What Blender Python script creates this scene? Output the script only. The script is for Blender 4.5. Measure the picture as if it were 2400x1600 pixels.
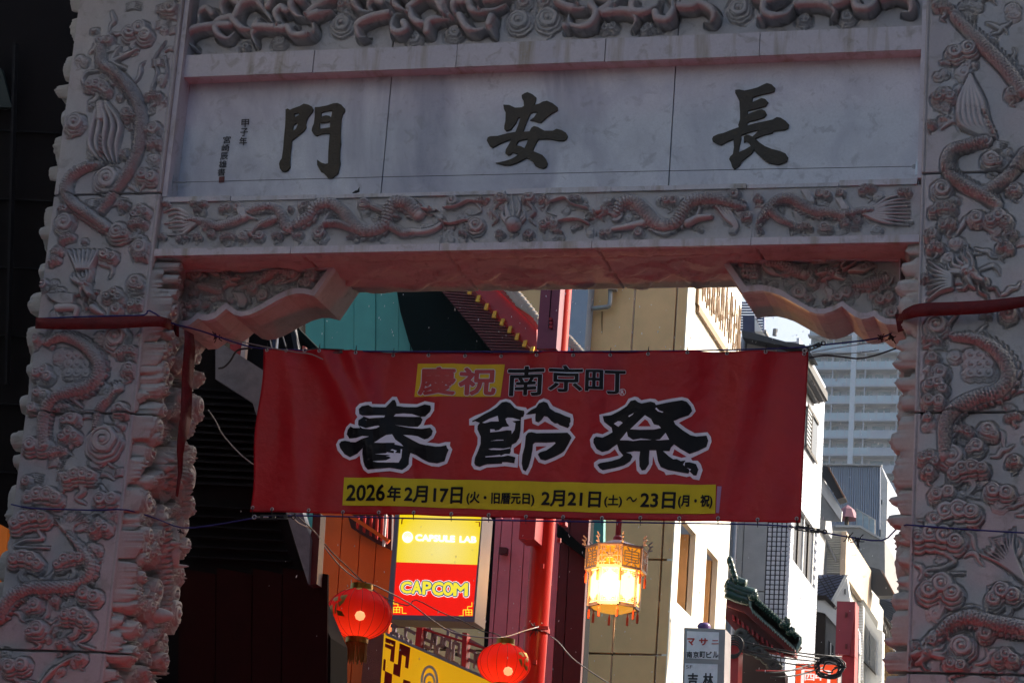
import bpy, bmesh, math, random
import numpy as np
from mathutils import Vector
random.seed(7); rng = np.random.default_rng(7)
SC = bpy.context.scene
for o in list(bpy.data.objects): bpy.data.objects.remove(o)
COL = SC.collection
# ------------------------------------------------------------------ camera
CAM = np.array([7.2732, -15.8955, 1.6]); YAW, PITCH, ROLL, FPX = -.2866, .2929, .0762, 6257.85
fw = np.array([math.sin(YAW)*math.cos(PITCH), math.cos(YAW)*math.cos(PITCH), math.sin(PITCH)])
s0 = np.array([math.cos(YAW), -math.sin(YAW), 0.]); u0 = np.cross(s0, fw)
sx = math.cos(ROLL)*s0+math.sin(ROLL)*u0; ux = -math.sin(ROLL)*s0+math.cos(ROLL)*u0
cd = bpy.data.cameras.new('camera'); cam = bpy.data.objects.new('camera', cd); COL.objects.link(cam)
from mathutils import Matrix
M4 = Matrix.Identity(4)
for i in range(3):
    M4[i][0] = sx[i]; M4[i][1] = ux[i]; M4[i][2] = -fw[i]; M4[i][3] = CAM[i]
cam.matrix_world = M4
cd.sensor_fit = 'HORIZONTAL'; cd.sensor_width = 36; cd.lens = FPX/2400*36
cd.clip_start = .1; cd.clip_end = 5000
SC.camera = cam
# ------------------------------------------------------------------ world, sun, exposure
SUN_AZ, SUN_EL = math.radians(52), math.radians(33)      # azimuth measured from +Y (street direction) towards +X
W = bpy.data.worlds.new('World'); SC.world = W; W.use_nodes = True
wn = W.node_tree.nodes; wl = W.node_tree.links
bg = wn['Background']; sky = wn.new('ShaderNodeTexSky'); sky.sky_type = 'NISHITA'
sky.sun_disc = False; sky.sun_elevation = SUN_EL; sky.sun_rotation = SUN_AZ
sky.air_density = 1.2; sky.dust_density = 8; sky.ozone_density = 1.5
wl.new(sky.outputs[0], bg.inputs[0]); bg.inputs[1].default_value = .13
sl = bpy.data.lights.new('sun', 'SUN'); sl.energy = 3.2; sl.angle = math.radians(.5); sl.color = (1, .95, .87)
so = bpy.data.objects.new('sun', sl); COL.objects.link(so)
sd = Vector((math.sin(SUN_AZ)*math.cos(SUN_EL), math.cos(SUN_AZ)*math.cos(SUN_EL), math.sin(SUN_EL)))
so.rotation_euler = sd.to_track_quat('Z', 'Y').to_euler()
SC.view_settings.view_transform = 'Standard'; SC.view_settings.look = 'None'
SC.view_settings.gamma = 1; SC.view_settings.use_curve_mapping = False
SC.view_settings.exposure = 1.15
# ------------------------------------------------------------------ pixel (2400x1600 photo) -> point on a real plane
def ray(px, py):
    px = np.asarray(px, float); py = np.asarray(py, float)
    return fw + ((px-1200)/FPX)[..., None]*sx - ((py-800)/FPX)[..., None]*ux
def onA(px, py, ax, val):
    d = ray(px, py); t = (val-CAM[ax])/d[..., ax]
    return CAM + d*t[..., None]
def onX(px, py, X): return onA(px, py, 0, X)
def onY(px, py, Y): return onA(px, py, 1, Y)
def onZ(px, py, Z): return onA(px, py, 2, Z)
class VPl:      # vertical plane through two points
    def __init__(s, A, B):
        d = np.array(B)-np.array(A); s.p = np.array(A, float); s.n = np.array([d[1], -d[0], 0.]); s.n /= np.linalg.norm(s.n)
        if s.n @ (CAM-s.p) < 0: s.n = -s.n
    def at(s, px, py, off=0):
        d = ray(px, py); t = ((s.p-CAM) @ s.n)/(d @ s.n); return CAM+d*t[..., None]+s.n*off
class YPl:
    def __init__(s, Y): s.Y = Y; s.n = np.array([0, -1., 0])
    def at(s, px, py, off=0): return onY(px, py, s.Y)+s.n*off
class XPl:
    def __init__(s, X): s.X = X; s.n = np.array([1., 0, 0])
    def at(s, px, py, off=0): return onX(px, py, s.X)+s.n*off
def cr(ox, oy, s, pts): return [(ox+x/s, oy+y/s) for x, y in pts]
C1 = lambda p: cr(0, 0, 2.904, p)
C2 = lambda p: cr(800, 0, 2.904, p)
C3 = lambda p: cr(1600, 0, 2.904, p)
C4 = lambda p: cr(0, 530, 2.904, p)
C5 = lambda p: cr(800, 530, 2.904, p)
C6 = lambda p: cr(1600, 530, 2.904, p)
C7 = lambda p: cr(0, 1060, 2.904, p)
C8 = lambda p: cr(800, 1060, 2.904, p)
C9 = lambda p: cr(1600, 1060, 2.904, p)
# ------------------------------------------------------------------ objects
ROOT = {}
def tag(o, label=None, cat=None, group=None, kind=None):
    if label: o['label'] = label
    if cat: o['category'] = cat
    if group: o['group'] = group
    if kind: o['kind'] = kind
    return o
def thing(name, loc, label, cat, group=None):
    o = bpy.data.objects.new(name, None); COL.objects.link(o); o.location = tuple(float(v) for v in loc)
    o.empty_display_size = .2
    ROOT[o] = np.array(loc, float); return tag(o, label, cat, group)
def link(name, me, mat, parent=None):
    if mat is not None and not me.materials: me.materials.append(mat)
    o = bpy.data.objects.new(name, me); COL.objects.link(o)
    if parent is not None: o.parent = parent; ROOT[o] = ROOT[parent]
    return o
def mk(name, V, Fc, mat, parent=None, smooth=False, label=None, cat=None, group=None, kind=None):
    V = np.array(V, float).reshape(-1, 3)
    org = ROOT[parent] if parent is not None else np.array([V[:, 0].mean(), V[:, 1].mean(), V[:, 2].min()])
    me = bpy.data.meshes.new(name)
    me.from_pydata((V-org).tolist(), [], Fc); me.update()
    if smooth: me.polygons.foreach_set('use_smooth', [True]*len(me.polygons))
    o = link(name, me, mat, parent)
    if parent is None: o.location = org; ROOT[o] = org
    return tag(o, label, cat, group, kind)
class MB:
    def __init__(s): s.V = []; s.F = []
    def add(s, V, F):
        n = len(s.V); s.V += [tuple(v) for v in V]; s.F += [tuple(i+n for i in f) for f in F]; return s
    def box(s, a, b):
        x0, y0, z0 = a; x1, y1, z1 = b
        return s.add([(x0,y0,z0),(x1,y0,z0),(x1,y1,z0),(x0,y1,z0),(x0,y0,z1),(x1,y0,z1),(x1,y1,z1),(x0,y1,z1)],
                     [(0,3,2,1),(4,5,6,7),(0,1,5,4),(1,2,6,5),(2,3,7,6),(3,0,4,7)])
    def prism(s, P, d):      # P: list of 3D points (planar), d: offset vector
        P = [np.array(p) for p in P]; n = len(P); d = np.array(d, float)
        A = sum(np.cross(P[i]-P[0], P[(i+1) % n]-P[0]) for i in range(n))
        if A @ d > 0: P = P[::-1]
        return s.add(P+[p+d for p in P], [tuple(range(n)), tuple(range(2*n-1, n-1, -1))]+[(i, i+n, (i+1) % n+n, (i+1) % n) for i in range(n)])
    def tube(s, pts, r, n=8, cap=True):
        pts = [np.array(p, float) for p in pts]; m = len(pts)
        rs = r if hasattr(r, '__len__') else [r]*m
        V = []; up = None
        for i, p in enumerate(pts):
            t = pts[min(i+1, m-1)]-pts[max(i-1, 0)]; t = t/(np.linalg.norm(t)+1e-12)
            if up is None:
                a = np.array([0, 0, 1.]) if abs(t[2]) < .9 else np.array([1., 0, 0]); up = np.cross(t, a)
            up = up-t*(up@t); up /= np.linalg.norm(up)+1e-12; w = np.cross(t, up)
            for k in range(n):
                a = 2*math.pi*k/n; V.append(p+rs[i]*(math.cos(a)*up+math.sin(a)*w))
        F = [(i*n+k, i*n+(k+1) % n, (i+1)*n+(k+1) % n, (i+1)*n+k) for i in range(m-1) for k in range(n)]
        if cap: F += [tuple(range(n-1, -1, -1)), tuple(range((m-1)*n, m*n))]
        return s.add(V, F)
    def lathe(s, c, prof, n=24):  # prof: (radius, z)
        c = np.array(c, float)
        V = [c+np.array([r*math.cos(2*math.pi*k/n), r*math.sin(2*math.pi*k/n), z]) for r, z in prof for k in range(n)]
        F = [(i*n+k, i*n+(k+1) % n, (i+1)*n+(k+1) % n, (i+1)*n+k) for i in range(len(prof)-1) for k in range(n)]
        return s.add(V, F)
    def bar(s, a, b, w, h=None):
        a = np.array(a, float); b = np.array(b, float); h = h or w; t = b-a; L = np.linalg.norm(t)
        if L < 1e-9: return s
        t /= L; q = np.array([0, 0, 1.]) if abs(t[2]) < .95 else np.array([0, 1., 0])
        e = np.cross(t, q); e /= np.linalg.norm(e); g = np.cross(e, t)
        return s.prism([a-e*w/2-g*h/2, a+e*w/2-g*h/2, a+e*w/2+g*h/2, a-e*w/2+g*h/2], b-a)
    def mk(s, name, mat, parent=None, **k):
        return mk(name, s.V, s.F, mat, parent, **k)
def smooth_pts(P, n=8):
    P = [np.array(p, float) for p in P]
    if len(P) < 3: return P
    Q = [2*P[0]-P[1]]+P+[2*P[-1]-P[-2]]; out = []
    for i in range(1, len(Q)-2):
        a, b, c, d = Q[i-1:i+3]
        for k in range(n):
            t = k/n; out.append(.5*((2*b)+(c-a)*t+(2*a-5*b+4*c-d)*t*t+(3*b-a-3*c+d)*t**3))
    out.append(P[-1]); return out
# ------------------------------------------------------------------ materials
def lin(c): return tuple(((v/255+.055)/1.055)**2.4 if v > 10 else v/255/12.92 for v in c)
def pbr(name, col, rough=.6, metal=0, var=.12, vscale=6, bump=0, bscale=40, col2=None, emit=None, es=0, stretch=(1,1,1), spec=None):
    m = bpy.data.materials.new(name); m.use_nodes = True; nt = m.node_tree; N = nt.nodes; L = nt.links; b = N['Principled BSDF']
    b.inputs['Roughness'].default_value = rough; b.inputs['Metallic'].default_value = metal
    if spec is not None: b.inputs['Specular IOR Level'].default_value = spec
    tc = N.new('ShaderNodeTexCoord'); mp = N.new('ShaderNodeMapping'); mp.inputs['Scale'].default_value = stretch
    L.new(tc.outputs['Object'], mp.inputs[0])
    nz = N.new('ShaderNodeTexNoise'); nz.inputs['Scale'].default_value = vscale; nz.inputs['Detail'].default_value = 6
    nz.inputs['Roughness'].default_value = .62
    L.new(mp.outputs[0], nz.inputs['Vector'])
    rp = N.new('ShaderNodeValToRGB'); rp.color_ramp.elements[0].position = .3; rp.color_ramp.elements[1].position = .7
    c2 = col2 or tuple(min(1, c*(1+var)) for c in col); c1 = tuple(c*(1-var) for c in col)
    rp.color_ramp.elements[0].color = (*c1, 1); rp.color_ramp.elements[1].color = (*c2, 1)
    L.new(nz.outputs['Fac'], rp.inputs[0]); L.new(rp.outputs[0], b.inputs['Base Color'])
    if bump:
        n2 = N.new('ShaderNodeTexNoise'); n2.inputs['Scale'].default_value = bscale; n2.inputs['Detail'].default_value = 5
        L.new(mp.outputs[0], n2.inputs['Vector'])
        bp = N.new('ShaderNodeBump'); bp.inputs['Strength'].default_value = bump; bp.inputs['Distance'].default_value = .02
        L.new(n2.outputs['Fac'], bp.inputs['Height']); L.new(bp.outputs[0], b.inputs['Normal'])
    if emit: b.inputs['Emission Color'].default_value = (*emit, 1); b.inputs['Emission Strength'].default_value = es
    return m
def marble(name, base, vein, dirt, vs=1.6, vamt=.5, damt=.3, rough=.42, streak=False):
    m = bpy.data.materials.new(name); m.use_nodes = True; nt = m.node_tree; N = nt.nodes; L = nt.links; b = N['Principled BSDF']
    b.inputs['Roughness'].default_value = rough
    tc = N.new('ShaderNodeTexCoord')
    def noise(scale, det, dist=0, sc=(1,1,1), rot=(0,0,0)):
        mp = N.new('ShaderNodeMapping'); mp.inputs['Scale'].default_value = sc; mp.inputs['Rotation'].default_value = rot
        L.new(tc.outputs['Object'], mp.inputs[0]); n = N.new('ShaderNodeTexNoise'); n.inputs['Scale'].default_value = scale
        n.inputs['Detail'].default_value = det; n.inputs['Distortion'].default_value = dist; n.inputs['Roughness'].default_value = .6
        L.new(mp.outputs[0], n.inputs['Vector']); return n.outputs['Fac']
    def ramp(f, a, c, lo=0, hi=1):
        r = N.new('ShaderNodeValToRGB'); r.color_ramp.elements[0].position = a; r.color_ramp.elements[1].position = c
        r.color_ramp.elements[0].color = (lo, lo, lo, 1); r.color_ramp.elements[1].color = (hi, hi, hi, 1); L.new(f, r.inputs[0]); return r.outputs[0]
    def mix(f, a, c, amt=1):
        x = N.new('ShaderNodeMix'); x.data_type = 'RGBA'
        if amt != 1:
            mm = N.new('ShaderNodeMath'); mm.operation = 'MULTIPLY'; mm.inputs[1].default_value = amt; L.new(f, mm.inputs[0]); f = mm.outputs[0]
        L.new(f, x.inputs[0])
        for s, v in ((6, a), (7, c)):
            if isinstance(v, tuple): x.inputs[s].default_value = (*v, 1)
            else: L.new(v, x.inputs[s])
        return x.outputs[2]
    c = mix(ramp(noise(vs, 7, 1.4, (1, 1, .45), (0, .6, 0)), .45, .68), base, vein, vamt)
    c = mix(ramp(noise(vs*3.5, 6, .6), .5, .8), c, vein, vamt*.5)
    c = mix(ramp(noise(3.1, 6, 0, (3.2, 1, .35) if streak else (1, 1, 1)), .52, .72), c, dirt, damt)
    c = mix(ramp(noise(60, 3), .35, .75), c, tuple(v*.70 for v in base), .4); c = mix(ramp(noise(9, 8, .8), .56, .66), c, tuple(v*.62 for v in dirt), .35)
    L.new(c, b.inputs['Base Color'])
    bp = N.new('ShaderNodeBump'); bp.inputs['Strength'].default_value = .25; bp.inputs['Distance'].default_value = .006
    L.new(noise(90, 4), bp.inputs['Height']); L.new(bp.outputs[0], b.inputs['Normal'])
    return m
def emis(name, col, s):
    return pbr(name, tuple(.5*c for c in col), .5, emit=col, es=s*.42, var=.03)
MT = dict(
 carved=marble('carved_marble', (.55,.52,.52), (.36,.36,.41), (.34,.29,.25), 1.1, .6, .45, .5),
 carved_side=marble('carved_marble_weathered', (.50,.48,.46), (.38,.37,.38), (.30,.27,.23), 1.2, .4, .45, .6),
 soff=marble('soffit_marble', (.60,.54,.52), (.42,.38,.39), (.30,.25,.22), 2, .5, .5, .6),
 slab=marble('veined_marble_slab', (.70,.72,.78), (.26,.27,.38), (.42,.42,.47), .8, .95, .4, .35),
 band=marble('stained_marble_band', (.62,.60,.64), (.44,.44,.52), (.30,.25,.16), .7, .5, .9, .4, True),
 bronze=pbr('dark_bronze', (.036,.027,.016), .42, .3, .2, 30, .3, 60),
 ink=pbr('black_ink', (.012,.012,.016), .5),
 seal=pbr('faded_red_seal', (.16,.04,.04), .6),
)
# ------------------------------------------------------------------ relief carving engine (height field, numpy)
class Relief:
    """plane kinds: F front (normal -Y, u=X v=Z), R (normal +X, u=Y v=Z), L (normal -X, u=Y v=Z), D (normal -Z, u=X v=Y)"""
    def __init__(s, kind, val, u0, u1, v0, v1, step):
        s.k, s.val, s.st = kind, val, step; s.u0, s.v0 = u0, v0
        s.nu = int(round((u1-u0)/step))+1; s.nv = int(round((v1-v0)/step))+1
        s.H = np.zeros((s.nv, s.nu)); s.us = u0+np.arange(s.nu)*step; s.vs = v0+np.arange(s.nv)*step
    def uv(s, pts):
        a = np.array(pts, float)
        if s.k == 'F': p = onY(a[:, 0], a[:, 1], s.val); return p[:, [0, 2]]
        if s.k in 'RL': p = onX(a[:, 0], a[:, 1], s.val); return p[:, [1, 2]]
        p = onZ(a[:, 0], a[:, 1], s.val); return p[:, [0, 1]]
    def win(s, a0, a1, b0, b1):
        i0 = max(0, int((a0-s.u0)/s.st)); i1 = min(s.nu, int((a1-s.u0)/s.st)+2)
        j0 = max(0, int((b0-s.v0)/s.st)); j1 = min(s.nv, int((b1-s.v0)/s.st)+2)
        if i1 <= i0 or j1 <= j0: return None
        return slice(j0, j1), slice(i0, i1)
    def put(s, w, h): s.H[w] = np.maximum(s.H[w], h)
    def tube(s, P, r, A, scales=False, spines=0, n=6, flat=.35, groove=0):
        P = smooth_pts([np.array(p) for p in P], n); P = np.array(P); m = len(P)
        rs = np.interp(np.linspace(0, 1, m), np.linspace(0, 1, len(r)), r) if hasattr(r, '__len__') else np.full(m, r)
        R = rs.max()*(1.6 if spines else 1.05)+s.st
        w = s.win(P[:, 0].min()-R, P[:, 0].max()+R, P[:, 1].min()-R, P[:, 1].max()+R)
        if w is None: return
        U, V = np.meshgrid(s.us[w[1]], s.vs[w[0]]); best = np.full(U.shape, 9.); S = np.zeros(U.shape); T = np.zeros(U.shape); RR = np.full(U.shape, 1e-3)
        acc = 0
        for i in range(m-1):
            a, b = P[i], P[i+1]; d = b-a; L = math.hypot(*d)
            if L < 1e-9: continue
            R1 = max(rs[i], rs[i+1])*(1.6 if spines else 1.05)+s.st
            ww = s.win(min(a[0], b[0])-R1, max(a[0], b[0])+R1, min(a[1], b[1])-R1, max(a[1], b[1])+R1)
            if ww is None: acc += L; continue
            jj = slice(ww[0].start-w[0].start, ww[0].stop-w[0].start); ii = slice(ww[1].start-w[1].start, ww[1].stop-w[1].start)
            x = U[jj, ii]-a[0]; y = V[jj, ii]-a[1]; t = np.clip((x*d[0]+y*d[1])/L/L, 0, 1)
            ex = x-t*d[0]; ey = y-t*d[1]; D = np.hypot(ex, ey); rr = rs[i]+(rs[i+1]-rs[i])*t; q = D/rr
            k = q < best[jj, ii]
            sg = np.sign(d[0]*ey-d[1]*ex)
            best[jj, ii] = np.where(k, q, best[jj, ii]); S[jj, ii] = np.where(k, acc+t*L, S[jj, ii]); T[jj, ii] = np.where(k, q*sg, T[jj, ii]); RR[jj, ii] = np.where(k, rr, RR[jj, ii])
            acc += L
        ins = best < 1
        taper = RR/rs.max()
        h = A*(.45+.55*taper)*(flat+(1-flat)*np.sqrt(np.clip(1-best**2, 0, 1)))
        if scales:
            c = max(rs.max()*.46, s.st*3.6); a = S/c; b = T*RR/c
            row = np.floor(a); off = (row % 2)*.5; bx = (b+off) % 1-.5; ax = a-row
            rr2 = np.hypot(bx*1.6, (1-ax)*1.0)
            h = h+A*.17*np.where(rr2 < .85, 1-ax*.8, -.15)-A*.06
        if groove:
            h = h-A*.18*(np.abs(np.sin(T*math.pi*groove)) < .35)
        h = np.where(ins, h, 0)
        if spines:
            pz = rs.max()*.75; fr = (S/pz) % 1; lim = 1.0+.5*(1-fr)
            tt = T*spines
            h = np.where((tt >= .92) & (tt < lim), A*.5, h)
        s.put(w, h)
    def disc(s, c, r, A, dome=True, ex=1, rot=0):
        R = r*max(1, ex)
        w = s.win(c[0]-R, c[0]+R, c[1]-R, c[1]+R)
        if w is None: return
        U, V = np.meshgrid(s.us[w[1]]-c[0], s.vs[w[0]]-c[1]); ca, sa = math.cos(rot), math.sin(rot)
        x = (U*ca+V*sa)/ex; y = -U*sa+V*ca; q = np.hypot(x, y)/r
        s.put(w, np.where(q < 1, A*(.3+.7*np.sqrt(np.clip(1-q*q, 0, 1))) if dome else A, 0))
    def cloud(s, c, R, A, kind=0, rot=0, tail=True, seed=0):
        rd = random.Random(seed*7919+int(c[0]*1e4))
        kinds = [[(-.55,-.05,.42,1),(.55,-.05,.42,-1),(0,.32,.48,1)], [(0,0,.62,1),(-.6,-.25,.36,-1)], [(0,0,.62,-1),(.6,-.25,.36,1)],
                 [(-.75,0,.34,1),(-.25,.2,.4,-1),(.3,.15,.4,1),(.78,-.05,.32,-1)], [(0,0,.8,1)], [(-.45,0,.5,1),(.45,0,.5,-1)]]
        L = kinds[kind % 6]; Dt = min(A, .05)
        ca, sa = math.cos(rot), math.sin(rot); RR = R*1.5
        w = s.win(c[0]-RR, c[0]+RR, c[1]-RR, c[1]+RR)
        if w is None: return
        U, V = np.meshgrid(s.us[w[1]]-c[0], s.vs[w[0]]-c[1]); X = (U*ca+V*sa)/R; Y = (-U*sa+V*ca)/R
        H = np.zeros(X.shape)
        ls = []
        for (dx, dy, r, sp) in L:
            x = X-dx; y = Y-dy; d = np.hypot(x, y); th = np.arctan2(y, x); ls.append((x, y, d, th, r, sp))
        for j, hh in (((2, .42), (1, .68)) if A < .08 else ((2, .80), (1, .90))):
            for (x, y, d, th, r, sp) in ls:
                yy = y+.10*j; d2 = np.hypot(x, yy); th2 = np.arctan2(yy, x)
                rr = r*(1.0+.20*j)*(1+.07*np.abs(np.sin(th2*3.5+r*9)))
                H = np.maximum(H, np.where(d2 < rr, A*hh*(1-.12*(d2/rr)**4), 0))
        for (x, y, d, th, r, sp) in ls:
            q = d/r; rr = 1+.04*np.sin(th*5)
            top = A*(.86+.14*np.sqrt(np.clip(1-q*q, 0, 1))) if A < .08 else A*(.90+.10*np.sqrt(np.clip(1-q*q, 0, 1)))
            ph = (q*2.1-sp*th/(2*math.pi)+.3) % 1
            g = np.clip(1-np.abs(ph-.5)/.16, 0, 1)*(q > .2)*(q < .95)
            top = top-Dt*.2*g+Dt*.24*np.sqrt(np.clip(1-(q/.26)**2, 0, 1))
            H = np.where(q < rr, np.maximum(top, H*0), H) if False else np.where(q < rr, top, H)
        s.put(w, H)
        if tail and rd.random() < .6:
            sg = rd.choice((-1, 1)); P = [(0, -.3), (.15*sg, -.9), (-.25*sg, -1.3), (.3*sg, -1.7)]
            P = [(c[0]+R*(x*ca-y*sa), c[1]+R*(x*sa+y*ca)) for x, y in P]
            s.tube(P, [R*.28, R*.2, R*.04], A*.4, groove=1.5)
    def clouds(s, L, conv, A, seed=0, ks=None):
        for i, (x, y, r) in enumerate(L):
            (p,) = conv([(x, y)]); q = conv([(x+r, y)])[0]; a, b = s.uv([p, q]); R = abs(math.hypot(*(b-a)))
            s.cloud(a, R, A*(.75+.25*min(1, R/.12)), kind=(ks[i] if ks else (i*5+seed) % 6), rot=random.uniform(-.35, .35), seed=i+seed)
    def px(s, conv, pts): return s.uv(conv(pts))
    def head(s, c, size, ang, A, flip=1):
        ca, sa = math.cos(ang), math.sin(ang)
        def T(pts): return [(c[0]+size*(x*ca-y*flip*sa), c[1]+size*(x*sa+y*flip*ca)) for x, y in pts]
        for k in range(7):
            a = -1.0+k*.36
            s.tube(T([(-.2, .1*math.sin(a)), (-.75, .75*math.sin(a)+.1), (-1.25, 1.1*math.sin(a)+.1), (-1.6-.1*(k % 2), 1.0*math.sin(a+.25)+.1)]), [size*.16, size*.15, size*.03], A*.55)
        for y in (.35, .05):
            s.tube(T([(-.1, y), (-.6, y+.45), (-1.1, y+.55), (-1.5, y+.95)]), [size*.12, size*.1, size*.04], A*.8)
        s.disc(T([(-.15, .05)])[0], size*.5, A*.85, ex=1.25, rot=ang)
        s.tube(T([(0, .22), (.45, .12), (.85, .22), (1.05, .32)]), [size*.3, size*.24, size*.22], A)
        s.tube(T([(0, -.25), (.4, -.38), (.75, -.42)]), [size*.24, size*.18, size*.1], A*.75)
        s.disc(T([(1.0, .4)])[0], size*.16, A*1.15); s.disc(T([(.05, .32)])[0], size*.17, A*1.25); s.disc(T([(-.2, -.1)])[0], size*.2, A*1.05)
        for k in range(4): s.disc(T([(.35+.16*k, -.06)])[0], size*.06, A*.8)
        s.tube(T([(.95, .2), (1.4, .1), (1.7, .4), (2.2, .25)]), [size*.07, size*.03], A*.6)
        s.tube(T([(.8, -.1), (1.2, -.4), (1.7, -.3), (2.0, -.6)]), [size*.07, size*.03], A*.6)
        s.tube(T([(.3, -.5), (.35, -.9), (.1, -1.2)]), [size*.1, size*.02], A*.5)
    def claw(s, c, size, ang, A):
        for k in range(4):
            a = ang-.7+k*.45
            s.tube([c, (c[0]+size*.6*math.cos(a), c[1]+size*.6*math.sin(a)), (c[0]+size*math.cos(a+.5), c[1]+size*math.sin(a+.5))], [size*.16, size*.12, size*.02], A)
    def noise(s, amp, sc, seed=0):
        r = np.random.default_rng(seed); ny = max(4, int(s.nv*s.st*sc)+3); nx = max(4, int(s.nu*s.st*sc)+3)
        g = r.random((ny, nx)); yi = np.linspace(0, ny-2.01, s.nv); xi = np.linspace(0, nx-2.01, s.nu)
        y0 = yi.astype(int); x0 = xi.astype(int); fy = (yi-y0)[:, None]; fx = (xi-x0)[None]
        fy = fy*fy*(3-2*fy); fx = fx*fx*(3-2*fx)
        s.H += amp*((g[np.ix_(y0, x0)]*(1-fx)+g[np.ix_(y0, x0+1)]*fx)*(1-fy)+(g[np.ix_(y0+1, x0)]*(1-fx)+g[np.ix_(y0+1, x0+1)]*fx)*fy)
    def pts(s, H, us, vs):
        U, V = np.meshgrid(us, vs)
        if s.k == 'F': return np.stack([U, s.val-H, V], -1)
        if s.k == 'R': return np.stack([s.val+H, U, V], -1)
        if s.k == 'L': return np.stack([s.val-H, U, V], -1)
        return np.stack([U, V, s.val-H], -1)
    def undercut(s, k=1, thr=.007, amt=.85, mx=.022):
        # chisel a real groove at the foot of every raised edge
        P_ = np.pad(s.H, k, mode='edge'); M_ = s.H.copy()
        for dj in range(0, 2*k+1):
            for di in range(0, 2*k+1): M_ = np.maximum(M_, P_[dj:dj+s.nv, di:di+s.nu])
        D_ = M_-s.H; s.H = s.H-np.where(D_ > thr, np.minimum(D_*amt, mx), 0)
    def build(s, name, mat, parent, a0=None, a1=None, b0=None, b1=None, mask=None, back=.03, border=True, label=None):
        i0 = 0 if a0 is None else int(round((a0-s.u0)/s.st)); i1 = s.nu if a1 is None else int(round((a1-s.u0)/s.st))+1
        j0 = 0 if b0 is None else int(round((b0-s.v0)/s.st)); j1 = s.nv if b1 is None else int(round((b1-s.v0)/s.st))+1
        i0, j0 = max(0, i0), max(0, j0); i1, j1 = min(s.nu, i1), min(s.nv, j1)
        H = s.H[j0:j1, i0:i1].copy(); us = s.us[i0:i1]; vs = s.vs[j0:j1]
        if border:
            H[0, :] = H[-1, :] = -back; H[:, 0] = H[:, -1] = -back
            us = us.copy(); vs = vs.copy(); g = .0022
            us[0] = us[1]-.0006; us[-1] = us[-2]+.0006; vs[0] = vs[1]-.0006; vs[-1] = vs[-2]+.0006
        P = s.pts(H, us, vs).reshape(-1, 3)-ROOT[parent]
        ny, nx = H.shape; idx = np.arange(ny*nx).reshape(ny, nx)
        Q = np.stack([idx[:-1, :-1], idx[:-1, 1:], idx[1:, 1:], idx[1:, :-1]], -1).reshape(-1, 4)
        if s.k in 'LD': Q = Q[:, ::-1]
        if mask is not None:
            mm = mask[j0:j1, i0:i1]; k = (mm[:-1, :-1] & mm[:-1, 1:] & mm[1:, 1:] & mm[1:, :-1]).reshape(-1); Q = Q[k]
        me = bpy.data.meshes.new(name); me.vertices.add(len(P)); me.vertices.foreach_set('co', P.astype(np.float32).ravel())
        me.loops.add(Q.size); me.loops.foreach_set('vertex_index', Q.astype(np.int32).ravel())
        me.polygons.add(len(Q)); me.polygons.foreach_set('loop_start', np.arange(0, Q.size, 4, dtype=np.int32))
        me.polygons.foreach_set('use_smooth', np.ones(len(Q), bool)); me.update(calc_edges=True)
        o = link(name, me, mat, parent)
        if label: o['label'] = label
        return o
def inpoly(U, V, poly):
    r = np.zeros(U.shape, bool); n = len(poly)
    for i in range(n):
        x0, y0 = poly[i]; x1, y1 = poly[(i+1) % n]
        if y0 == y1: continue
        c = ((V > y0) != (V > y1)) & (U < (x1-x0)*(V-y0)/(y1-y0)+x0); r ^= c
    return r
# ------------------------------------------------------------------ flat shapes: text and traced outlines -> mesh on a plane
def curve_mesh(loops, ext=0, off=0, bev=0):
    cu = bpy.data.curves.new('tmp', 'CURVE'); cu.dimensions = '2D'; cu.fill_mode = 'BOTH'; cu.extrude = ext; cu.offset = off; cu.bevel_depth = bev
    for lp in loops:
        sp = cu.splines.new('POLY'); sp.points.add(len(lp)-1); sp.use_cyclic_u = True
        for i, (x, y) in enumerate(lp): sp.points[i].co = (x, y, 0, 1)
    return tomesh(cu)
def tomesh(cu):
    o = bpy.data.objects.new('tmp', cu); COL.objects.link(o); bpy.context.view_layer.update()
    me = bpy.data.meshes.new_from_object(o.evaluated_get(bpy.context.evaluated_depsgraph_get()))
    bpy.data.objects.remove(o); bpy.data.curves.remove(cu)
    n = len(me.vertices); V = np.zeros(n*3); me.vertices.foreach_get('co', V); V = V.reshape(-1, 3)
    F = [tuple(p.vertices) for p in me.polygons]; bpy.data.meshes.remove(me); return V, F
def subdiv(V, F, sx_, sy_):
    bm = bmesh.new(); vs = [bm.verts.new(v) for v in V]
    for f in F:
        try: bm.faces.new([vs[i] for i in f])
        except ValueError: pass
    x0, y0 = V[:, 0].min(), V[:, 1].min(); x1, y1 = V[:, 0].max(), V[:, 1].max()
    for k in range(1, int((x1-x0)/sx_)+1): bmesh.ops.bisect_plane(bm, geom=bm.verts[:]+bm.edges[:]+bm.faces[:], plane_co=(x0+k*sx_, 0, 0), plane_no=(1, 0, 0))
    for k in range(1, int((y1-y0)/sy_)+1): bmesh.ops.bisect_plane(bm, geom=bm.verts[:]+bm.edges[:]+bm.faces[:], plane_co=(0, y0+k*sy_, 0), plane_no=(0, 1, 0))
    bm.verts.index_update(); V2 = np.array([v.co[:] for v in bm.verts]); F2 = [tuple(v.index for v in f.verts) for f in bm.faces]; bm.free(); return V2, F2
PXM = .003     # metres of outward thickness per pixel unit when extruding
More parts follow.
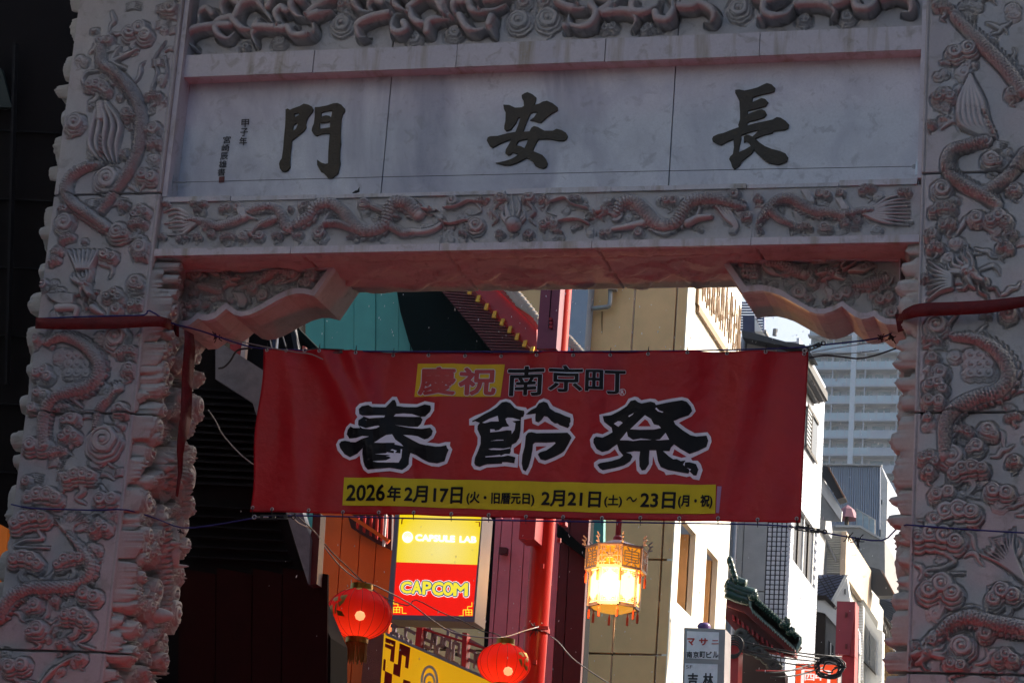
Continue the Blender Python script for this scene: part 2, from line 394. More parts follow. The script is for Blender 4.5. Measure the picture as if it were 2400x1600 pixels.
def flat(name, loops, plane, mat, parent, lift=.004, ext=0, off=0, bev=0, mapf=None, sub=None, **kw):
    loops = [[(x, -y) for x, y in lp] for lp in loops]
    V, F = curve_mesh(loops, ext, off, bev)
    if sub: V, F = subdiv(V, F, sub, sub)
    P = mapf(V[:, 0], -V[:, 1], lift) if mapf else plane.at(V[:, 0], -V[:, 1])+plane.n*(lift+V[:, 2:3]*PXM)
    return mk(name, P, F, mat, parent, **kw)
def text(name, body, TL, TR, BL, plane, mat, parent, lift=.006, off=0, mapf=None, sub=None, ext=0, shear=0, fit=None, **kw):
    cu = bpy.data.curves.new('t', 'FONT'); cu.body = body; cu.resolution_u = 3; cu.shear = shear; cu.extrude = ext
    V, F = tomesh(cu); F0 = F
    a, b = V.min(0), V.max(0); u = (V[:, 0]-a[0])/max(1e-6, b[0]-a[0]); v = (b[1]-V[:, 1])/max(1e-6, b[1]-a[1])
    r = off*math.hypot(BL[0]-TL[0], BL[1]-TL[1])      # boldness as a share of the height, made of shifted copies
    cps = [(0., 0.)]+([(r*math.cos(k*math.pi/4+.2), r*math.sin(k*math.pi/4+.2)) for k in range(8)] if off else [])
    rf = r if fit is None else r*fit/off
    k0 = 1-2*rf/max(1, math.hypot(TR[0]-TL[0], TR[1]-TL[1])); k1 = 1-2*rf/max(1, math.hypot(BL[0]-TL[0], BL[1]-TL[1]))
    u = .5+(u-.5)*k0; v = .5+(v-.5)*k1
    X = TL[0]+u*(TR[0]-TL[0])+v*(BL[0]-TL[0]); Y = TL[1]+u*(TR[1]-TL[1])+v*(BL[1]-TL[1])
    if sub:
        W_ = np.stack([X, Y, V[:, 2]], -1); W_, F = subdiv(W_, F, sub, sub); X, Y = W_[:, 0], W_[:, 1]; Z = W_[:, 2]
    else: Z = V[:, 2]
    P = []; FF = []; nn = len(X)
    for k, (dx, dy) in enumerate(cps):
        l = lift+k*.00012
        P.append(mapf(X+dx, Y+dy, l) if mapf else plane.at(X+dx, Y+dy)+plane.n*(l+Z[:, None])); FF += [tuple(i+k*nn for i in f) for f in F]
    P = np.concatenate(P); F = FF
    nrm = np.zeros(3)
    for f in F[:60]: nrm += np.cross(P[f[1]]-P[f[0]], P[f[2]]-P[f[0]])
    if ext == 0 and nrm @ plane.n < 0: F = [f[::-1] for f in F]
    return mk(name, P, F, mat, parent, **kw)
# ================================================================== STONE GATE
K = .0028
ZT = float(onY(437, 130, .0)[2]); ZB = float(onY(374, 573, 0)[2])
gate = thing('stone_gate', (2.6, .45, 0), 'carved white marble gate with dragon frieze and three big dark characters on its lintel', 'gate')
XL0 = float(onY(100, 700, 0)[0]); XL0 = -.80; XR = 5.20; XR1 = 6.02; DEP = .85; ZLO = 4.1; ZHI = 9.62
jL = [float(onY(379, 452, 0)[2]), float(onY(315, 968, 0)[2]), float(onY(243, 1528, 0)[2])]
jz = [ZLO]+[jL[2], jL[1], jL[0]]+[ZHI]
def core(name, x0, x1):
    m = MB(); e = .05
    m.box((x0+e, e, ZLO-.001), (x1-e, DEP-e, ZHI+1.2)); m.box((x0, 0, .6), (x1, DEP, ZLO-.01)); m.box((x0-.15, -.15, 0), (x1+.15, DEP+.15, .6))
    return m.mk(name, MT['carved'], gate)
pil_l = core('pillar', XL0, 0.); pil_r = core('pillar', XR, XR1)
def blocks(R, name, mat, parent, **k):
    for b0, b1 in zip(jz[:-1], jz[1:]): R.build(name, mat, parent, b0=b0+.004, b1=b1-.004, **k)
ST = .0045
def fillers(R, n, r0, r1, A, seed, u=None, v=None):
    rd = random.Random(seed)
    for i in range(n):
        a = rd.uniform(*(u or (R.us[0]+.06, R.us[-1]-.06))); b = rd.uniform(*(v or (R.vs[0]+.05, R.vs[-1]-.05)))
        R.cloud((a, b), rd.uniform(r0, r1), A*rd.uniform(.6, 1), kind=rd.randrange(6), rot=rd.uniform(-.5, .5), seed=seed+i, tail=True)
# ---- left pillar, street face
L = Relief('F', 0., XL0, 0., ZLO, ZHI, ST); L.noise(.004, 3, 1)
A0 = .062
def lowfill(R, seed, n):
    rd = random.Random(seed)
    for i in range(n):
        a = rd.uniform(R.us[0]+.05, R.us[-1]-.05); b = rd.uniform(R.vs[0]+.05, R.vs[-1]-.05); k = rd.random()
        if k < .45: R.cloud((a, b), rd.uniform(.03, .055), .024, kind=rd.randrange(6), rot=rd.uniform(-.6, .6), seed=seed+i)
        elif k < .8:
            th = rd.uniform(-.5, .5); q = [(a, b)]
            for _ in range(4): th += rd.uniform(-1.0, 1.0); q.append((q[-1][0]+.04*math.cos(th), q[-1][1]+.04*math.sin(th)))
            R.tube(q, [.008, .016, .003], .022, groove=1)
        else:
            for j in range(4): R.tube([(a, b+j*.014), (a+.05, b+.012+j*.013), (a+.11, b-.004+j*.016)], [.005, .008, .002], .02)
lowfill(L, 51, 150)
L.clouds([(1170,60,70),(950,230,100),(720,280,60),(520,840,65),(1050,660,55)], C1, A0, 1)
L.clouds([(880,770,62),(1050,880,65),(1060,980,55),(1010,1200,75),(740,1220,85),(680,600,85),(850,1050,42),(450,1420,48),(960,1450,65),(850,1400,40),(450,1520,65),(940,1530,60)], C1, A0, 2)
L.clouds([(460,90,50),(810,40,85),(400,170,45),(375,240,40),(745,205,65),(960,150,60),(970,215,48),(930,385,72),(300,400,48),(780,480,70),(930,530,60),(800,570,45)], C4, A0, 3)
L.clouds([(800,760,80),(880,860,70),(890,970,60),(250,770,50),(300,1010,75),(290,1140,60),(230,1240,40),(440,1240,48),(820,1250,70),(500,1310,75),(480,1430,75),(260,1490,90),(720,1460,110),(400,1540,60)], C4, A0*1.1, 4)
L.clouds([(550,170,105),(190,200,40),(300,310,120),(735,320,85),(210,465,120),(690,520,75),(190,740,110),(480,740,95),(620,970,85),(395,1010,35),(250,1040,70),(540,1130,110),(270,1200,80),(440,1310,50),(560,1400,45),(120,1450,90)], C7, A0*1.15, 5, ks=[3,4,3,5,3,0,3,3,5,4,1,3,1,0,1,5])
for i in range(9): L.cloud(L.px(C4, [(470+(i % 3)*60, 880+(i//3)*60)])[0], .045, .028, kind=4, tail=False, seed=i)
t = L.px
L.tube(t(C1, [(690,330),(700,440),(780,490),(860,570),(930,680),(968,800),(962,930),(940,1050),(890,1160),(820,1270),(700,1440)]), [.03,.036,.04,.04,.036,.03], .075, True, -1)
L.tube(t(C1, [(690,1125),(580,1150),(490,1210),(458,1300),(500,1390),(600,1460),(700,1530),(740,1560)]), [.02,.036,.04,.04,.036], .075, True, -1)
for i in range(5): L.tube(t(C1, [(700+i*12-24, 700), (640+i*45, 850), (620+i*45, 1000), (700+i*26, 1105)]), [.012,.02,.02,.008], .045+.004*(2-abs(i-2)))
for i in range(7): L.disc(t(C1, [(695, 715+i*17)])[0], .026, .055, ex=1.5)
for i in range(6): L.disc(t(C1, [(698, 940+i*26)])[0], .012, .07)
L.tube(t(C1, [(1040,610),(1075,500),(1055,410),(1130,290)]), [.009,.003], .03); L.tube(t(C1, [(1110,590),(1140,500),(1120,390)]), [.009,.003], .03)
L.tube(t(C1, [(640,640),(570,560),(600,500),(690,480),(720,400)]), [.012,.008], .03)
for a in ((660,430),(940,340),(820,330)): L.tube(t(C1, [a, (760,440), (850,470)]), [.01,.022,.012], .04)
L.head(t(C4, [(585, 420)])[0], .085, -1.15, .085)
for i in range(7): L.tube(t(C4, [(540+i*14, 300), (505+i*25, 230), (470+i*34, 165)]), [.018,.012,.004], .06)
for i in range(5): L.tube(t(C4, [(330+i*8, 470+i*8), (420, 470+i*14), (500, 475+i*12)]), [.01,.014], .035)
L.tube(t(C4, [(400,560),(520,560),(520,610)]), [.03,.02], .04); L.tube(t(C4, [(640,560),(700,600)]), [.03,.015], .05)
L.tube(t(C4, [(330,800),(420,760),(520,780),(620,850),(680,940),(672,1040),(600,1105),(500,1130),(400,1165),(335,1230),(308,1320),(300,1430),(320,1500)]), [.022,.036,.046,.046,.044,.042,.036], .085, True, 1)
L.tube(t(C4, [(660,1400),(685,1250),(740,1185),(790,1130)]), [.03,.03,.018], .065, True); L.claw(t(C4, [(790,1130)])[0], .075, 1.1, .05)
L.tube(t(C4, [(560,1100),(520,1180),(560,1230)]), [.03,.006], .05)
L.tube(t(C7, [(470,560),(540,640),(605,720),(628,800),(590,870),(500,915),(350,925),(200,935),(90,990),(0,1120)]), [.012,.028,.036,.04,.046,.05,.05], .085, True, 1)
for i in range(9): L.tube(t(C7, [(500, 600), (470+i*12-50, 500), (380+i*32, 400+abs(i-4)*14)]), [.012,.009,.003], .032)
L.tube(t(C7, [(270,540),(290,590),(180,600),(110,640),(330,650)]), [.014,.008], .03)
L.tube(t(C7, [(640,1170),(600,1260),(540,1300),(640,1340)]), [.014,.008], .03)
for i in range(4): L.tube(t(C7, [(560-i*18,1380+i*6),(450-i*15,1430+i*10),(330-i*10,1520+i*14),(270,1600)]), [.006,.012,.01], .035)
for x in (0.004, ): pass
L.undercut(2); L.H[:, L.us > -.018] = .004; L.H[:, (L.us > -.030) & (L.us < -.018)] = -.008; L.H[:, L.us < XL0+.018] = np.maximum(L.H[:, L.us < XL0+.018], .0)
blocks(L, 'carved_block', MT['carved'], pil_l)
# ---- left pillar, face towards the opening (deep cloud carving)
R = Relief('R', 0., 0., DEP, ZLO, ZHI, .0055); R.noise(.012, 6, 2)
rd = random.Random(5)
def deep(R, seed, zlo, zhi, dens=1.0):
    rd = random.Random(seed); z = zlo
    while z < zhi:
        for y in np.arange(.10, DEP-.02, .17):
            R.cloud((y+rd.uniform(-.04, .04), z+rd.uniform(-.05, .05)), rd.uniform(.07, .13), rd.uniform(.06, .14), kind=rd.randrange(6), rot=rd.uniform(-.9, .9), seed=rd.randrange(999))
        z += .17/dens
deep(R, 11, ZLO+.1, ZHI-.1)
zf = lambda x, y: float(onX(x, y, 0)[2])
for (px_, py_) in [(395,590),(395,620),(392,650),(390,680),(385,712),(375,745),(365,800)]: R.disc((.07, zf(px_, py_)), .034, .15, dome=False); R.disc((.07, zf(px_, py_)), .012, .17)
for (py_, y_, r_) in [(905,.1,.06),(960,.12,.05),(1030,.1,.05),(1075,.5,.06),(1140,.09,.05),(1270,.12,.07),(1330,.1,.05),(1375,.1,.05),(1440,.1,.06),(1500,.12,.05),(1560,.12,.07)]:
    R.cloud((y_, zf(330, py_)), r_*1.2, .14, kind=rd.choice((1,4,2)), seed=py_, tail=False)
R.tube([(.42, zf(350,1060)), (.30, zf(350,1090)), (.42, zf(350,1120)), (.62, zf(350,1090)), (.74, zf(350,1180))], [.07,.08,.075,.05], .17, True)
R.head((.5, zf(350,1280)), .13, -1.3, .19); R.tube([(.4, zf(350,1220)), (.55, zf(350,1340)), (.6, zf(350,1450)), (.4, zf(350,1520))], [.08,.07,.06], .14, True)
R.disc((.46, zf(345,1450)), .062, .2)
R.undercut(2, .01, .5, .04); R.H *= 1.22; R.H[:, R.us < .02] = .0; R.H[R.vs > ZB-.04, :] = 0
blocks(R, 'carved_block', MT['carved_side'], pil_l)
Lo = Relief('L', XL0, 0., DEP, ZLO, ZHI, .008); deep(Lo, 21, ZLO+.1, ZHI-.1, .75); Lo.H *= .8; Lo.H[:, Lo.us < .02] = 0; blocks(Lo, 'carved_block', MT['carved_side'], pil_l)
Bk = MB(); Bk.box((XL0+.004, DEP-.05, ZLO), (-.004, DEP-.001, ZHI)); Bk.mk('back_slab', MT['carved'], pil_l)
# ---- right pillar
Rf = Relief('F', 0., XR, XR1, ZLO, ZHI, ST); Rf.noise(.004, 3, 4); lowfill(Rf, 52, 150)
Rf.clouds([(1780,660,80),(1900,350,105),(1770,1290,72),(1770,1430,85),(2100,1090,85),(2260,1290,60),(2150,1500,95),(1800,1530,60),(2000,1490,60),(1780,60,60),(2240,640,60),(1700,850,40)], C3, A0, 6)
Rf.clouds([(1700,60,60),(1720,150,60),(1650,350,45),(1730,680,80),(1700,780,58),(1700,900,58),(1750,1000,85),(1730,1090,85),(1710,1190,80),(1670,1300,35),(1920,1400,70),(2080,1390,85),(2000,1500,80),(2200,150,60),(2230,60,50),(2220,600,60),(2250,1300,50)], C6, A0*1.1, 7)
Rf.clouds([(1680,50,80),(1840,30,90),(1680,130,60),(1940,130,125),(1770,280,90),(1840,430,165),(2160,270,100),(1730,590,165),(1760,940,145),(2180,980,120),(1900,1320,90),(1700,1280,60),(1590,1330,50),(2060,1230,60),(1860,1440,80),(2200,1400,90),(2260,60,60)], C9, A0*1.2, 8, ks=[0,4,1,3,5,3,5,3,0,0,4,1,4,4,5,0,1])
for i in range(9): Rf.cloud(Rf.px(C6, [(1960+(i % 3)*60, 880+(i//3)*60)])[0], .045, .028, kind=4, tail=False, seed=i)
t = Rf.px
Rf.tube(t(C3, [(1850,120),(1940,210),(2060,330),(2200,470),(2310,620)]), [.03,.045,.045], .075, True, 1)
Rf.tube(t(C3, [(2060,960),(1950,990),(1840,1030),(1800,1100),(1820,1190),(1900,1260),(2040,1330),(2140,1400)]), [.03,.04,.042,.036], .08, True, 1)
Rf.tube(t(C3, [(2330,1050),(2250,1170),(2150,1260),(2060,1320)]), [.04,.04], .075, True)
for i in range(6): Rf.tube(t(C3, [(1960, 520), (1890+i*30, 700), (1900+i*35, 850), (2060+i*14, 940)]), [.012,.022,.022,.008], .05)
for i in range(5): Rf.disc(t(C3, [(2060+i*14, 780+i*32)])[0], .014, .07)
Rf.head(t(C6, [(1960, 340)])[0], .1, -.75, .085)
for i in range(7): Rf.tube(t(C6, [(1830,350+i*12), (1750,300+i*25), (1670,240+i*45)]), [.016,.012,.004], .05)
Rf.tube(t(C6, [(1850,760),(1980,770),(2110,830),(2200,930),(2222,1040),(2150,1130),(2000,1175),(1870,1240),(1800,1330),(1790,1450),(1790,1568)]), [.022,.04,.05,.05,.05,.048,.044], .09, True, 1)
Rf.tube(t(C6, [(1870,600),(1800,680),(1700,800),(1640,830)]), [.006,.014,.006], .04)
Rf.tube(t(C9, [(1740,1240),(1830,1160),(1960,1125),(2100,1160),(2320,1200)]), [.03,.05,.05], .09, True, -1)
for i in range(9): Rf.tube(t(C9, [(2330, 880), (2170+i*10, 760-i*12), (2020+i*30, 690-i*22)]), [.012,.009,.003], .035)
Rf.tube(t(C9, [(1790,690),(1850,745),(1760,790),(1670,800),(1680,830),(1910,825)]), [.018,.010], .035, groove=1.5)
Rf.head(t(C9, [(1640,1370)])[0], .09, 3.6, .08, -1)
Rf.undercut(2); Rf.H[:, Rf.us < XR+.018] = .004; Rf.H[:, (Rf.us > XR+.018) & (Rf.us < XR+.028)] = -.008
blocks(Rf, 'carved_block', MT['carved'], pil_r)
Ri = Relief('L', XR, 0., DEP, ZLO, ZHI, .007); deep(Ri, 31, ZLO+.1, ZHI-.1); 
for k in range(46):
    z = ZLO+.1+k*.125
    Ri.cloud((.08, z), random.uniform(.04,.07), random.uniform(.07,.15), kind=random.choice((1,4,5)), tail=False, seed=k)
Ri.H[:, Ri.us < .02] = 0; Ri.H[Ri.vs > ZB-.04, :] = 0; blocks(Ri, 'carved_block', MT['carved_side'], pil_r)
Bk = MB(); Bk.box((XR+.004, DEP-.05, ZLO), (XR1-.004, DEP-.001, ZHI)); Bk.mk('back_slab', MT['carved'], pil_r)
# ---- lintel: dragon frieze
zf0 = float(onY(1200, 572, .03)[2]); zf1 = float(onY(1200, 452, .03)[2])
YF = .03
beam = MB().box((.001, YF+.03, zf0-.02), (XR-.001, DEP-.03, zf1)).mk('beam', MT['carved'], gate)
F = Relief('F', YF+.03, .0, XR, zf0, zf1, .0036); F.noise(.004, 8, 5); fillers(F, 110, .025, .05, .026, 3)
f1 = lambda p: cr(370, 440, 3.92, p); f2 = lambda p: cr(960, 430, 3.92, p); f3 = lambda p: cr(1550, 420, 3.733, p)
FA = .058
F.clouds([(90,160,45),(330,140,45),(430,150,50),(370,215,38),(625,190,58),(740,180,50),(1370,180,70),(440,370,38),(510,430,48),(380,460,45),(270,465,30),(200,475,30),(655,460,68),(790,450,62),(950,450,60),(1110,450,55),(1290,440,50),(1490,420,62),(1775,465,30),(1900,150,75),(1230,200,35),(50,460,40)], f1, FA, 9)
F.clouds([(400,170,60),(660,170,50),(840,130,75),(1110,130,75),(1250,160,60),(1530,150,60),(620,390,85),(500,470,45),(830,470,55),(1110,470,60),(1290,380,90),(1810,460,60),(2110,460,50),(1370,450,40)], f2, FA*1.1, 10)
F.clouds([(80,190,70),(640,140,60),(690,215,50),(850,170,55),(760,330,60),(870,460,35),(1420,140,75),(1570,130,45),(1260,430,65),(1430,430,75),(1620,390,55),(1800,90,75),(2130,120,65),(1720,370,40),(1700,440,35)], f3, FA*1.1, 11)
t = F.px
F.tube(t(f1, [(240,310),(340,300),(450,330),(560,360),(680,330),(800,280)]), [.012,.028,.034,.036], .055, True)
F.tube(t(f1, [(830,230),(950,190),(1080,190),(1150,270),(1200,380),(1290,340),(1400,270),(1450,190),(1580,150),(1700,220),(1800,340),(1930,410),(2080,360),(2130,250),(2180,150),(2300,150),(2400,250)]), [.03,.036,.042,.046,.05,.05], .07, True, -1, n=8)
F.tube(t(f1, [(880,420),(960,350),(1080,300)]), [.02,.03], .06, True); F.claw(t(f1, [(880,420)])[0], .05, 4.2, .05)
F.tube(t(f1, [(1500,400),(1550,340),(1680,340),(1800,390)]), [.02,.028,.032], .065, True); F.tube(t(f1, [(1540,340),(1590,250)]), [.018,.012], .06)
for i in range(7): F.tube(t(f1, [(380,320),(260,260+i*30-20),(170+i*10,200+i*40),(60+(i % 3)*40,230+i*35)]), [.012,.016,.003], .035)
for i in range(5): F.tube(t(f1, [(750+i*16,200),(770+i*15,260),(880+i*10,300)]), [.012,.014,.004], .05)
F.tube(t(f1, [(1990,190),(2100,240),(2220,280)]), [.024,.018], .06, groove=2)
F.tube(t(f1, [(2160,370),(2260,430),(2350,420)]), [.03,.03], .06, True)
F.head(t(f2, [(120, 250)])[0], .058, -.25, .07)
F.tube(t(f2, [(0,450),(120,460),(240,430),(320,370)]), [.024,.024,.018], .055)
F.tube(t(f2, [(320,235),(440,220),(540,170),(640,175),(740,150)]), [.008,.005], .06); F.tube(t(f2, [(290,350),(380,380),(520,350),(640,370)]), [.008,.005], .06)
F.disc(t(f2, [(962,390)])[0], .052, .095)
for i in range(8): a = i*.6-.2; F.tube(t(f2, [(962+60*math.cos(a), 370-60*math.sin(a)), (962+110*math.cos(a), 350-150*abs(math.sin(a))), (962+90*math.cos(a+.3), 330-260*abs(math.sin(a)))]), [.012,.01,.003], .035)
for sg in (-1, 1):
    F.tube(t(f2, [(962+sg*130,180),(962+sg*190,260),(962+sg*150,330),(962+sg*200,390)]), [.014,.018,.006], .04, groove=1.5)
    F.tube(t(f2, [(962+sg*340,190),(962+sg*300,260),(962+sg*390,300)]), [.012,.004], .03)
F.head(t(f2, [(1790, 270)])[0], .058, math.pi+.3, .07, -1)
F.tube(t(f2, [(1640,240),(1500,200),(1430,140),(1300,175)]), [.008,.005], .06); F.tube(t(f2, [(1650,380),(1560,340),(1420,345),(1300,385)]), [.008,.005], .06)
F.tube(t(f2, [(1900,290),(1960,190),(2060,170),(2160,260),(2250,360),(2352,400)]), [.036,.044,.05,.046], .07, True, -1)
F.tube(t(f3, [(0,410),(120,400),(190,300),(260,210),(380,180),(520,190),(640,230),(740,250)]), [.044,.044,.046,.046,.036,.02], .07, True, -1)
F.tube(t(f2, [(1870,430),(2000,410),(2150,380)]), [.02,.03], .06); F.tube(t(f3, [(440,335),(320,355),(240,400)]), [.018,.03], .065); F.tube(t(f3, [(320,340),(345,260)]), [.016,.01], .05)
F.tube(t(f3, [(850,390),(930,290),(1030,195),(1130,180),(1230,230),(1350,290),(1480,300),(1600,320),(1750,290),(1850,280)]), [.02,.036,.038,.038,.036,.028,.02], .065, True, -1)
F.tube(t(f3, [(960,280),(1050,360),(1150,400)]), [.034,.022], .065, True); F.claw(t(f3, [(1160,400)])[0], .05, 4.4, .05)
for i in range(9): F.tube(t(f3, [(1750,300),(1880,250+i*14),(2000+(i % 2)*30,170+i*28),(2180,140+i*34)]), [.014,.016,.003], .04)
for c in ((1240,150),(1540,220)):
    for i in range(4): F.tube(t(f3, [(c[0]+i*14,c[1]-30),(c[0]+50+i*16,c[1]+60),(c[0]-20+i*22,c[1]+130)]), [.012,.016,.005], .055)
for i in range(4): F.tube(t(f3, [(500+i*28,260),(560+i*26,340),(640+i*12,420),(600+i*16,480)]), [.01,.013,.006], .04)
F.undercut(2)
jx = [0.001]+[float(onY(x, y, YF)[0]) for x, y in ((687,560),(1035,553),(1391,545),(1763,535))]+[XR-.001]
for a, b in zip(jx[:-1], jx[1:]): F.build('frieze_block', MT['carved'], beam, a0=a+.002, a1=b-.002)
for a, b in zip(jx[:-1], jx[1:]): MB().box((a+.002, YF-.025, zf0-.045), (b-.002, YF+.06, zf0+.004)).mk('edge_moulding', MT['band'], beam)
xs = 0.004
for i, w in enumerate((.5,.62,1.33,.72,.9,.6,.5)):
    MB().box((xs, YF+.01+.006*(i % 2), zf1-.002), (min(XR, xs+w)-.006, .24, zf1+.035-.006*(i % 3))).mk('ledge_stone', MT['band'], beam); xs += w
    if xs > XR-.1: break
# ---- soffit
zs = zf0-.045
S = Relief('D', zs, 0.001, XR-.001, YF+.02, DEP, .009); S.noise(.004, 8, 6)
rs_ = random.Random(8)
for i in range(120): S.cloud((rs_.uniform(.1, 5.1), rs_.uniform(.18, .78)), rs_.uniform(.05, .12), rs_.uniform(.010, .020), kind=rs_.randrange(6), rot=rs_.uniform(-3, 3), seed=i)
for i in range(18):
    x = rs_.uniform(.3, 4.9); y = rs_.uniform(.25, .65); S.tube([(x, y), (x+.15, y+.1), (x+.3, y-.05), (x+.45, y+.08)], [.02, .035, .02], .03, True)
for i in range(42): S.cloud((.06+i*.125, .11), .055, .014, kind=4, tail=False, seed=i)
S.H[(S.vs > .165) & (S.vs < .18), :] = -.012
jc = [0.001]+[float(onZ(x, y, zs)[0]) for x, y in ((690,575),(1031,573),(1389,564),(1765,560))]+[XR-.001]
for a, b in zip(jc[:-1], jc[1:]): S.build('soffit_block', MT['soff'], beam, a0=a+.002, a1=b-.002, back=.03)
# ---- inscription panel
YP = .2
zp0 = zf1+.03; zp1 = float(onY(1200, 165, YP)[2]); px1 = float(onY(907, 300, YP)[0]); px2 = float(onY(1575, 300, YP)[0])
pan = MB().box((.001, YP+.03, zp0), (XR-.001, DEP-.05, zp1+.02)).mk('inscription_wall', MT['carved'], gate)
for a, b in ((.002, px1), (px1, px2), (px2, XR-.002)): MB().box((a+.004, YP, zp0+.004), (b-.004, YP+.03, zp1)).mk('marble_slab', MT['slab'], pan)
PP = YPl(YP)
g1 = lambda p: cr(640, 230, 7.84, p); g2 = lambda p: cr(1130, 205, 7.467, p); g3 = lambda p: cr(1660, 185, 7.127, p)
chars = dict(
 mon=[g1([(245,225),(275,210),(320,235),(370,210),(500,165),(575,120),(660,140),(720,175),(742,220),(730,260),(690,310),(650,360),(620,430),(605,500),(612,550),(570,610),(490,680),(410,745),(350,785),(340,900),(325,1010),(315,1180),(318,1280),(280,1335),(230,1360),(180,1350),(140,1300),(125,1220),(140,1170),(175,1120),(200,950),(215,750),(235,550),(243,400)]),
      g1([(390,305),(425,290),(490,275),(492,325),(450,350),(403,375)]), g1([(380,510),(420,475),(470,460),(462,520),(430,585),(370,630),(368,570)]),
      g1([(783,185),(860,180),(1000,155),(1115,115),(1190,108),(1260,140),(1320,210),(1320,255),(1285,300),(1255,400),(1245,600),(1242,750),(1250,850),(1235,950),(1228,1120),(1240,1210),(1215,1320),(1197,1395),(1140,1440),(1095,1478),(1020,1475),(985,1430),(940,1375),(895,1360),(860,1300),(828,1240),(825,1155),(900,1205),(970,1225),(1025,1215),(1030,1000),(1045,800),(1058,655),(950,655),(850,680),(810,705),(760,670),(725,610),(735,550),(765,480),(780,350)]),
      g1([(890,280),(960,250),(1050,238),(1105,242),(1085,350),(1075,375),(1040,345),(980,335),(925,350),(885,375)]), g1([(862,465),(950,460),(1040,445),(1065,430),(1060,555),(960,570),(865,583)])],
 an=[g2([(385,320),(480,325),(580,372),(700,368),(745,340),(740,250),(710,200),(705,150),(750,120),(800,102),(880,135),(945,190),(940,240),(912,325),(1010,300),(1070,265),(1140,252),(1240,295),(1320,360),(1322,410),(1230,455),(1120,540),(1035,625),(970,612),(900,590),(858,582),(920,540),(985,440),(900,440),(845,465),(800,570),(755,680),(712,795),(840,785),(875,720),(915,693),(980,710),(1040,745),(1100,775),(1250,775),(1310,740),(1400,765),(1470,810),(1495,860),(1480,910),(1430,940),(1350,940),(1200,910),(990,912),(930,1010),(885,1125),(980,1165),(1060,1200),(1110,1260),(1148,1340),(1130,1395),(1080,1425),(1010,1410),(940,1375),(905,1310),(850,1270),(780,1240),(700,1285),(600,1335),(500,1365),(400,1368),(270,1332),(400,1305),(500,1275),(580,1235),(660,1175),(540,1145),(500,1185),(460,1192),(420,1160),(425,1100),(470,1030),(530,912),(420,945),(310,995),(240,1035),(190,1060),(150,1040),(95,940),(110,890),(150,872),(280,865),(450,820),(595,795),(640,680),(690,525),(630,545),(590,640),(540,700),(510,745),(430,772),(400,740),(400,690),(420,600),(425,450),(395,390)]),
     g2([(640,945),(720,925),(820,908),(790,1000),(750,1080),(680,1045),(595,1028)])],
 cho=[g3([(460,200),(520,195),(610,212),(720,190),(830,160),(920,115),(985,88),(1060,110),(1115,165),(1105,220),(1040,242),(900,270),(745,318),(730,410),(820,370),(890,337),(950,350),(1000,405),(960,465),(850,495),(750,520),(660,540),(655,610),(750,570),(840,538),(900,527),(950,550),(975,600),(935,655),(820,690),(690,720),(648,750),(650,798),(780,760),(950,725),(1080,695),(1150,655),(1210,665),(1290,715),(1345,775),(1335,830),(1280,860),(1180,868),(1090,880),(1075,912),(950,940),(780,1005),(860,1080),(950,1140),(1060,1185),(1200,1220),(1290,1260),(1330,1320),(1315,1385),(1240,1420),(1180,1440),(1110,1430),(1010,1410),(920,1350),(840,1270),(765,1190),(720,1260),(640,1320),(560,1385),(520,1460),(440,1515),(410,1480),(390,1410),(358,1350),(375,1310),(420,1270),(440,1150),(430,1010),(330,1050),(220,1115),(180,1100),(85,1050),(75,1010),(95,975),(170,940),(260,920),(400,865),(520,822),(510,780),(540,690),(540,560),(530,380),(490,300),(460,245)]),
      g3([(545,955),(640,915),(750,880),(860,862),(800,930),(745,980),(700,960),(640,948),(605,975),(605,1065),(640,1045),(690,1080),(720,1135),(620,1195),(505,1245),(515,1150),(550,1010)])])
for k in chars:
    flat('carved_character', chars[k], PP, MT['bronze'], pan, lift=.004, ext=2.2, bev=.9)
# small signature, two columns of black characters and a red seal
for i, ch in enumerate('甲子年'): text('small_character', ch, (567-i*2.5, 281+i*21), (585-i*2.5, 280+i*21), (566-i*2.5, 300+i*21), PP, MT['ink'], pan, off=.012)
for i, ch in enumerate('宮崎辰雄書'): text('small_character', ch, (524-i*3.2, 321+i*19), (542-i*3.2, 319.5+i*19), (523-i*3.2, 338+i*19), PP, MT['ink'], pan, off=.012)
flat('red_seal', [[(514,415),(527,414),(526,428),(513,429)]], PP, MT['seal'], pan)
# ---- stained band under the top frieze
YB = .075; zb0 = float(onY(1200, 152, YB)[2]); zb1 = float(onY(1200, 99, YB)[2])
bands = MB().box((.001, YB+.03, zb0+.003), (XR-.001, DEP-.04, zb1-.003)).mk('cornice_band', MT['carved'], gate)
jb = [.001]+[float(onY(x, y, YB)[0]) for x, y in ((734,150),(1070,130),(1419,110),(1781,90))]+[XR-.001]
for i, (a, b) in enumerate(zip(jb[:-1], jb[1:])): MB().box((a+.003, YB+.004*(i % 2), zb0), (b-.003, YP+.02, zb1)).mk('band_stone', MT['band'], bands)
# reveals where the wall meets the pillars
MB().box((.0005, .03, zf1+.035), (.035, YP+.02, ZHI)).mk('reveal_strip', MT['band'], pil_l)
MB().box((XR-.03, .03, zf1+.035), (XR-.0005, YP+.02, ZHI)).mk('reveal_strip', MT['band'], pil_r)
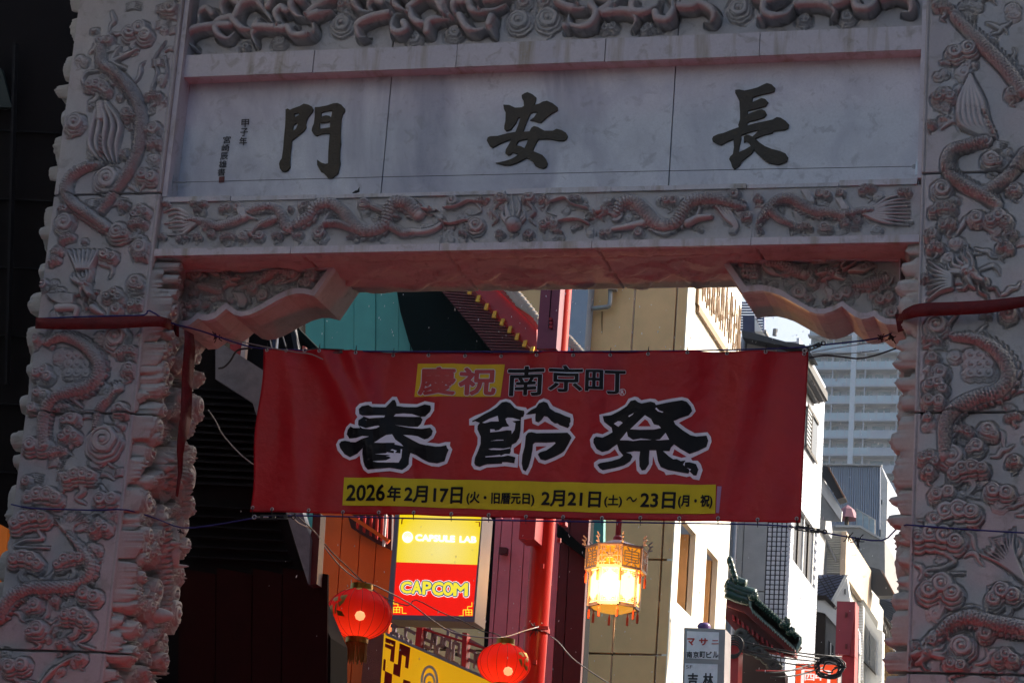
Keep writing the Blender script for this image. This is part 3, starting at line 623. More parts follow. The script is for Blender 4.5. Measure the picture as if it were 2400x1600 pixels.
# ---- top frieze of heavy scrolls
YT = .2; zt0 = zb1+.001; zt1 = zt0+.62
topw = MB().box((.001, YT+.04, zt0), (XR-.001, DEP-.04, zt1+.02)).mk('top_frieze_wall', MT['carved'], gate)
T = Relief('F', YT, .0, XR, zt0, zt1, .0045); T.noise(.006, 5, 9)
t1 = lambda p: cr(420, 0, 3.92, p); t2 = lambda p: cr(1010, 0, 3.92, p); t3 = lambda p: cr(1600, 0, 3.92, p)
T.clouds([(1505,230,95),(1540,40,80),(2170,360,70),(940,390,75),(620,440,50)], t1, .06, 12, [4,0,4,1,1]); T.clouds([(815,200,110),(1085,180,115),(860,30,70),(1050,30,70),(230,310,90),(1640,260,80),(2030,270,90)], t2, .06, 13, [4,4,4,4,1,5,3]); T.clouds([(520,90,105),(1130,190,75),(1520,160,80),(1180,40,60)], t3, .06, 14, [4,1,4,1])
t = T.px; TA = .13
def scr(conv, P, r0=28, r1=12, A=TA): T.tube(t(conv, P), [r0/3.92*K*1.0, r0/3.92*K, r1/3.92*K], A, flat=.72)
for P in ([(1000,310),(870,300),(760,300),(710,360),(730,440)], [(580,80),(500,30),(440,90),(450,180),(520,210)], [(520,210),(400,250),(390,350),(480,400),(550,330)], [(520,210),(620,310),(740,300)],
          [(560,200),(620,90),(740,60),(830,150),(920,280)], [(860,110),(900,40),(980,10),(1060,40)], [(350,180),(300,130),(230,180),(230,290)], [(500,280),(300,290),(160,330),(110,420),(180,480)],
          [(1020,150),(980,120),(930,180),(980,270),(1100,270)], [(1160,60),(1090,30),(1070,110),(1120,190),(1220,200)], [(1220,180),(1330,90),(1460,20)], [(1240,200),(1320,170),(1420,130)], [(1040,300),(1090,370),(1200,370),(1270,330),(1260,240)],
          [(1750,10),(1660,10),(1650,90),(1720,150),(1850,150)], [(1900,80),(1820,50),(1780,110),(1830,170)], [(1970,170),(1800,210),(1680,280),(1690,380),(1750,380)], [(2140,40),(2030,-20),(2010,80),(2090,140),(2160,150)],
          [(2100,260),(2120,320),(2050,350),(1990,300),(2010,190),(2080,160)], [(2150,120),(2260,40),(2352,0)], [(2150,140),(2200,240),(2300,260),(2400,180)], [(740,300),(760,260),(740,200)]):
    scr(t1, P, 40)
for P in ([(0,340),(20,250),(120,220),(260,220)], [(0,20),(90,60),(150,160),(260,200)], [(180,10),(150,80),(200,190)], [(320,70),(260,60),(240,140),(300,200)], [(450,40),(380,20),(390,90),(420,150),(540,150),(620,130),(710,80)], [(300,200),(360,300),(440,330),(560,290)], [(590,210),(570,290),(600,360)],
          [(540,60),(640,40),(740,10)], [(1190,60),(1280,110),(1400,130),(1520,100)], [(1500,100),(1550,170),(1500,270),(1400,300),(1300,260),(1290,170)], [(1270,290),(1330,260)], [(1620,170),(1740,150),(1850,160),(1910,220),(1870,300)], [(1880,70),(1880,150),(1980,160),(2080,110),(2120,40)],
          [(2090,170),(2110,220),(2200,230),(2250,150),(2240,60),(2180,0)], [(1550,20),(1640,60),(1700,30),(1760,-20)], [(1600,150),(1680,100),(1800,10)], [(2300,100),(2400,90)], [(1300,30),(1200,10)]):
    scr(t2, P, 42)
for P in ([(0,110),(120,110),(180,50),(170,-20)], [(170,80),(250,110),(310,180),(280,250),(220,240)], [(680,10),(780,60),(900,40),(980,0)], [(770,70),(770,160),(860,200),(980,170),(1040,80)], [(740,210),(790,180)], [(1080,90),(1200,80),(1330,90),(1410,150),(1380,210)], [(1600,60),(1620,120),(1720,130),(1790,60),(1790,0)], [(1860,40),(1980,10),(2100,50),(2110,150),(2030,150)], [(1420,90),(1520,50),(1600,0)]):
    scr(t3, P, 42)
for (c, P) in ((t1, (1210,190)), (t1, (950,290)), (t1, (1240,370)), (t2, (160,190)), (t2, (480,140)), (t2, (1730,120)), (t1, (2130,170)), (t2, (225,205)), (t2, (1385,100))): T.disc(t(c, [P])[0], .018, TA*1.15)
T.undercut(3, .01, .6, .05)
jt = [.001]+[float(onY(x, y, YT)[0]) for x, y in ((925,60),(1592,40))]+[XR-.001]
for a, b in zip(jt[:-1], jt[1:]): T.build('scroll_block', MT['carved'], topw, a0=a+.002, a1=b-.002)
MB().box((.001, .05, zt1), (XR-.001, DEP, zt1+.25)).mk('upper_beam', MT['band'], gate)
# eaves above the frame (out of view, they shade the top of the gate)
GT = pbr('green_glazed_tile', (.03,.10,.06), .3)
z0 = zt1+.26
m = MB(); m.prism([(-1.6,-.8,z0+.42),(-1.6,.4,z0+.95),(-1.6,2.1,z0+.42),(-1.6,2.1,z0+.32),(-1.6,.4,z0+.5),(-1.6,-.8,z0+.32)], (8.4,0,0)); m.mk('roof', GT, gate)
for i in range(28): MB().bar((-1.5+i*.3,-.7,z0+.27),(-1.5+i*.3,1.9,z0+.27),.09).mk('rafter', MT['soff'], gate)
MB().box((-.9,.1,z0-.01),(6.1,.8,z0+.22)).mk('roof_beam', MT['soff'], gate)
# ---- corner brackets
def bracket(conv, outer, inner, fill, seed, plane_y=.3):
    PL = YPl(plane_y); n = PL.n
    op = [onY(x, y, plane_y) for x, y in conv(outer)]
    op = [np.array([p[0], p[1], min(p[2], zs+.004)]) for p in op]
    b = MB().prism([p+np.array([0, .055, 0]) for p in op], (0, DEP-plane_y-.056, 0)).mk('bracket', MT['soff'], gate)
    ip = [(q[0], min(q[2], zs-.014)) for q in [onY(x, y, plane_y) for x, y in conv(inner)]]
    V, Fc = curve_mesh([[(p[0], p[2]) for p in op], ip], ext=.027)
    mk('bracket_frame', np.stack([V[:, 0], plane_y+.0275-V[:, 2], V[:, 1]], -1), [f for f in Fc], MT['band'], b)
    u = [p[0] for p in ip]; v = [p[1] for p in ip]
    B = Relief('F', plane_y+.05, min(u)-.02, max(u)+.02, min(v)-.02, max(v)+.02, .004); B.noise(.006, 9, seed); fillers(B, 40, .025, .05, .028, seed)
    fill(B, lambda pts: B.px(conv, pts))
    B.undercut(2); U, V2 = np.meshgrid(B.us, B.vs); B.build('bracket_carving', MT['carved_side'], b, mask=inpoly(U, V2, ip), border=False)
    return b
k1 = lambda p: cr(400, 580, 5.113, p); k2 = lambda p: cr(1660, 560, 4.704, p)
def fill1(B, t):
    B.clouds([(1390,200,95),(1000,490,70),(1050,400,65),(1120,590,80),(270,690,90),(200,820,60),(620,620,58),(740,650,45),(1590,430,55),(1780,230,75),(1700,350,70),(1340,400,85),(980,200,60),(500,240,50),(330,330,80),(290,560,60),(450,700,60),(1650,450,60)], k1, .06, 15, [4,4,4,4,5,1,0,4,4,1,4,3,1,4,4,1,1,4])
    B.tube(t([(1110,400),(1180,330),(1290,290),(1400,300),(1480,330)]), [.03,.04,.04], .07, True, 1)
    B.tube(t([(370,470),(480,500),(600,540)]), [.03,.032], .06, True, -1); B.tube(t([(230,330),(330,400),(420,360)]), [.02,.025], .04, True, -1)
    B.head(t([(740,420)])[0], .06, .1, .075)
    for i in range(6): B.tube(t([(1480+i*14,200),(1520+i*10,330),(1450+i*10,400),(1300,460)]), [.006,.012,.004], .045)
    for i in range(5): B.tube(t([(780+i*24,560),(840+i*20,640),(840+i*14,730)]), [.009,.012,.005], .04)
    for i in range(9): B.disc(t([(1640+(i % 3)*45, 300+(i//3)*50)])[0], .02, .05)
    for i in range(4): B.tube(t([(420+i*30,220+i*20),(520+i*20,330),(640+i*10,360)]), [.006,.012,.008], .04)
    for P in ([(560,210),(600,280),(660,330)], [(690,200),(670,270),(700,330)], [(820,210),(780,260),(740,320)]): B.tube(t(P), [.006,.011], .06)
    B.tube(t([(1560,290),(1650,250),(1740,240)]), [.02,.014], .055)
def fill2(B, t):
    B.clouds([(1010,600,100),(1110,660,60),(1150,490,65),(1120,400,60),(1440,650,70),(1530,600,78),(1900,680,70),(2000,650,70),(2030,820,85),(880,380,70),(470,350,90),(520,420,70),(380,270,60),(1180,240,70),(1720,330,60),(1950,560,70),(1780,230,60),(760,230,85),(1300,700,40)], k2, .06, 16, [4,4,4,4,4,4,4,4,4,1,3,1,4,4,4,3,1,4,1])
    B.tube(t([(680,280),(800,290),(940,350),(1060,410)]), [.036,.042,.036], .07, True, 1)
    B.tube(t([(1960,450),(1850,480),(1740,510),(1600,530)]), [.034,.038,.02], .065, True, 1)
    B.head(t([(1330,400)])[0], .07, math.pi+.25, .075, -1)
    for i in range(5): B.tube(t([(620+i*14,230),(620+i*16,320),(720+i*10,400),(820,410)]), [.006,.014,.004], .045)
    for i in range(12): B.disc(t([(400+(i % 4)*42, 320+(i//4)*50)])[0], .02, .055)
    for i in range(5): B.tube(t([(1560+i*20,370),(1640+i*20,340+i*8),(1780+i*14,260+i*14)]), [.012,.014,.006], .05)
    for P in ([(1480,320),(1540,240),(1600,190)], [(1500,360),(1600,300),(1660,240)], [(1300,250),(1380,210),(1420,180)]): B.tube(t(P), [.011,.006], .065)
    for i in range(4): B.tube(t([(1300+i*20,560),(1330+i*16,640),(1290+i*12,730)]), [.008,.012,.005], .04)
bracket(k1, [(100,940),(220,930),(290,880),(330,850),(370,870),(440,875),(520,850),(590,800),(640,755),(665,735),(700,760),(760,805),(840,822),(930,810),(1050,760),(1160,700),(1270,635),(1390,580),(1500,550),(1600,550),(1720,580),(1970,125),(100,125)],
        [(110,880),(210,870),(280,820),(325,780),(370,800),(440,805),(520,775),(600,710),(665,660),(720,705),(790,755),(860,765),(950,745),(1060,690),(1180,620),(1290,555),(1400,505),(1500,485),(1590,485),(1690,510),(1890,165),(110,165)], fill1, 41)
bracket(k2, [(140,160),(375,590),(450,575),(600,568),(700,590),(800,625),(900,680),(1000,735),(1100,790),(1180,820),(1270,825),(1380,790),(1470,740),(1530,790),(1600,845),(1680,880),(1750,875),(1825,850),(1880,900),(1950,935),(2110,945),(2120,160)],
        [(235,185),(410,520),(500,505),(600,505),(700,525),(800,560),(900,620),(1000,680),(1100,740),(1180,765),(1270,770),(1380,740),(1480,680),(1540,730),(1610,780),(1690,815),(1750,815),(1830,785),(1890,840),(1960,875),(2100,885),(2105,185)], fill2, 42)
# ================================================================== RED BANNER AND ITS ROPES
BN = pbr('red_vinyl', (.42,.005,.013), .34, var=.10, vscale=3, bump=.35, bscale=11, spec=.28)
YL = pbr('yellow_vinyl', (.72,.52,.02), .5, var=.06, spec=.2); YL2 = pbr('yellow_green_vinyl', (.62,.56,.015), .5, var=.05, spec=.2)
WHV = pbr('pale_blue_white_print', (.78,.84,.95), .5, var=.04, spec=.2); BKV = pbr('black_print', (.005,.005,.008), .4, var=.2, spec=.15); REDP = pbr('red_print', (.42,.012,.02), .4)
PUR = pbr('mauve_tape', (.38,.22,.42), .5); METAL = pbr('steel', (.45,.46,.48), .35, .9); BLK = pbr('black_plastic', (.012,.012,.014), .5); BLU = pbr('blue_rope', (.015,.02,.20), .6, bump=.6, bscale=300)
WIRE = pbr('pale_wire', (.30,.28,.27), .5, .3); WIREB = pbr('dark_wire', (.03,.03,.035), .6)
YB_ = .5; BP = YPl(YB_)
bTL, bTR, bBL, bBR = (621,820), (1894,821), (583,1198), (1877,1225)
def wr(x, z):
    u = (x-.7)/3.75; v = (7.1-z)/1.15
    w = .010*np.sin(u*38+2*np.sin(v*2+u*5))*(1-.6*v)+.006*np.sin(u*71+v*3)+.012*np.sin(u*9+v*4)
    w = w*(.5+.5*np.clip(1.1-v, 0, 1))
    for (a, b, wd, am) in ((.045,.32,.022,.030), (.11,.27,.018,.020), (.02,.10,.02,.016), (.93,-.10,.03,.012), (.80,-.12,.03,.010), (.30,.05,.02,.008), (.52,-.03,.02,.008), (.56,-.05,.015,.006)):
        d = u-(a+b*v*.55); w = w+am*np.exp(-(d/wd)**2)*np.clip(1.05-v*.5, 0, 1)
    for k in range(16): d = u-(k+.35)/15.6; w = w+.005*np.exp(-(d/.0055)**2)*np.exp(-np.clip(v, 0, 2)*5)+.003*np.exp(-((d-v*.03)/.006)**2)*np.exp(-np.clip(v, 0, 2)*3)
    return w*1.35
def bmap(px_, py_, lift):
    p = onY(px_, py_, YB_); p = p.copy(); p[:, 1] -= wr(p[:, 0], p[:, 2])+lift; return p
NX, NY = 260, 84
ban = thing('banner', onY(1250, 1020, YB_)*np.array([1,1,1]), 'big red vinyl festival banner strung across the gate opening', 'banner')
uu, vv = np.meshgrid(np.linspace(0, 1, NX), np.linspace(0, 1, NY))
sag = 4*np.sin(uu*math.pi)+1.6*np.abs(np.sin(uu*math.pi*15.3))
X = (bTL[0]*(1-uu)+bTR[0]*uu)*(1-vv)+(bBL[0]*(1-uu)+bBR[0]*uu)*vv
Y = (bTL[1]*(1-uu)+bTR[1]*uu+sag)*(1-vv)+(bBL[1]*(1-uu)+bBR[1]*uu+2*np.sin(uu*math.pi))*vv
BX = X+np.where(uu < .01, 4*np.sin(vv*9), 0)
P = bmap(BX.ravel(), Y.ravel(), 0)
idx = np.arange(NX*NY).reshape(NY, NX)
Fq = np.stack([idx[:-1, :-1], idx[1:, :-1], idx[1:, 1:], idx[:-1, 1:]], -1).reshape(-1, 4)
sheet = mk('sheet', P, Fq.tolist(), BN, ban, smooth=True)
sol = sheet.modifiers.new('thickness', 'SOLIDIFY'); sol.thickness = .0015; sol.offset = -1
for a, b, mt in ((0, .012, BN),):
    pass
bx = MB()     # hem stitched along all edges, slightly proud
def bflat(name, loops, mat, lift, off=0, sub=16, **k): return flat(name, loops, None, mat, ban, lift=lift, off=off, mapf=bmap, sub=sub, **k)
def btext(name, body, TL, TR, BL, mat, lift, off=0, sub=14, **k): return text(name, body, TL, TR, BL, YPl(YB_), mat, ban, lift=lift, off=off, mapf=bmap, sub=sub, **k)
hf = lambda p: cr(960, 840, 4.523, p)
bflat('yellow_patch', [hf([(85,52),(1008,60),(965,410),(45,400)])], YL, .004)
for ch, a, b, c in (('慶', (95,85), (505,92), (80,385)), ('祝', (530,92), (930,100), (515,390))):
    a, b, c = hf([a, b, c]); btext('white_outline', ch, a, b, c, WHV, .006, .06, fit=.034); btext('red_character', ch, a, b, c, REDP, .009, .034)
for ch, a, b, c in (('南', (1045,80), (1445,84), (1030,400)), ('京', (1485,80), (1850,84), (1478,360)), ('町', (1875,128), (2295,130), (1868,378))):
    a, b, c = hf([a, b, c]); btext('white_outline', ch, a, b, c, WHV, .006, .042, fit=.022); btext('black_character', ch, a, b, c, BKV, .009, .020)
def circ(cx, cy, r, n=24, ex=1): return [(cx+r*math.cos(2*math.pi*i/n), cy+r*ex*math.sin(2*math.pi*i/n)) for i in range(n)]
c0 = hf([(2258, 358)])[0]
bflat('registered_ring', [circ(*c0, 8.2), circ(*c0, 7.0)], WHV, .006); btext('registered_letter', 'R', (c0[0]-4.2, c0[1]-5), (c0[0]+4.2, c0[1]-5), (c0[0]-4.2, c0[1]+5), WHV, .006, .02)
q1 = lambda p: cr(780, 920, 7.841, p); q2 = lambda p: cr(1090, 930, 8.252, p); q3 = lambda p: cr(1380, 920, 7.466, p)
bflat('white_outline', [q1([(720,170),(725,210),(950,205),(1085,65),(1170,70),(1225,190),(1540,200),(1690,150),(1875,190),(1870,330),(1800,440),(1720,495),(1670,600),(1820,590),(1890,650),(1915,730),(1860,850),(1745,920),(1960,945),(2080,912),(2168,912),(2160,980),(2205,1045),(2160,1180),(2110,1305),(1960,1370),(1830,1360),(1700,1310),(1570,1240),(1465,1180),(1460,1330),(1400,1420),(1290,1490),(1070,1455),(900,1475),(660,1490),(570,1420),(520,1300),(500,1160),(420,1210),(310,1240),(190,1180),(90,1060),(60,950),(110,860),(215,835),(215,740),(260,640),(340,575),(425,605),(430,530),(470,460),(435,400),(440,290),(500,210),(600,178)])], WHV, .005)
bflat('black_character', [q1([(490,310),(540,255),(660,232),(730,268),(970,262),(1095,128),(1135,128),(1165,190),(1170,238),(1310,258),(1540,258),(1690,212),(1800,240),(1812,300),(1790,360),(1700,438),(1610,440),(1650,490),(1620,570),(1560,625),(1640,665),(1800,650),(1850,710),(1830,790),(1760,850),(1690,865),(1640,900),(1720,970),(1900,1000),(2000,995),(2095,972),(2110,1020),(2138,1055),(2100,1150),(2065,1265),(1930,1310),(1780,1290),(1650,1225),(1540,1150),(1430,1105),(1405,1200),(1400,1320),(1350,1380),(1285,1428),(1150,1405),(1060,1395),(900,1415),(660,1425),(600,1360),(570,1260),(555,1130),(565,1030),(460,1120),(320,1185),(220,1130),(140,1020),(120,940),(160,895),(230,885),(340,905),(300,825),(265,770),(290,690),(345,635),(400,665),(520,665),(485,600),(490,520),(570,455),(560,430),(500,400)])], BKV, .0075)
for P_ in ([(530,430),(965,422),(950,458),(680,478),(600,450)], [(1120,435),(1160,390),(1300,378),(1450,385),(1610,440)], [(500,625),(620,660),(780,620),(850,615),(878,630),(820,660),(700,678),(560,668)], [(1150,595),(1400,620),(1570,625),(1750,655),(1620,665),(1350,632)],
           [(310,850),(370,850),(450,845),(560,810),(680,815),(560,860),(430,920),(330,912)], [(1295,775),(1450,780),(1560,800),(1690,865),(1760,860),(1740,980),(1600,940),(1450,860)], [(775,930),(900,850),(1000,790),(1100,770),(1160,870),(1250,930),(1300,985),(1150,960),(1148,928),(950,940)],
           [(800,1145),(1000,1130),(1020,1110),(1140,1125),(1140,1080),(1080,1075),(1110,1050),(1190,1075),(1160,1115),(1250,1120),(1255,1040),(1280,1040),(1270,1200),(1225,1295),(1020,1300),(850,1300),(760,1280),(1000,1260),(1090,1215),(1060,1190),(1000,1190),(1080,1165),(950,1155)]):
    bflat('white_gap', [q1(P_)], WHV, .0095)
bflat('white_outline', [q2([(85,430),(200,370),(330,325),(480,250),(600,160),(680,70),(790,38),(880,55),(1000,180),(1190,215),(1215,255),(1380,180),(1450,80),(1540,45),(1640,80),(1710,190),(1890,265),(2095,350),(2115,450),(2105,550),(2035,650),(2148,790),(2050,930),(1920,1140),(1760,1220),(1550,1305),(1430,1270),(1360,1160),(1310,1350),(1220,1520),(1120,1490),(1050,1330),(1055,1140),(1045,1130),(1030,1375),(770,1340),(600,1360),(430,1375),(310,1432),(190,1410),(135,1320),(150,1190),(210,1050),(255,930),(260,800),(195,680),(195,555),(88,555)]),
     q2([(1155,450),(1305,420),(1320,530),(1430,575),(1560,490),(1700,560),(1830,635),(1430,650),(1250,640),(1140,720),(1150,560)]), q2([(950,1000),(1100,890),(1115,830),(1090,1000),(1060,1130),(950,1090)]), q2([(1385,970),(1590,960),(1385,1060)])], WHV, .005)
bflat('black_character', [q2([(150,470),(250,425),(380,350),(500,290),(620,210),(720,110),(800,93),(880,120),(960,210),(1040,250),(1150,275),(1160,330),(1140,395),(1095,405),(1090,490),(1085,650),(1060,800),(1000,890),(915,930),(905,975),(890,1010),(895,1050),(870,1112),(750,1115),(900,1150),(985,1175),(965,1290),(820,1265),(730,1265),(720,1295),(600,1300),(450,1310),(380,1330),(300,1365),(220,1340),(195,1290),(210,1190),(270,1060),(320,920),(320,780),(255,640),(260,570),(300,515),(210,478),(155,492)]),
     q2([(1190,350),(1290,270),(1390,225),(1450,140),(1540,110),(1610,135),(1660,240),(1760,305),(1850,330),(1950,380),(2050,415),(2055,490),(2030,530),(2035,570),(2000,615),(1900,575),(1840,555),(1800,520),(1750,525),(1680,480),(1650,440),(1610,400),(1550,390),(1500,460),(1440,512),(1380,490),(1375,420),(1385,340),(1260,355)]),
     q2([(1190,770),(1230,710),(1300,695),(1400,718),(1700,705),(1990,700),(2040,745),(2072,800),(2010,920),(1930,1050),(1870,1095),(1720,1170),(1560,1235),(1470,1215),(1420,1120),(1460,1080),(1580,1040),(1680,970),(1760,900),(1740,880),(1580,895),(1370,895),(1330,930),(1320,1030),(1290,1190),(1240,1360),(1185,1450),(1135,1420),(1110,1300),(1125,1130),(1170,970)])], BKV, .0075)
for P_ in ([(350,512),(480,440),(645,375),(665,485),(520,490),(400,525)], [(790,430),(830,405),(930,410),(1090,460),(920,475),(985,515),(970,640),(915,725),(905,655),(820,650),(660,680),(505,700),(505,640),(580,640),(600,665),(670,650),(740,590),(860,575),(850,545),(820,520)], [(498,875),(620,840),(750,835),(760,848),(560,862)],
           [(470,1020),(560,1003),(760,1005),(890,980),(880,1000),(700,1035),(520,1038)], [(410,1165),(600,1140),(690,1125),(700,1145),(780,1108),(900,1110),(870,1130),(760,1155),(600,1168),(415,1180)]):
    bflat('white_gap', [q2(P_)], WHV, .0095)
tri = q3([(865,595),(990,475),(1035,500),(1090,595)])
bflat('white_outline', [q3([(190,390),(370,340),(500,290),(640,210),(700,110),(810,75),(870,90),(925,140),(1080,112),(1170,120),(1220,160),(1450,115),(1640,85),(1740,110),(1830,210),(1870,320),(1800,410),(1580,530),(1700,620),(1850,700),(2070,680),(2130,760),(2145,850),(2090,990),(1780,1140),(1810,1180),(1900,1180),(1955,1240),(1990,1350),(1930,1525),(1820,1505),(1770,1455),(1710,1470),(1500,1425),(1350,1440),(1320,1385),(1220,1340),(1170,1250),(1125,1110),(1115,1250),(1070,1340),(1005,1420),(900,1425),(840,1360),(820,1170),(700,1290),(540,1350),(370,1385),(250,1415),(170,1385),(90,1290),(90,1220),(170,1160),(350,1135),(525,1095),(455,985),(370,1050),(240,1095),(120,1060),(40,950),(25,830),(80,730),(150,710),(240,725),(355,665),(270,600),(200,510)]), q3([(1500,990),(1710,1115),(1620,1135),(1465,1090)])], WHV, .005)
bflat('black_character', [q3([(250,415),(390,395),(540,320),(670,240),(740,150),(820,135),(870,175),(930,198),(1090,165),(1160,185),(1185,225),(1400,180),(1640,142),(1720,165),(1790,250),(1810,320),(1750,400),(1600,450),(1520,490),(1490,500),(1520,560),(1650,660),(1780,740),(1880,758),(2055,740),(2085,830),(2055,940),(1900,1015),(1760,1065),(1600,980),(1495,905),(1440,960),(1415,1025),(1300,1020),(1400,1110),(1480,1165),(1540,1160),(1610,1195),(1690,1180),(1680,1215),(1760,1210),(1870,1240),(1915,1340),(1880,1445),(1830,1440),(1760,1370),(1740,1410),(1550,1380),(1380,1350),(1260,1300),(1210,1190),(1180,1010),(1065,1010),(1055,1150),(1055,1250),(990,1350),(930,1362),(890,1290),(885,1150),(900,1030),(800,1025),(655,1048),(740,1075),(768,1120),(730,1200),(620,1270),(450,1315),(240,1350),(190,1320),(148,1255),(200,1225),(400,1190),(540,1150),(605,1100),(530,1010),(495,900),(420,950),(340,1010),(230,1035),(140,985),(85,880),(90,810),(130,770),(240,785),(330,740),(415,690),(400,610),(330,560),(270,510)])], BKV, .0075)
for P_ in ([(440,545),(510,500),(560,503),(598,530),(520,598)], [(695,415),(795,365),(770,395),(712,432)], [(1170,290),(1190,268),(1240,320),(1315,345),(1295,360),(1215,335)], [(730,645),(990,402),(1095,465),(1145,560),(1230,580),(1270,625),(1150,650),(900,655)], [(545,832),(610,760),(670,685),(690,770),(780,830),(920,805),(1105,828),(900,832),(780,850),(700,838)], [(1170,830),(1250,820),(1350,708),(1412,825),(1230,838)], [(1650,1255),(1690,1185),(1675,1280)], [(1710,1310),(1790,1335),(1760,1370),(1755,1335)]):
    bflat('white_gap', [q3(P_)], WHV, .0095)
bflat('red_gap', [tri], BN, .0115)
bflat('yellow_strip', [[(807,1118.5),(1100,1125.5),(1400,1131),(1679,1136),(1677.5,1204.6),(1400,1200),(1100,1192),(803,1184)]], YL2, .005)
bflat('mauve_tape', [C9([(238,232),(268,234),(250,416),(230,414)])], PUR, .0035)
def dt(body, x0, x1, y0, y1, sk=4):      # crop-8 pixel box, baseline tilts down to the right
    k = .021; P_ = [(x0+sk, y0+k*0), (x1+sk, y0+k*(x1-x0)), (x0-sk, y1)]
    a, b, c = C8(P_); btext('date_text', body, a, b, c, BKV, .0072, .03 if y1-y0 > 85 else .022, sub=20)
dt('2026', 36, 308, 218, 330); dt('年', 322, 415, 232, 338); dt('2月17日', 436, 830, 228, 345); dt('(火・旧暦元日)', 856, 1316, 268, 358, 2); dt('2月21日', 1362, 1765, 254, 366); dt('(土)', 1788, 1912, 286, 372, 2)
dt('〜', 1942, 2012, 300, 336); dt('23日', 2036, 2275, 264, 380); dt('(月・祝)', 2292, 2530, 284, 380, 2)
# eyelets and cable ties
EY = MB(); 
def torus(m, c, R, r, ax=1, n=16, k=8):
    V = []; 
    for i in range(n):
        a = 2*math.pi*i/n
        for j in range(k):
            b = 2*math.pi*j/k; q = (R+r*math.cos(b)); v = [q*math.cos(a), r*math.sin(b), q*math.sin(a)]
            if ax == 0: v = [v[1], v[0], v[2]]
            V.append(np.array(c)+v)
    Fx = [(i*k+j, i*k+(j+1) % k, ((i+1) % n)*k+(j+1) % k, ((i+1) % n)*k+j) for i in range(n) for j in range(k)]
    return m.add(V, Fx)
tops = C4([(1828,853),(1958,855),(2188,862)])+C5([(108,870),(348,874),(593,878),(840,881),(1085,882),(1332,880),(1580,881),(1832,880),(2093,877)])+C6([(38,868),(300,864),(567,860),(825,866)])
bots = C7([(1717,373),(1852,385),(2101,392)])+C8([(12,405),(259,410),(500,413),(750,418),(1003,424),(1257,436),(1510,438),(1772,443),(2035,443),(2300,446)])+C9([(244,450),(512,458),(777,451)])
em = tm = None
for i, (x, y) in enumerate(tops+bots):
    p = bmap(np.array([x]), np.array([y]), .003)[0]
    up = i < len(tops)
    if em is None:
        o = torus(MB(), p, .0095, .0035).mk('eyelet', METAL, ban, smooth=True); em = (o, p)
        m = MB().tube([p+(0,-.006,-.004), p+(0,-.008,.012), p+(.002,.0,.034), p+(0,.008,.012), p+(0,.004,0)], .003, 5); m.tube([p+(0,-.002,.03), p+(.003,-.004,.05)], .0022, 4); to = m.mk('cable_tie', BLK, ban); tm = (to, p)
    else:
        o = em[0].copy(); COL.objects.link(o); o.location = Vector(p-em[1]); o.parent = ban
        t_ = tm[0].copy(); COL.objects.link(t_); t_.parent = ban
        if up: t_.location = Vector(p-tm[1])
        else:
            t_.rotation_euler = (math.pi, 0, 0); l = Matrix.Rotation(math.pi, 3, 'X') @ Vector(tm[1]-ROOT[ban]); t_.location = Vector(p-ROOT[ban])-l
def dep(p, Y): return onY(p[0], p[1], Y)
def rope(name, pts, r, mat, label, cat='rope', group=None, n=8, sm=3):
    return MB().tube(smooth_pts(pts, sm), r, n).mk(name, mat, smooth=True, label=label, cat=cat, group=group)
top = [(89,742),(200,741),(300,740),(352,738)]
rope('rope', [onY(88,746,-.075)]+[onY(x, y, -.085) for x, y in ((200,742),(280,740),(338,738))]+[np.array([.05,-.06,onX(352,742,.0)[2]]), onX(400,756,.16)]+[onY(x, y, Y) for x, y, Y in ((470,775,.3),(560,805,.45),(621,817,.49),(800,822,.49),(1000,824,.49),(1250,824,.49),(1500,823,.49),(1700,820,.49),(1855,815,.49),(1890,812,.49),(1950,806,.49),(2065,791,.5),(2105,768,.48))], .0055, BLU, 'blue rope along the top edge of the banner')
rope('rope', [onY(x, y, -.075) for x, y in ((26,1181),(70,1190),(150,1193),(230,1195))]+[np.array([.03,-.02,onX(287,1195,.0)[2]]), np.array([.16,.2,onX(350,1212,.12)[2]])]+[onY(x, y, Y) for x, y, Y in ((426,1236,.45),(500,1230,.47),(575,1217,.49),(640,1208,.49),(760,1209,.495),(1000,1215,.495),(1250,1220,.495),(1500,1224,.495),(1750,1228,.495),(1850,1233,.495),(1910,1243,.495),(1985,1257,.47),(2066,1266,.40),(2100,1240,.2),(2122,1230,.0),(2136,1230,-.06),(2250,1239,-.08),(2400,1248,-.08)) ], .005, BLU, 'blue rope along the bottom edge of the banner')
rope('cord', [onY(x, y, Y) for x, y, Y in ((528,792,.5),(600,808,.46),(640,816,.46),(700,826,.46),(730,830,.46),(757,842,.44))], .004, WIRE, 'pale thin cord knotted at the top left corner of the banner', 'cord')
rope('cord', [onY(x, y, .46) for x, y in ((1903,825),(1960,815),(2040,803),(2060,797))], .003, WIRE, 'pale thin cord at the top right corner of the banner', 'cord')
rope('cable', [onY(x, y, .44) for x, y in ((1895,838),(1930,833),(1965,835),(2010,840),(2050,833),(2100,816))], .0055, BLK, 'thick black cable hanging right of the banner under the bracket', 'cable')
rope('cable', [onY(x, y, .47) for x, y in ((1905,832),(1920,830),(1970,830),(2030,824),(2060,820))], .0025, BLK, 'thin black cable above the thick one right of the banner', 'cable')
rope('cable', [onY(x, y, .5) for x, y in ((512,863),(525,860),(540,845),(552,825),(565,818),(590,816))], .007, BLK, 'short bent black cable beside the left pillar', 'cable')
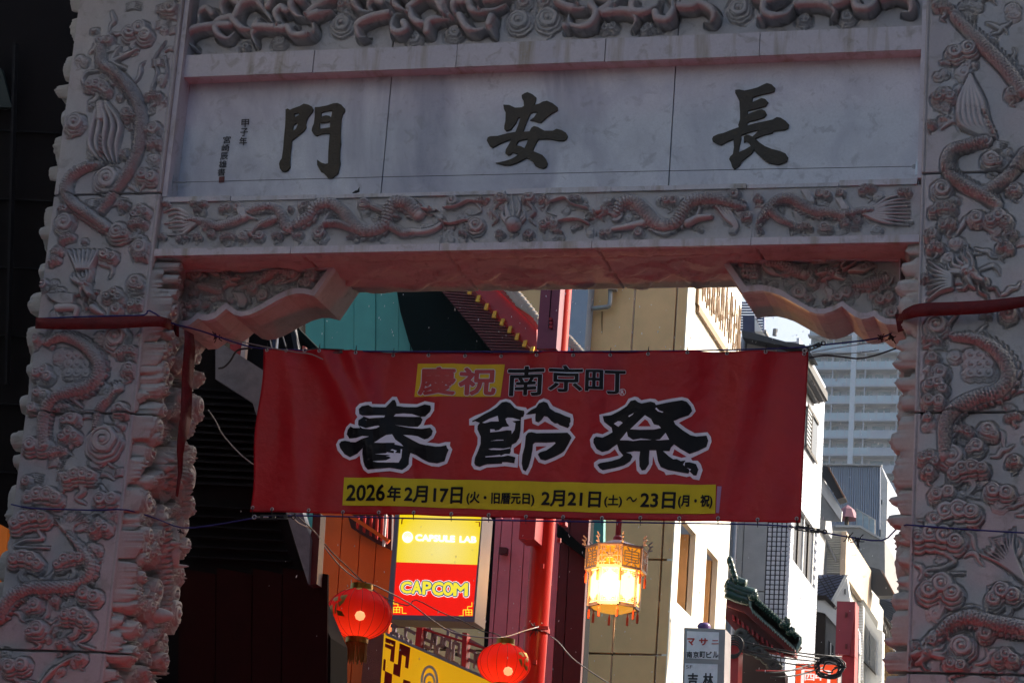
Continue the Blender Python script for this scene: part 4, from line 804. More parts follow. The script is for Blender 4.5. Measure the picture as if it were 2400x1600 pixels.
def buckle(pts, label):   # turnbuckle: body with two slots, hooks at both ends
    a, b = [onY(x, y, .485) for x, y in pts]; d = b-a; r = thing('turnbuckle', (a+b)/2, label, 'turnbuckle', None)
    m = MB(); m.bar(a+d*.2+(0,0,.012), a+d*.8+(0,0,.012), .012, .007); m.bar(a+d*.2-(0,0,.012), a+d*.8-(0,0,.012), .012, .007); m.bar(a+d*.17, a+d*.25, .014, .03); m.bar(a+d*.75, a+d*.83, .014, .03); m.bar(a+d*.46, a+d*.54, .014, .026); m.mk('frame', BLK, r)
    for e, s_ in ((a, 1), (b, -1)): m = MB(); m.tube([e+s_*d*.05, e+s_*d*.36], .005, 8); torus(m, e+s_*d*.02, .013, .004); m.mk('hook', METAL if s_ > 0 else BLK, r, smooth=True)
buckle(((712,820),(825,824)), 'black turnbuckle on the rope above the banner, left end')
buckle(((594,1211),(690,1211)), 'dark turnbuckle on the lower rope, left of the banner')
buckle(((1850,1234),(1935,1246)), 'small turnbuckle on the lower rope, right of the banner')
buckle(((1885,822),(1930,804)), 'small turnbuckle at the upper right corner of the banner')
rd = random.Random(3)
def knot(c, label, n=7, r=.02):
    m = MB()
    for i in range(n):
        a = np.array([rd.uniform(-1, 1), rd.uniform(-.5, .5), rd.uniform(-1, 1)])*r; b = np.array([rd.uniform(-1, 1), rd.uniform(-.5, .5), rd.uniform(-1, 1)])*r*1.6
        m.tube(smooth_pts([c+a, c+b*.4, c+b], 3), .0035, 5)
    return m.mk('rope_knot', BLK, label=label, cat='knot', smooth=True)
knot(onY(2065,792,.48), 'tangled black knot under the right corner bracket'); knot(onY(1988,1258,.46), 'black knot on the lower rope left of the right pillar'); knot(onY(2010,1268,.44), 'frayed black rope end by the right pillar', 9, .03); knot(onY(426,1246,.44), 'black rope knot on the inner side of the left pillar', 6, .022); knot(onY(508,790,.5), 'black cable ties bunched by the left bracket', 9, .025); knot(onY(2090,790,.45), 'black cable tie tails beside the right bracket', 9, .025)
# wire across the inscription
rope('wire', [onY(x, y, .12) for x, y in ((404,428),(440,427),(900,415),(1500,402),(2148,390))], .0022, WIREB, 'thin taut wire across the inscription slabs', 'wire', sm=1)
m = MB(); c = onY(402,427,.1); m.bar(c+(0,0,-.04), c+(0,0,.05), .02, .012); m.tube([c, c+(.03,0,0), c+(.1,.01,.0)], .006, 6); m.mk('wire_anchor', METAL, label='rusty wire anchor on the left edge of the inscription', cat='anchor')
m = MB(); c = onY(2150,390,.1); m.bar(c+(0,0,-.06), c+(0,0,.04), .02, .012); torus(m, c-(.02,0,0), .012, .004); m.mk('wire_anchor', METAL, label='metal wire anchor on the right edge of the inscription', cat='anchor')
m = MB(); c = onY(838,450,.12); m.tube(smooth_pts([c+(-.03,0,-.005), c+(-.01,0,.0), c+(.006,0,.004), c+(.008,0,.03)], 4), [.003,.006,.009]+[.008]*9+[.002], 6) if False else m.tube([c+(-.035,0,-.006), c+(-.01,0,.002), c+(.006,0,.006), c+(.010,0,.036)], [.003,.010,.010,.001], 7); m.mk('bird_spike', BLK, label='tiny dark spike on the ledge below the left big character', cat='spike')
# red cloth round the pillars
CL = pbr('red_cloth', (.12,.002,.004), .75, var=.25, vscale=12, bump=.4, bscale=30)
def band(pts_top, pts_bot, name, label):
    n = len(pts_top); V = [*pts_top, *pts_bot]; Fx = [(i, i+1, n+i+1, n+i) for i in range(n-1)]
    o = mk(name, V, Fx, CL, smooth=True, label=label, cat='cloth'); s_ = o.modifiers.new('t', 'SOLIDIFY'); s_.thickness = .012
    return o
tp = smooth_pts([onY(86,745,-.10), onY(150,747,-.105), onY(260,744,-.10), onY(360,741,-.09), onY(388,745,-.07), onX(405,755,.12), onX(420,765,.17)], 5)
bt = smooth_pts([onY(84,770,-.10), onY(150,772,-.10), onY(260,771,-.11), onY(350,766,-.09), onY(385,768,-.06), onX(403,780,.12), onX(420,790,.17)], 5)
band(tp, bt, 'cloth_band', 'dark red cloth band tied round the left pillar')
tp = smooth_pts([onY(2112,735,.1), onY(2130,722,-.05), onY(2160,712,-.1), onY(2250,708,-.1), onY(2330,703,-.1), onY(2440,690,-.1)], 5)
bt = smooth_pts([onY(2106,752,.1), onY(2130,748,-.05), onY(2160,742,-.1), onY(2250,738,-.1), onY(2330,732,-.1), onY(2440,712,-.1)], 5)
band(tp, bt, 'cloth_band', 'dark red cloth band tied round the right pillar')
m = MB(); c = onY(2108,758,.3); m.prism([c+(-.03,0,.06), c+(.04,0,.08), c+(.05,0,-.03), c+(-.01,0,-.05)], (0,.03,0)); m.mk('cloth_knot', CL, label='small red cloth knot below the right bracket', cat='cloth')
i1 = lambda p: cr(240, 760, 3.734, p)
lf = i1([(715,50),(718,150),(705,300),(695,450),(690,600),(686,720),(672,850),(655,1000),(650,1100),(656,1200),(660,1300),(655,1400),(650,1500)])
rt = i1([(790,90),(803,200),(797,330),(785,450),(778,570),(775,700),(768,830),(745,960),(720,1040),(708,1140),(698,1280),(682,1400),(662,1510)])
V = [onX(x, y, .24+.01*math.sin(i*1.3)) for i, (x, y) in enumerate(lf)]+[onX(x, y, .27+.012*math.sin(i*1.7)) for i, (x, y) in enumerate(rt)]
n = len(lf); o = mk('cloth_tail', V, [(i, n+i, n+i+1, i+1) for i in range(n-1)], CL, smooth=True, label='long red cloth strip hanging down the inner side of the left pillar', cat='cloth'); s_ = o.modifiers.new('t', 'SOLIDIFY'); s_.thickness = .01
rope('wire', [onY(x, y, 1.2) for x, y in ((488,960),(505,985),(520,1015),(545,1045),(570,1070),(594,1088))], .004, WIRE, 'pale twisted wire in front of the dark wall, left of the banner', 'wire')
# ================================================================== STREET BEHIND THE GATE
def P2(L, Y): return [onY(x, y, Y) for x, y in L]
def pris(name, L, Y, d, mat, parent=None, **k): return MB().prism(P2(L, Y), (0, d, 0)).mk(name, mat, parent, **k)
def zat(x, y, Y): return float(onY(x, y, Y)[2])
def xat(x, y, Y): return float(onY(x, y, Y)[0])
M = dict(
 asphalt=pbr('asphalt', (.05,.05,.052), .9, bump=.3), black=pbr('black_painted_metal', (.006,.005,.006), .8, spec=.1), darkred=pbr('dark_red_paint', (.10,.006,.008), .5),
 grey=pbr('galvanised_fascia', (.20,.21,.26), .45, .3, vscale=14, var=.2), orange=pbr('red_orange_metal_panel', (.95,.14,.012), .42, var=.10, vscale=2),
 red=pbr('vermilion_paint', (.42,.02,.015), .38), redp=pbr('crimson_paint', (.36,.012,.02), .42), mauve=pbr('mauve_metal_panel', (.74,.21,.25), .5, var=.08),
 teal=pbr('teal_painted_wall', (.055,.29,.25), .5, var=.12, vscale=1.5, bump=.15, bscale=120), navy=pbr('blackened_green_shade_and_trim', (.003,.009,.009), .8, spec=.1),  # navy: dark trim, and the shade painted beside the teal wall
 yellow=pbr('yellow_paint', (.70,.42,.03), .5), tilew=pbr('pale_roof_tile', (.45,.40,.35), .5), white=pbr('white_wall', (.78,.78,.76), .55, var=.04), 
 beige=pbr('beige_metal_panel', (.74,.44,.20), .4, var=.14, vscale=1.2, bump=.1, bscale=60), beigew=pbr('cream_facade', (.72,.68,.58), .5, var=.05), joint=pbr('black_joint', (.01,.01,.01), .8),
 greyblue=pbr('blue_grey_cladding', (.26,.30,.38), .45, .2, var=.05), conc=pbr('pale_concrete', (.42,.43,.44), .8, var=.08, bump=.2), conc2=pbr('grey_concrete', (.24,.24,.24), .85, var=.12, bump=.2),
 tile=pbr('white_glazed_tile', (.72,.74,.80), .12, var=.05, vscale=30), grout=pbr('dark_grout', (.04,.045,.06), .8), glass=pbr('dark_window_glass', (.02,.025,.03), .06), glassb=pbr('blue_window_glass', (.16,.24,.30), .08),
 frame=pbr('dark_bronze_frame', (.03,.022,.018), .4, .4), brown=pbr('brown_trim', (.22,.12,.05), .5), darkroof=pbr('dark_slate_eave', (.035,.038,.045), .55), gutter=pbr('brown_gutter', (.20,.10,.06), .4),
 green=pbr('green_glazed_tile_roof', (.004,.032,.022), .25, var=.3, vscale=10), greend=pbr('weathered_green_tile_end', (.16,.22,.19), .5, var=.4, vscale=40), scroll=pbr('dark_carved_bracket', (.05,.055,.05), .6),
 bluetile=pbr('blue_diamond_tile', (.16,.19,.32), .35, var=.12), brick=pbr('ochre_brick', (.34,.20,.08), .7, var=.3, vscale=18), cream=pbr('cream_tile', (.50,.49,.45), .5), tan=pbr('tan_mesh', (.46,.36,.27), .6, .2, bump=.4, bscale=250),
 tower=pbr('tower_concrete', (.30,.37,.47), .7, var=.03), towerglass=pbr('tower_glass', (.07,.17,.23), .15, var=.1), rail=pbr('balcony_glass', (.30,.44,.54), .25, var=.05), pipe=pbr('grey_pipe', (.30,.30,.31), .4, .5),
 gold=pbr('gold_trim', (.35,.22,.03), .35, .7, var=.25, vscale=40), tassel=pbr('red_orange_tassel', (.55,.07,.015), .7, var=.2, vscale=60), shade=pbr('umbrella_mauve', (.26,.12,.15), .8), slate=pbr('slate_tile', (.10,.11,.14), .6, var=.2),
 signw=pbr('white_sign_panel', (.80,.78,.84), .4), signg=pbr('grey_sign_box', (.30,.28,.30), .4, .5), alu=pbr('brushed_aluminium', (.30,.30,.38), .6, .2, var=.05), rust=pbr('rust_stain', (.30,.15,.06), .8), lens=pbr('carved_plaster', (.5,.5,.5), .7))
mk('ground', [(-300,-80,0),(300,-80,0),(300,900,0),(-300,900,0)], [(0,1,2,3)], M['asphalt'], kind='structure')
XF = -.3
# dark restaurant front, left
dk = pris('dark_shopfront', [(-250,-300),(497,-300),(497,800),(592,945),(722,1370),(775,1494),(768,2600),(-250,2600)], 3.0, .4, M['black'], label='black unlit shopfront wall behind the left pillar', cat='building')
pris('red_lower_wall', [(430,1290),(470,1250),(640,1330),(722,1372),(773,1494),(766,1640),(420,1640)], 2.98, .015, pbr('deep_maroon_wall', (.02,.002,.002), .7), dk) if False else None
dk2 = thing('metal_canopy_edge', onY(620, 1000, 2.8), 'bent grey metal canopy edge left of the banner', 'canopy')
pris('fascia', [(505,795),(616,867),(640,960),(727,1263),(722,1367),(592,943),(505,888)], 2.75, .1, M['grey'], dk2)
pris('trim', [(727,1263),(736,1200),(752,1203),(742,1368),(722,1370)], 2.8, .12, M['darkred'], dk2)
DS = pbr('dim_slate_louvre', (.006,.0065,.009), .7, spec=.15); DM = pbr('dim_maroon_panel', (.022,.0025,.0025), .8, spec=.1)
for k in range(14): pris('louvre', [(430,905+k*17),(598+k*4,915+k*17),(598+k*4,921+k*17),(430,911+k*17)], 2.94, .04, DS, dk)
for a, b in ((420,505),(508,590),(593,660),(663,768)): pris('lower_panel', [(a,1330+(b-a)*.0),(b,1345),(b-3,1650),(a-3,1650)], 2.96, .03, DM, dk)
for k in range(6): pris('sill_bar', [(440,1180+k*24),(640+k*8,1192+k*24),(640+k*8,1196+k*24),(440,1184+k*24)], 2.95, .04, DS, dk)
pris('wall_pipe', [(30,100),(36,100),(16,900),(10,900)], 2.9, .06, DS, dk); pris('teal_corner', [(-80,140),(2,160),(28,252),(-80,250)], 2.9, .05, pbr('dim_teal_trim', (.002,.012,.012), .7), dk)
for k in range(7): pris('wall_seam', [(-60,300+k*160),(140,310+k*160),(140,313+k*160),(-60,303+k*160)], 2.97, .02, DS, dk)
# slot of clutter between bracket and banner
bk = thing('dark_stairwell', onY(620, 780, 7), 'dark stair bay with a pale post under the left corner bracket', 'stairwell')
pris('back_wall', [(480,560),(700,560),(700,768),(760,840),(640,1210),(480,900)], 7, .2, M['black'], bk)
pris('red_panel', [(480,760),(570,760),(560,850),(480,800)], 6.9, .05, M['redp'], bk)
pris('post', [(573,760),(582,755),(573,842),(563,835)], 6.7, .06, pbr('pale_painted_post', (.62,.5,.46), .4), bk)
pris('strut', [(642,740),(651,740),(646,822),(637,822)], 6.6, .06, pbr('navy_steel', (.03,.045,.09), .5), bk)
pris('strut', [(672,735),(685,735),(700,822),(690,822)], 6.6, .06, pbr('navy_steel_dark', (.012,.018,.03), .5), bk)
for a in (((612,777),(632,791),(637,815)), ((652,760),(646,815)), ((656,765),(670,812)), ((683,745),(703,815))): MB().tube([onY(x, y, 6.4) for x, y in a], .006, 6).mk('stay_wire', WIRE, bk)
pris('beam', [(692,776),(700,770),(748,818),(735,822)], 6.9, .3, M['navy'], bk)
pris('cap', [(709,810),(716,812),(716,820),(708,820)], 6.5, .05, pbr('coral_cap', (.6,.12,.1), .5), bk)
# ---- red Chinese style building with teal upper wall
ch = thing('chinese_building', onY(1000, 1300, 12), 'red and teal building with dark rafters and yellow tipped eaves', 'building')
for i, (a, b) in enumerate(((694,760),(760,830),(830,880),(880,935),(935,962),(962,1010))): pris('teal_panel', [(a+.4,600),(b-.4,600),(b-2.4,1300),(a-1.6,1300)], 12+.02*(i % 2), .1, M['teal'], ch)
for (a, b) in ((1010,1060),(1060,1110),(1110,1160)): pris('teal_panel', [(a+1,600),(b-1,600),(b-3,900),(a-1,900)], 12+.02*((a//50) % 2), .1, M['teal'], ch)
pris('eave_shade_sheet', [(925,600),(1030,600),(1110,700),(1290,860),(985,860),(958,800),(938,730),(928,670)], 11.85, .15, M['navy'], ch)  # near-black sheet before the teal wall: the eave's shade put into colour
XE = .15     # eave plane, receding along the street; heights follow the curved roof
EP = XPl(XE)
pris('soffit', [(1005,640),(1075,640),(1262,838),(1165,838)], 11.7, .1, M['darkred'], ch)
for i in range(26):
    a = i/26; b = (i+.62)/26
    x0, y0, x1, y1 = 1012, 655, 1165, 836
    X0, Y0, X1, Y1 = 1080, 662, 1262, 838
    L_ = [(x0+(x1-x0)*a, y0+(y1-y0)*a), (x0+(x1-x0)*b, y0+(y1-y0)*b), (X0+(X1-X0)*b, Y0+(Y1-Y0)*b), (X0+(X1-X0)*a, Y0+(Y1-Y0)*a)]
    pris('rafter', L_, 11.6, .08, M['darkred'], ch)
for i, (x, y) in enumerate(C5([(810,395),(872,442),(928,494),(984,549),(1038,602),(1091,653),(1143,704),(1193,752),(1244,800),(1295,842)])):
    c = onY(x, y, 11.35); h = .0042
    MB().prism([onY(x-1.2, y-8, 11.4), onY(x+6.5, y-9, 11.4), onY(x+2.5, y+7, 11.4), onY(x-5.5, y+6, 11.4)], (0, .03, 0)).mk('rafter_tip', M['yellow'], ch)
pris('fascia', C5([(850,370),(1005,370),(1330,700),(1330,870),(1310,850),(1200,745),(1050,590),(900,430)]), 11.45, .12, M['redp'], ch)
pris('fascia', C5([(1008,370),(1120,370),(1180,440),(1260,530),(1338,600),(1338,705)]), 11.3, .12, M['red'], ch)
pris('roof_board', C5([(1560,740),(1640,850),(1640,900),(1560,900)]), 11.3, .1, M['redp'], ch)
def tile_row(pts, parent, Y, r, L_, mat, mat2=None, name='roof_tile', down=.5):
    for i, (x, y) in enumerate(pts):
        p = onY(x, y, Y); m = MB(); q = p+np.array([-L_*.8, .05, L_*.55]); m.tube([p, q], r, 10); m.mk(name, mat, parent, smooth=False)
        m = MB(); m.prism([p+(-r, -.01, -r*.2), p+(r, -.01, -r*.2), p+(r*.6, -.01, -r*2.0), p+(0, -.01, -r*2.6), p+(-r*.6, -.01, -r*2.0)], (0, .02, 0)); m.mk('drip_tile', mat2 or mat, parent)
tile_row(C5([(1130+i*19.5, 372+i*(20.3+i*.25)) for i in range(12)]), ch, 11.2, .032, .35, M['tilew'])
tile_row(C5([(1565+i*17, 770+i*19) for i in range(6)]), ch, 11.2, .032, .35, M['tilew'])
# orange lit wall with vertical joints, below the banner
for a, b in ((735,798),(798,842),(842,881),(881,925)):
    pris('wall_panel', [(a+1.2+6,1190),(b-1.2+6,1190),(b-1.2-22,1620),(a+1.2-22,1620)], 8.6, .08, M['orange'], ch)
pris('panel_backing', [(735,1180),(930,1180),(905,1620),(705,1620)], 8.7, .1, M['black'], ch)
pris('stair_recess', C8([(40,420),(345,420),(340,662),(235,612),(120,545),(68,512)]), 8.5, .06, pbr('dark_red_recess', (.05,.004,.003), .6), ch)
for i, x in enumerate((105,150,195,235,270,300)): pris('baluster', C8([(x,430),(x+14,430),(x+8,520+(x-100)*.5),(x-6,512+(x-100)*.5)]), 8.38, .03, M['red'], ch)
MB().bar(onY(816,1205,8.3), onY(912,1268,8.3), .035).mk('handrail', M['orange'], ch)
MB().bar(onY(905,1195,8.3), onY(899,1280,8.3), .022).mk('pale_rod', pbr('pale_rod', (.7,.6,.6), .4), ch)
pris('corner_pilaster', C8([(165,1235),(305,1235),(270,1620),(130,1620)]), 8.3, .3, pbr('rough_maroon_render', (.16,.045,.04), .8, bump=.6, bscale=120), ch)
# mauve panel wall behind sign
xs_ = [(1048,1018),(1095,1040),(1168,1142),(1255,1225),(1335,1300),(1365,1330),(1445,1410),(1500,1470),(1560,1540),(1690,1665)]
for (a, a2), (b, b2) in zip(xs_[:-1], xs_[1:]): pris('mauve_panel', C8([(a+3,440),(b-3,440),(b2-3-40,1620),(a2+3-40,1620)]), 10.4, .08, M['mauve'] if b < 1520 else M['darkred'], ch)
pris('wall_core', C8([(1000,440),(1690,440),(1640,1640),(960,1640)]), 10.5, .2, M['black'], ch)
pris('teal_panel', C8([(1488,440),(1785,440),(1782,655),(1660,655),(1480,495)]), 12.2, .1, M['teal'], ch)
pris('eave_end', C8([(1470,480),(1500,505),(1672,662),(1665,720),(1560,640),(1465,570)]), 10.2, .3, M['navy'], ch)
pris('red_clamp', C8([(1480,465),(1525,465),(1525,492),(1480,488)]), 9.5, .1, M['redp'], ch)
# lattice balustrade and its posts
lat = thing('lattice_balustrade', onY(1020, 1500, 7.6), 'mauve geometric lattice balustrade between red posts above the yellow sign', 'balustrade')
ly = lambda p: cr(860, 1400, 5.345, p); LM = pbr('mauve_lattice', (.22,.15,.20), .5); YLt = 7.4
def lbar(pts, w=.022):
    pts = ly(pts)
    m = MB()
    for a, b in zip(pts[:-1], pts[1:]): m.bar(onY(*a, YLt), onY(*b, YLt), w, .03)
    m.mk('lattice_bar', LM, lat)
pris('post', ly([(625,330),(700,330),(665,640),(600,600)]), 7.3, .12, M['redp'], lat); pris('post', ly([(1195,430),(1255,440),(1235,890),(1185,860)]), 7.3, .12, M['redp'], lat)
pris('rail', ly([(300,290),(480,350),(480,365),(300,310)]), 7.35, .05, LM, lat)
MB().bar(onY(*ly([(560,345)])[0], YLt-.05), onY(*ly([(1690,700)])[0], YLt-.05), .02).mk('rail', M['redp'], lat)
for P_ in ([(720,345),(700,640)], [(910,350),(1215,490),(1190,880)], [(745,395),(830,430),(800,640),(720,600)], [(745,395),(730,520),(850,575)], [(830,430),(860,560),(850,720)], [(870,445),(945,480),(930,610)], [(870,445),(860,560)], [(895,590),(1010,640),(990,770)], [(895,590),(880,710),(1000,780)],
           [(980,500),(1050,540),(1030,790)], [(980,500),(970,620),(1060,670)], [(1090,555),(1160,590),(1150,720),(1110,700)], [(1090,555),(1070,800),(1140,840)], [(1110,700),(1200,745)], [(1020,420),(1010,510)], [(1130,470),(1110,560)], [(800,350),(790,400)],
           [(1265,520),(1500,650)], [(1275,560),(1250,880)], [(1285,650),(1360,690),(1345,880)], [(1250,760),(1400,830)], [(1385,700),(1440,730)], [(1385,700),(1375,790),(1500,850)], [(300,430),(310,480)], [(310,430),(390,460),(385,500)], [(420,480),(440,490),(440,520)], [(480,510),(500,515),(500,555)], [(540,540),(555,545),(555,580)], [(350,370),(350,440)], [(490,350),(480,500)], [(480,380),(610,450)], [(300,350),(480,360)]): lbar(P_)
# yellow fascia sign with red meander
ys = thing('yellow_fascia_sign', onY(1000, 1600, 7.1), 'yellow shop fascia with red meander pattern and white ring emblem', 'sign')
SY = YPl(7.0); YB3 = pbr('yellow_sign_face', (.78,.45,.01), .35, var=.03, emit=(1,.5,.01), es=.25); RB3 = pbr('red_sign_print', (.40,.012,.008), .4, var=.03); SW3 = pbr('white_sign_print', (.75,.72,.72), .4)
pris('board', ly([(215,440),(1600,1060),(1750,1150),(1750,1400),(150,1400)]), 7.02, .12, YB3, ys)
pris('metal_trim', ly([(235,430),(1640,1050),(1640,1085),(232,462)]), 6.95, .2, M['alu'], ys)
for P_ in ([(235,500),(362,545),(340,810),(290,790),(305,650),(228,615),(230,570),(328,610),(335,592),(232,555)], [(412,568),(548,625),(520,888),(478,872),(490,738),(442,715),(415,995),(328,955),(340,820),(388,835)],
           [(212,765),(240,775),(230,915),(322,960),(310,1080),(215,1080),(228,920),(200,905)], [(460,1020),(550,1050),(545,1090),(450,1090)]): flat('meander', [ly(P_)], SY, RB3, ys, lift=.006)
for r_, r2 in (((110,205),(83,178)), ((75,110),(52,85))):
    c_ = (785, 1050)
    flat('ring_emblem', [ly(circ(c_[0], c_[1], r_[0], 40, r_[1]/r_[0])), ly(circ(c_[0], c_[1]+8, r2[0], 40, r2[1]/r2[0]))], SY, SW3, ys, lift=.006)
flat('ring_emblem', [ly(circ(785, 1085, 30, 20, 1.3))], SY, SW3, ys, lift=.006)
# ---- lit box sign
bs = thing('light_box_sign', onY(1010, 1440, 6.0), 'lit yellow and red light box sign under the banner', 'sign')
YS = 6.0; SP = YPl(YS)
pris('sign_box', C8([(370,395),(962,395),(905,1150),(310,1130)]), YS+.05, .34, M['alu'], bs)
V, Fc = curve_mesh([[(x, -y) for x, y in C8([(368,390),(965,390),(907,1152),(308,1132)])], [(x, -y) for x, y in C8([(393,420),(955,420),(895,1113),(345,1103)])]], ext=.5)
mk('frame', SP.at(V[:, 0], -V[:, 1])+SP.n*(-.03+V[:, 2:3]*.06), Fc, M['alu'], bs)
YE = emis('lit_yellow_acrylic', (1,.76,.02), .95)

nt = YE.node_tree; tcx = nt.nodes.new('ShaderNodeTexCoord'); vmx = nt.nodes.new('ShaderNodeVectorMath'); vmx.operation = 'DISTANCE'; nt.links.new(tcx.outputs['Object'], vmx.inputs[0])
cc_ = SP.at(1030, 1285)-ROOT[bs]; vmx.inputs[1].default_value = tuple(cc_); mrx = nt.nodes.new('ShaderNodeMapRange'); mrx.inputs[1].default_value = .02; mrx.inputs[2].default_value = .42; nt.links.new(vmx.outputs['Value'], mrx.inputs[0])
rpx = nt.nodes.new('ShaderNodeValToRGB'); rpx.color_ramp.elements[0].color = (1,.86,.30,1); rpx.color_ramp.elements[1].color = (1,.74,.01,1); nt.links.new(mrx.outputs[0], rpx.inputs[0]); nt.links.new(rpx.outputs[0], nt.nodes['Principled BSDF'].inputs['Emission Color'])
RE = emis('lit_red_acrylic', (.95,.012,.006), .95); WE = emis('lit_white_letters', (1,1,.9), 1.4)
RE2 = pbr('unlit_red_print', (.5,.02,.01), .4)
flat('yellow_face', [C8([(393,420),(955,420),(925,760),(366,741)])], SP, YE, bs, lift=-.02); flat('red_face', [C8([(366,741),(925,760),(895,1113),(345,1103)])], SP, RE, bs, lift=-.02)
s6 = lambda p: cr(900, 1180, 4.9, p)
flat('emblem', [s6(circ(266, 378, 62, 32, 1.05))], SP, WE, bs, lift=-.012)
for k, r_ in enumerate((44, 30, 16)):
    flat('emblem_swirl', [s6([(266+r_*math.cos(a), 370+r_*math.sin(a)) for a in np.linspace(2.6, 6.6, 16)]+[(266+(r_-6)*math.cos(a), 370+(r_-6)*math.sin(a)) for a in np.linspace(6.6, 2.6, 16)])], SP, YE, bs, lift=-.008)
a_, b_, c_ = s6([(358,345),(810,362),(355,420)]); text('lettering', 'CAPSULE', a_, b_, c_, SP, WE, bs, lift=-.012, off=.085, fit=.05)
a_, b_, c_ = s6([(864,362),(1060,368),(860,440)]); text('lettering', 'LAB', a_, b_, c_, SP, WE, bs, lift=-.012, off=.07)
YC = emis('lit_yellow_letters', (1,.85,.05), .95); BC = emis('lit_blue_outline', (.005,.10,.34), .7)
xx = [(190,318,884,1024),(318,435,880,1030),(440,545,885,1040),(550,680,890,1048),(672,800,890,1052),(795,965,900,1056)]
for ch_, (x0, x1, y0, y1) in zip('CAPCOM', xx):
    a_, b_, c_ = s6([(x0,y0),(x1,y0+3),(x0-6,y1)]); text('logo_edge', ch_, a_, b_, c_, SP, WE, bs, lift=-.0125, off=.17, fit=.055)
    text('logo_outline', ch_, a_, b_, c_, SP, BC, bs, lift=-.0105, off=.135, fit=.055)
    text('logo_letter', ch_, a_, b_, c_, SP, YC, bs, lift=-.0085, off=.055)
def keyc(x, y, sx_, mat, s=1):
    for P_ in ([(0,-95),(0,-45),(50,-45),(50,-5)], [(0,-8),(100,-8),(100,62),(150,62)], [(0,20),(70,20)], [(0,50),(70,50)], [(0,-8),(0,58)], [(35,-8),(35,58)], [(70,-8),(70,58)]):
        for a, b in zip(P_[:-1], P_[1:]):
            a = (x+sx_*a[0]*s, y+a[1]*s); b = (x+sx_*b[0]*s, y+b[1]*s); w = 4.5
            if abs(a[0]-b[0]) > abs(a[1]-b[1]): Q = [(a[0],a[1]-w),(b[0],b[1]-w),(b[0],b[1]+w),(a[0],a[1]+w)]
            else: Q = [(a[0]-w,a[1]),(a[0]+w,a[1]),(b[0]+w,b[1]),(b[0]-w,b[1])]
            flat('corner_key', [s6(Q)], SP, mat, bs, lift=-.012)
keyc(105, 1190, 1, YC); keyc(1005, 1220, -1, YC)
for P_ in ([(198,228),(204,172),(252,160)], [(1048,205),(1094,205),(1092,258)]):
    for a, b in zip(P_[:-1], P_[1:]): MB().bar(SP.at(*s6([a])[0], -.012), SP.at(*s6([b])[0], -.012), .010, .004).mk('corner_key', RE2, bs)
pris('wall_vent', C8([(1075,640),(1125,645),(1120,690),(1070,685)]), 10.3, .08, M['darkred'], ch)
# ---- red street pole with its control box
po = thing('street_pole', onY(1270, 1600, 9), 'tall red steel street pole with a box, right of the light box sign', 'pole')
c0 = onY(1309.5, 740, 9); r_ = .115
MB().lathe((c0[0], 9, 0), [(r_, 4.0), (r_, 14.5)], 40).mk('shaft', pbr('glossy_red_paint', (.50,.012,.005), .3, var=.06, spec=.2), po, smooth=True)
bb0 = onY(1263, 820, 8.8); bb1 = onY(1319, 640, 8.8)
MB().box((bb0[0]-.005, 8.72, bb0[2]-.01), (bb0[0]+.2, 8.9, bb1[2]+2)).mk('cable_box', pbr('plum_painted_box', (.20,.035,.07), .45), po)
MB().box((bb0[0]+.105, 8.712, bb0[2]+.2), (bb0[0]+.112, 8.72, bb1[2]+2)).mk('door_seam', M['black'], po)
for k in range(3): MB().bar(onY(1291, 745+k*9, 8.70), onY(1291.5, 751+k*9, 8.70), .028).mk('hinge', M['redp'], po)
b0 = onY(1222, 1268, 8.7); MB().box((b0[0], 8.6, b0[2]), (b0[0]+.16, 8.9, b0[2]+.3)).mk('junction_box', M['redp'], po)
cl = onY(1279, 1477, 9); MB().lathe((c0[0], 9, cl[2]-.03), [(r_+.001, 0), (r_+.018, .005), (r_+.018, .05), (r_+.001, .055)], 32).mk('clamp', M['red'], po)
MB().bar((c0[0]-.05, 8.86, cl[2]), (c0[0]+.16, 8.86, cl[2]), .03).mk('clamp_bolt', M['red'], po)
for x, y in ((1310, 1265), (1270, 1325), (1253, 1550)): MB().box(onY(x-4, y+5, 8.87), onY(x+4, y-5, 8.87)+(0,.03,0)).mk('lug', M['red'], po)
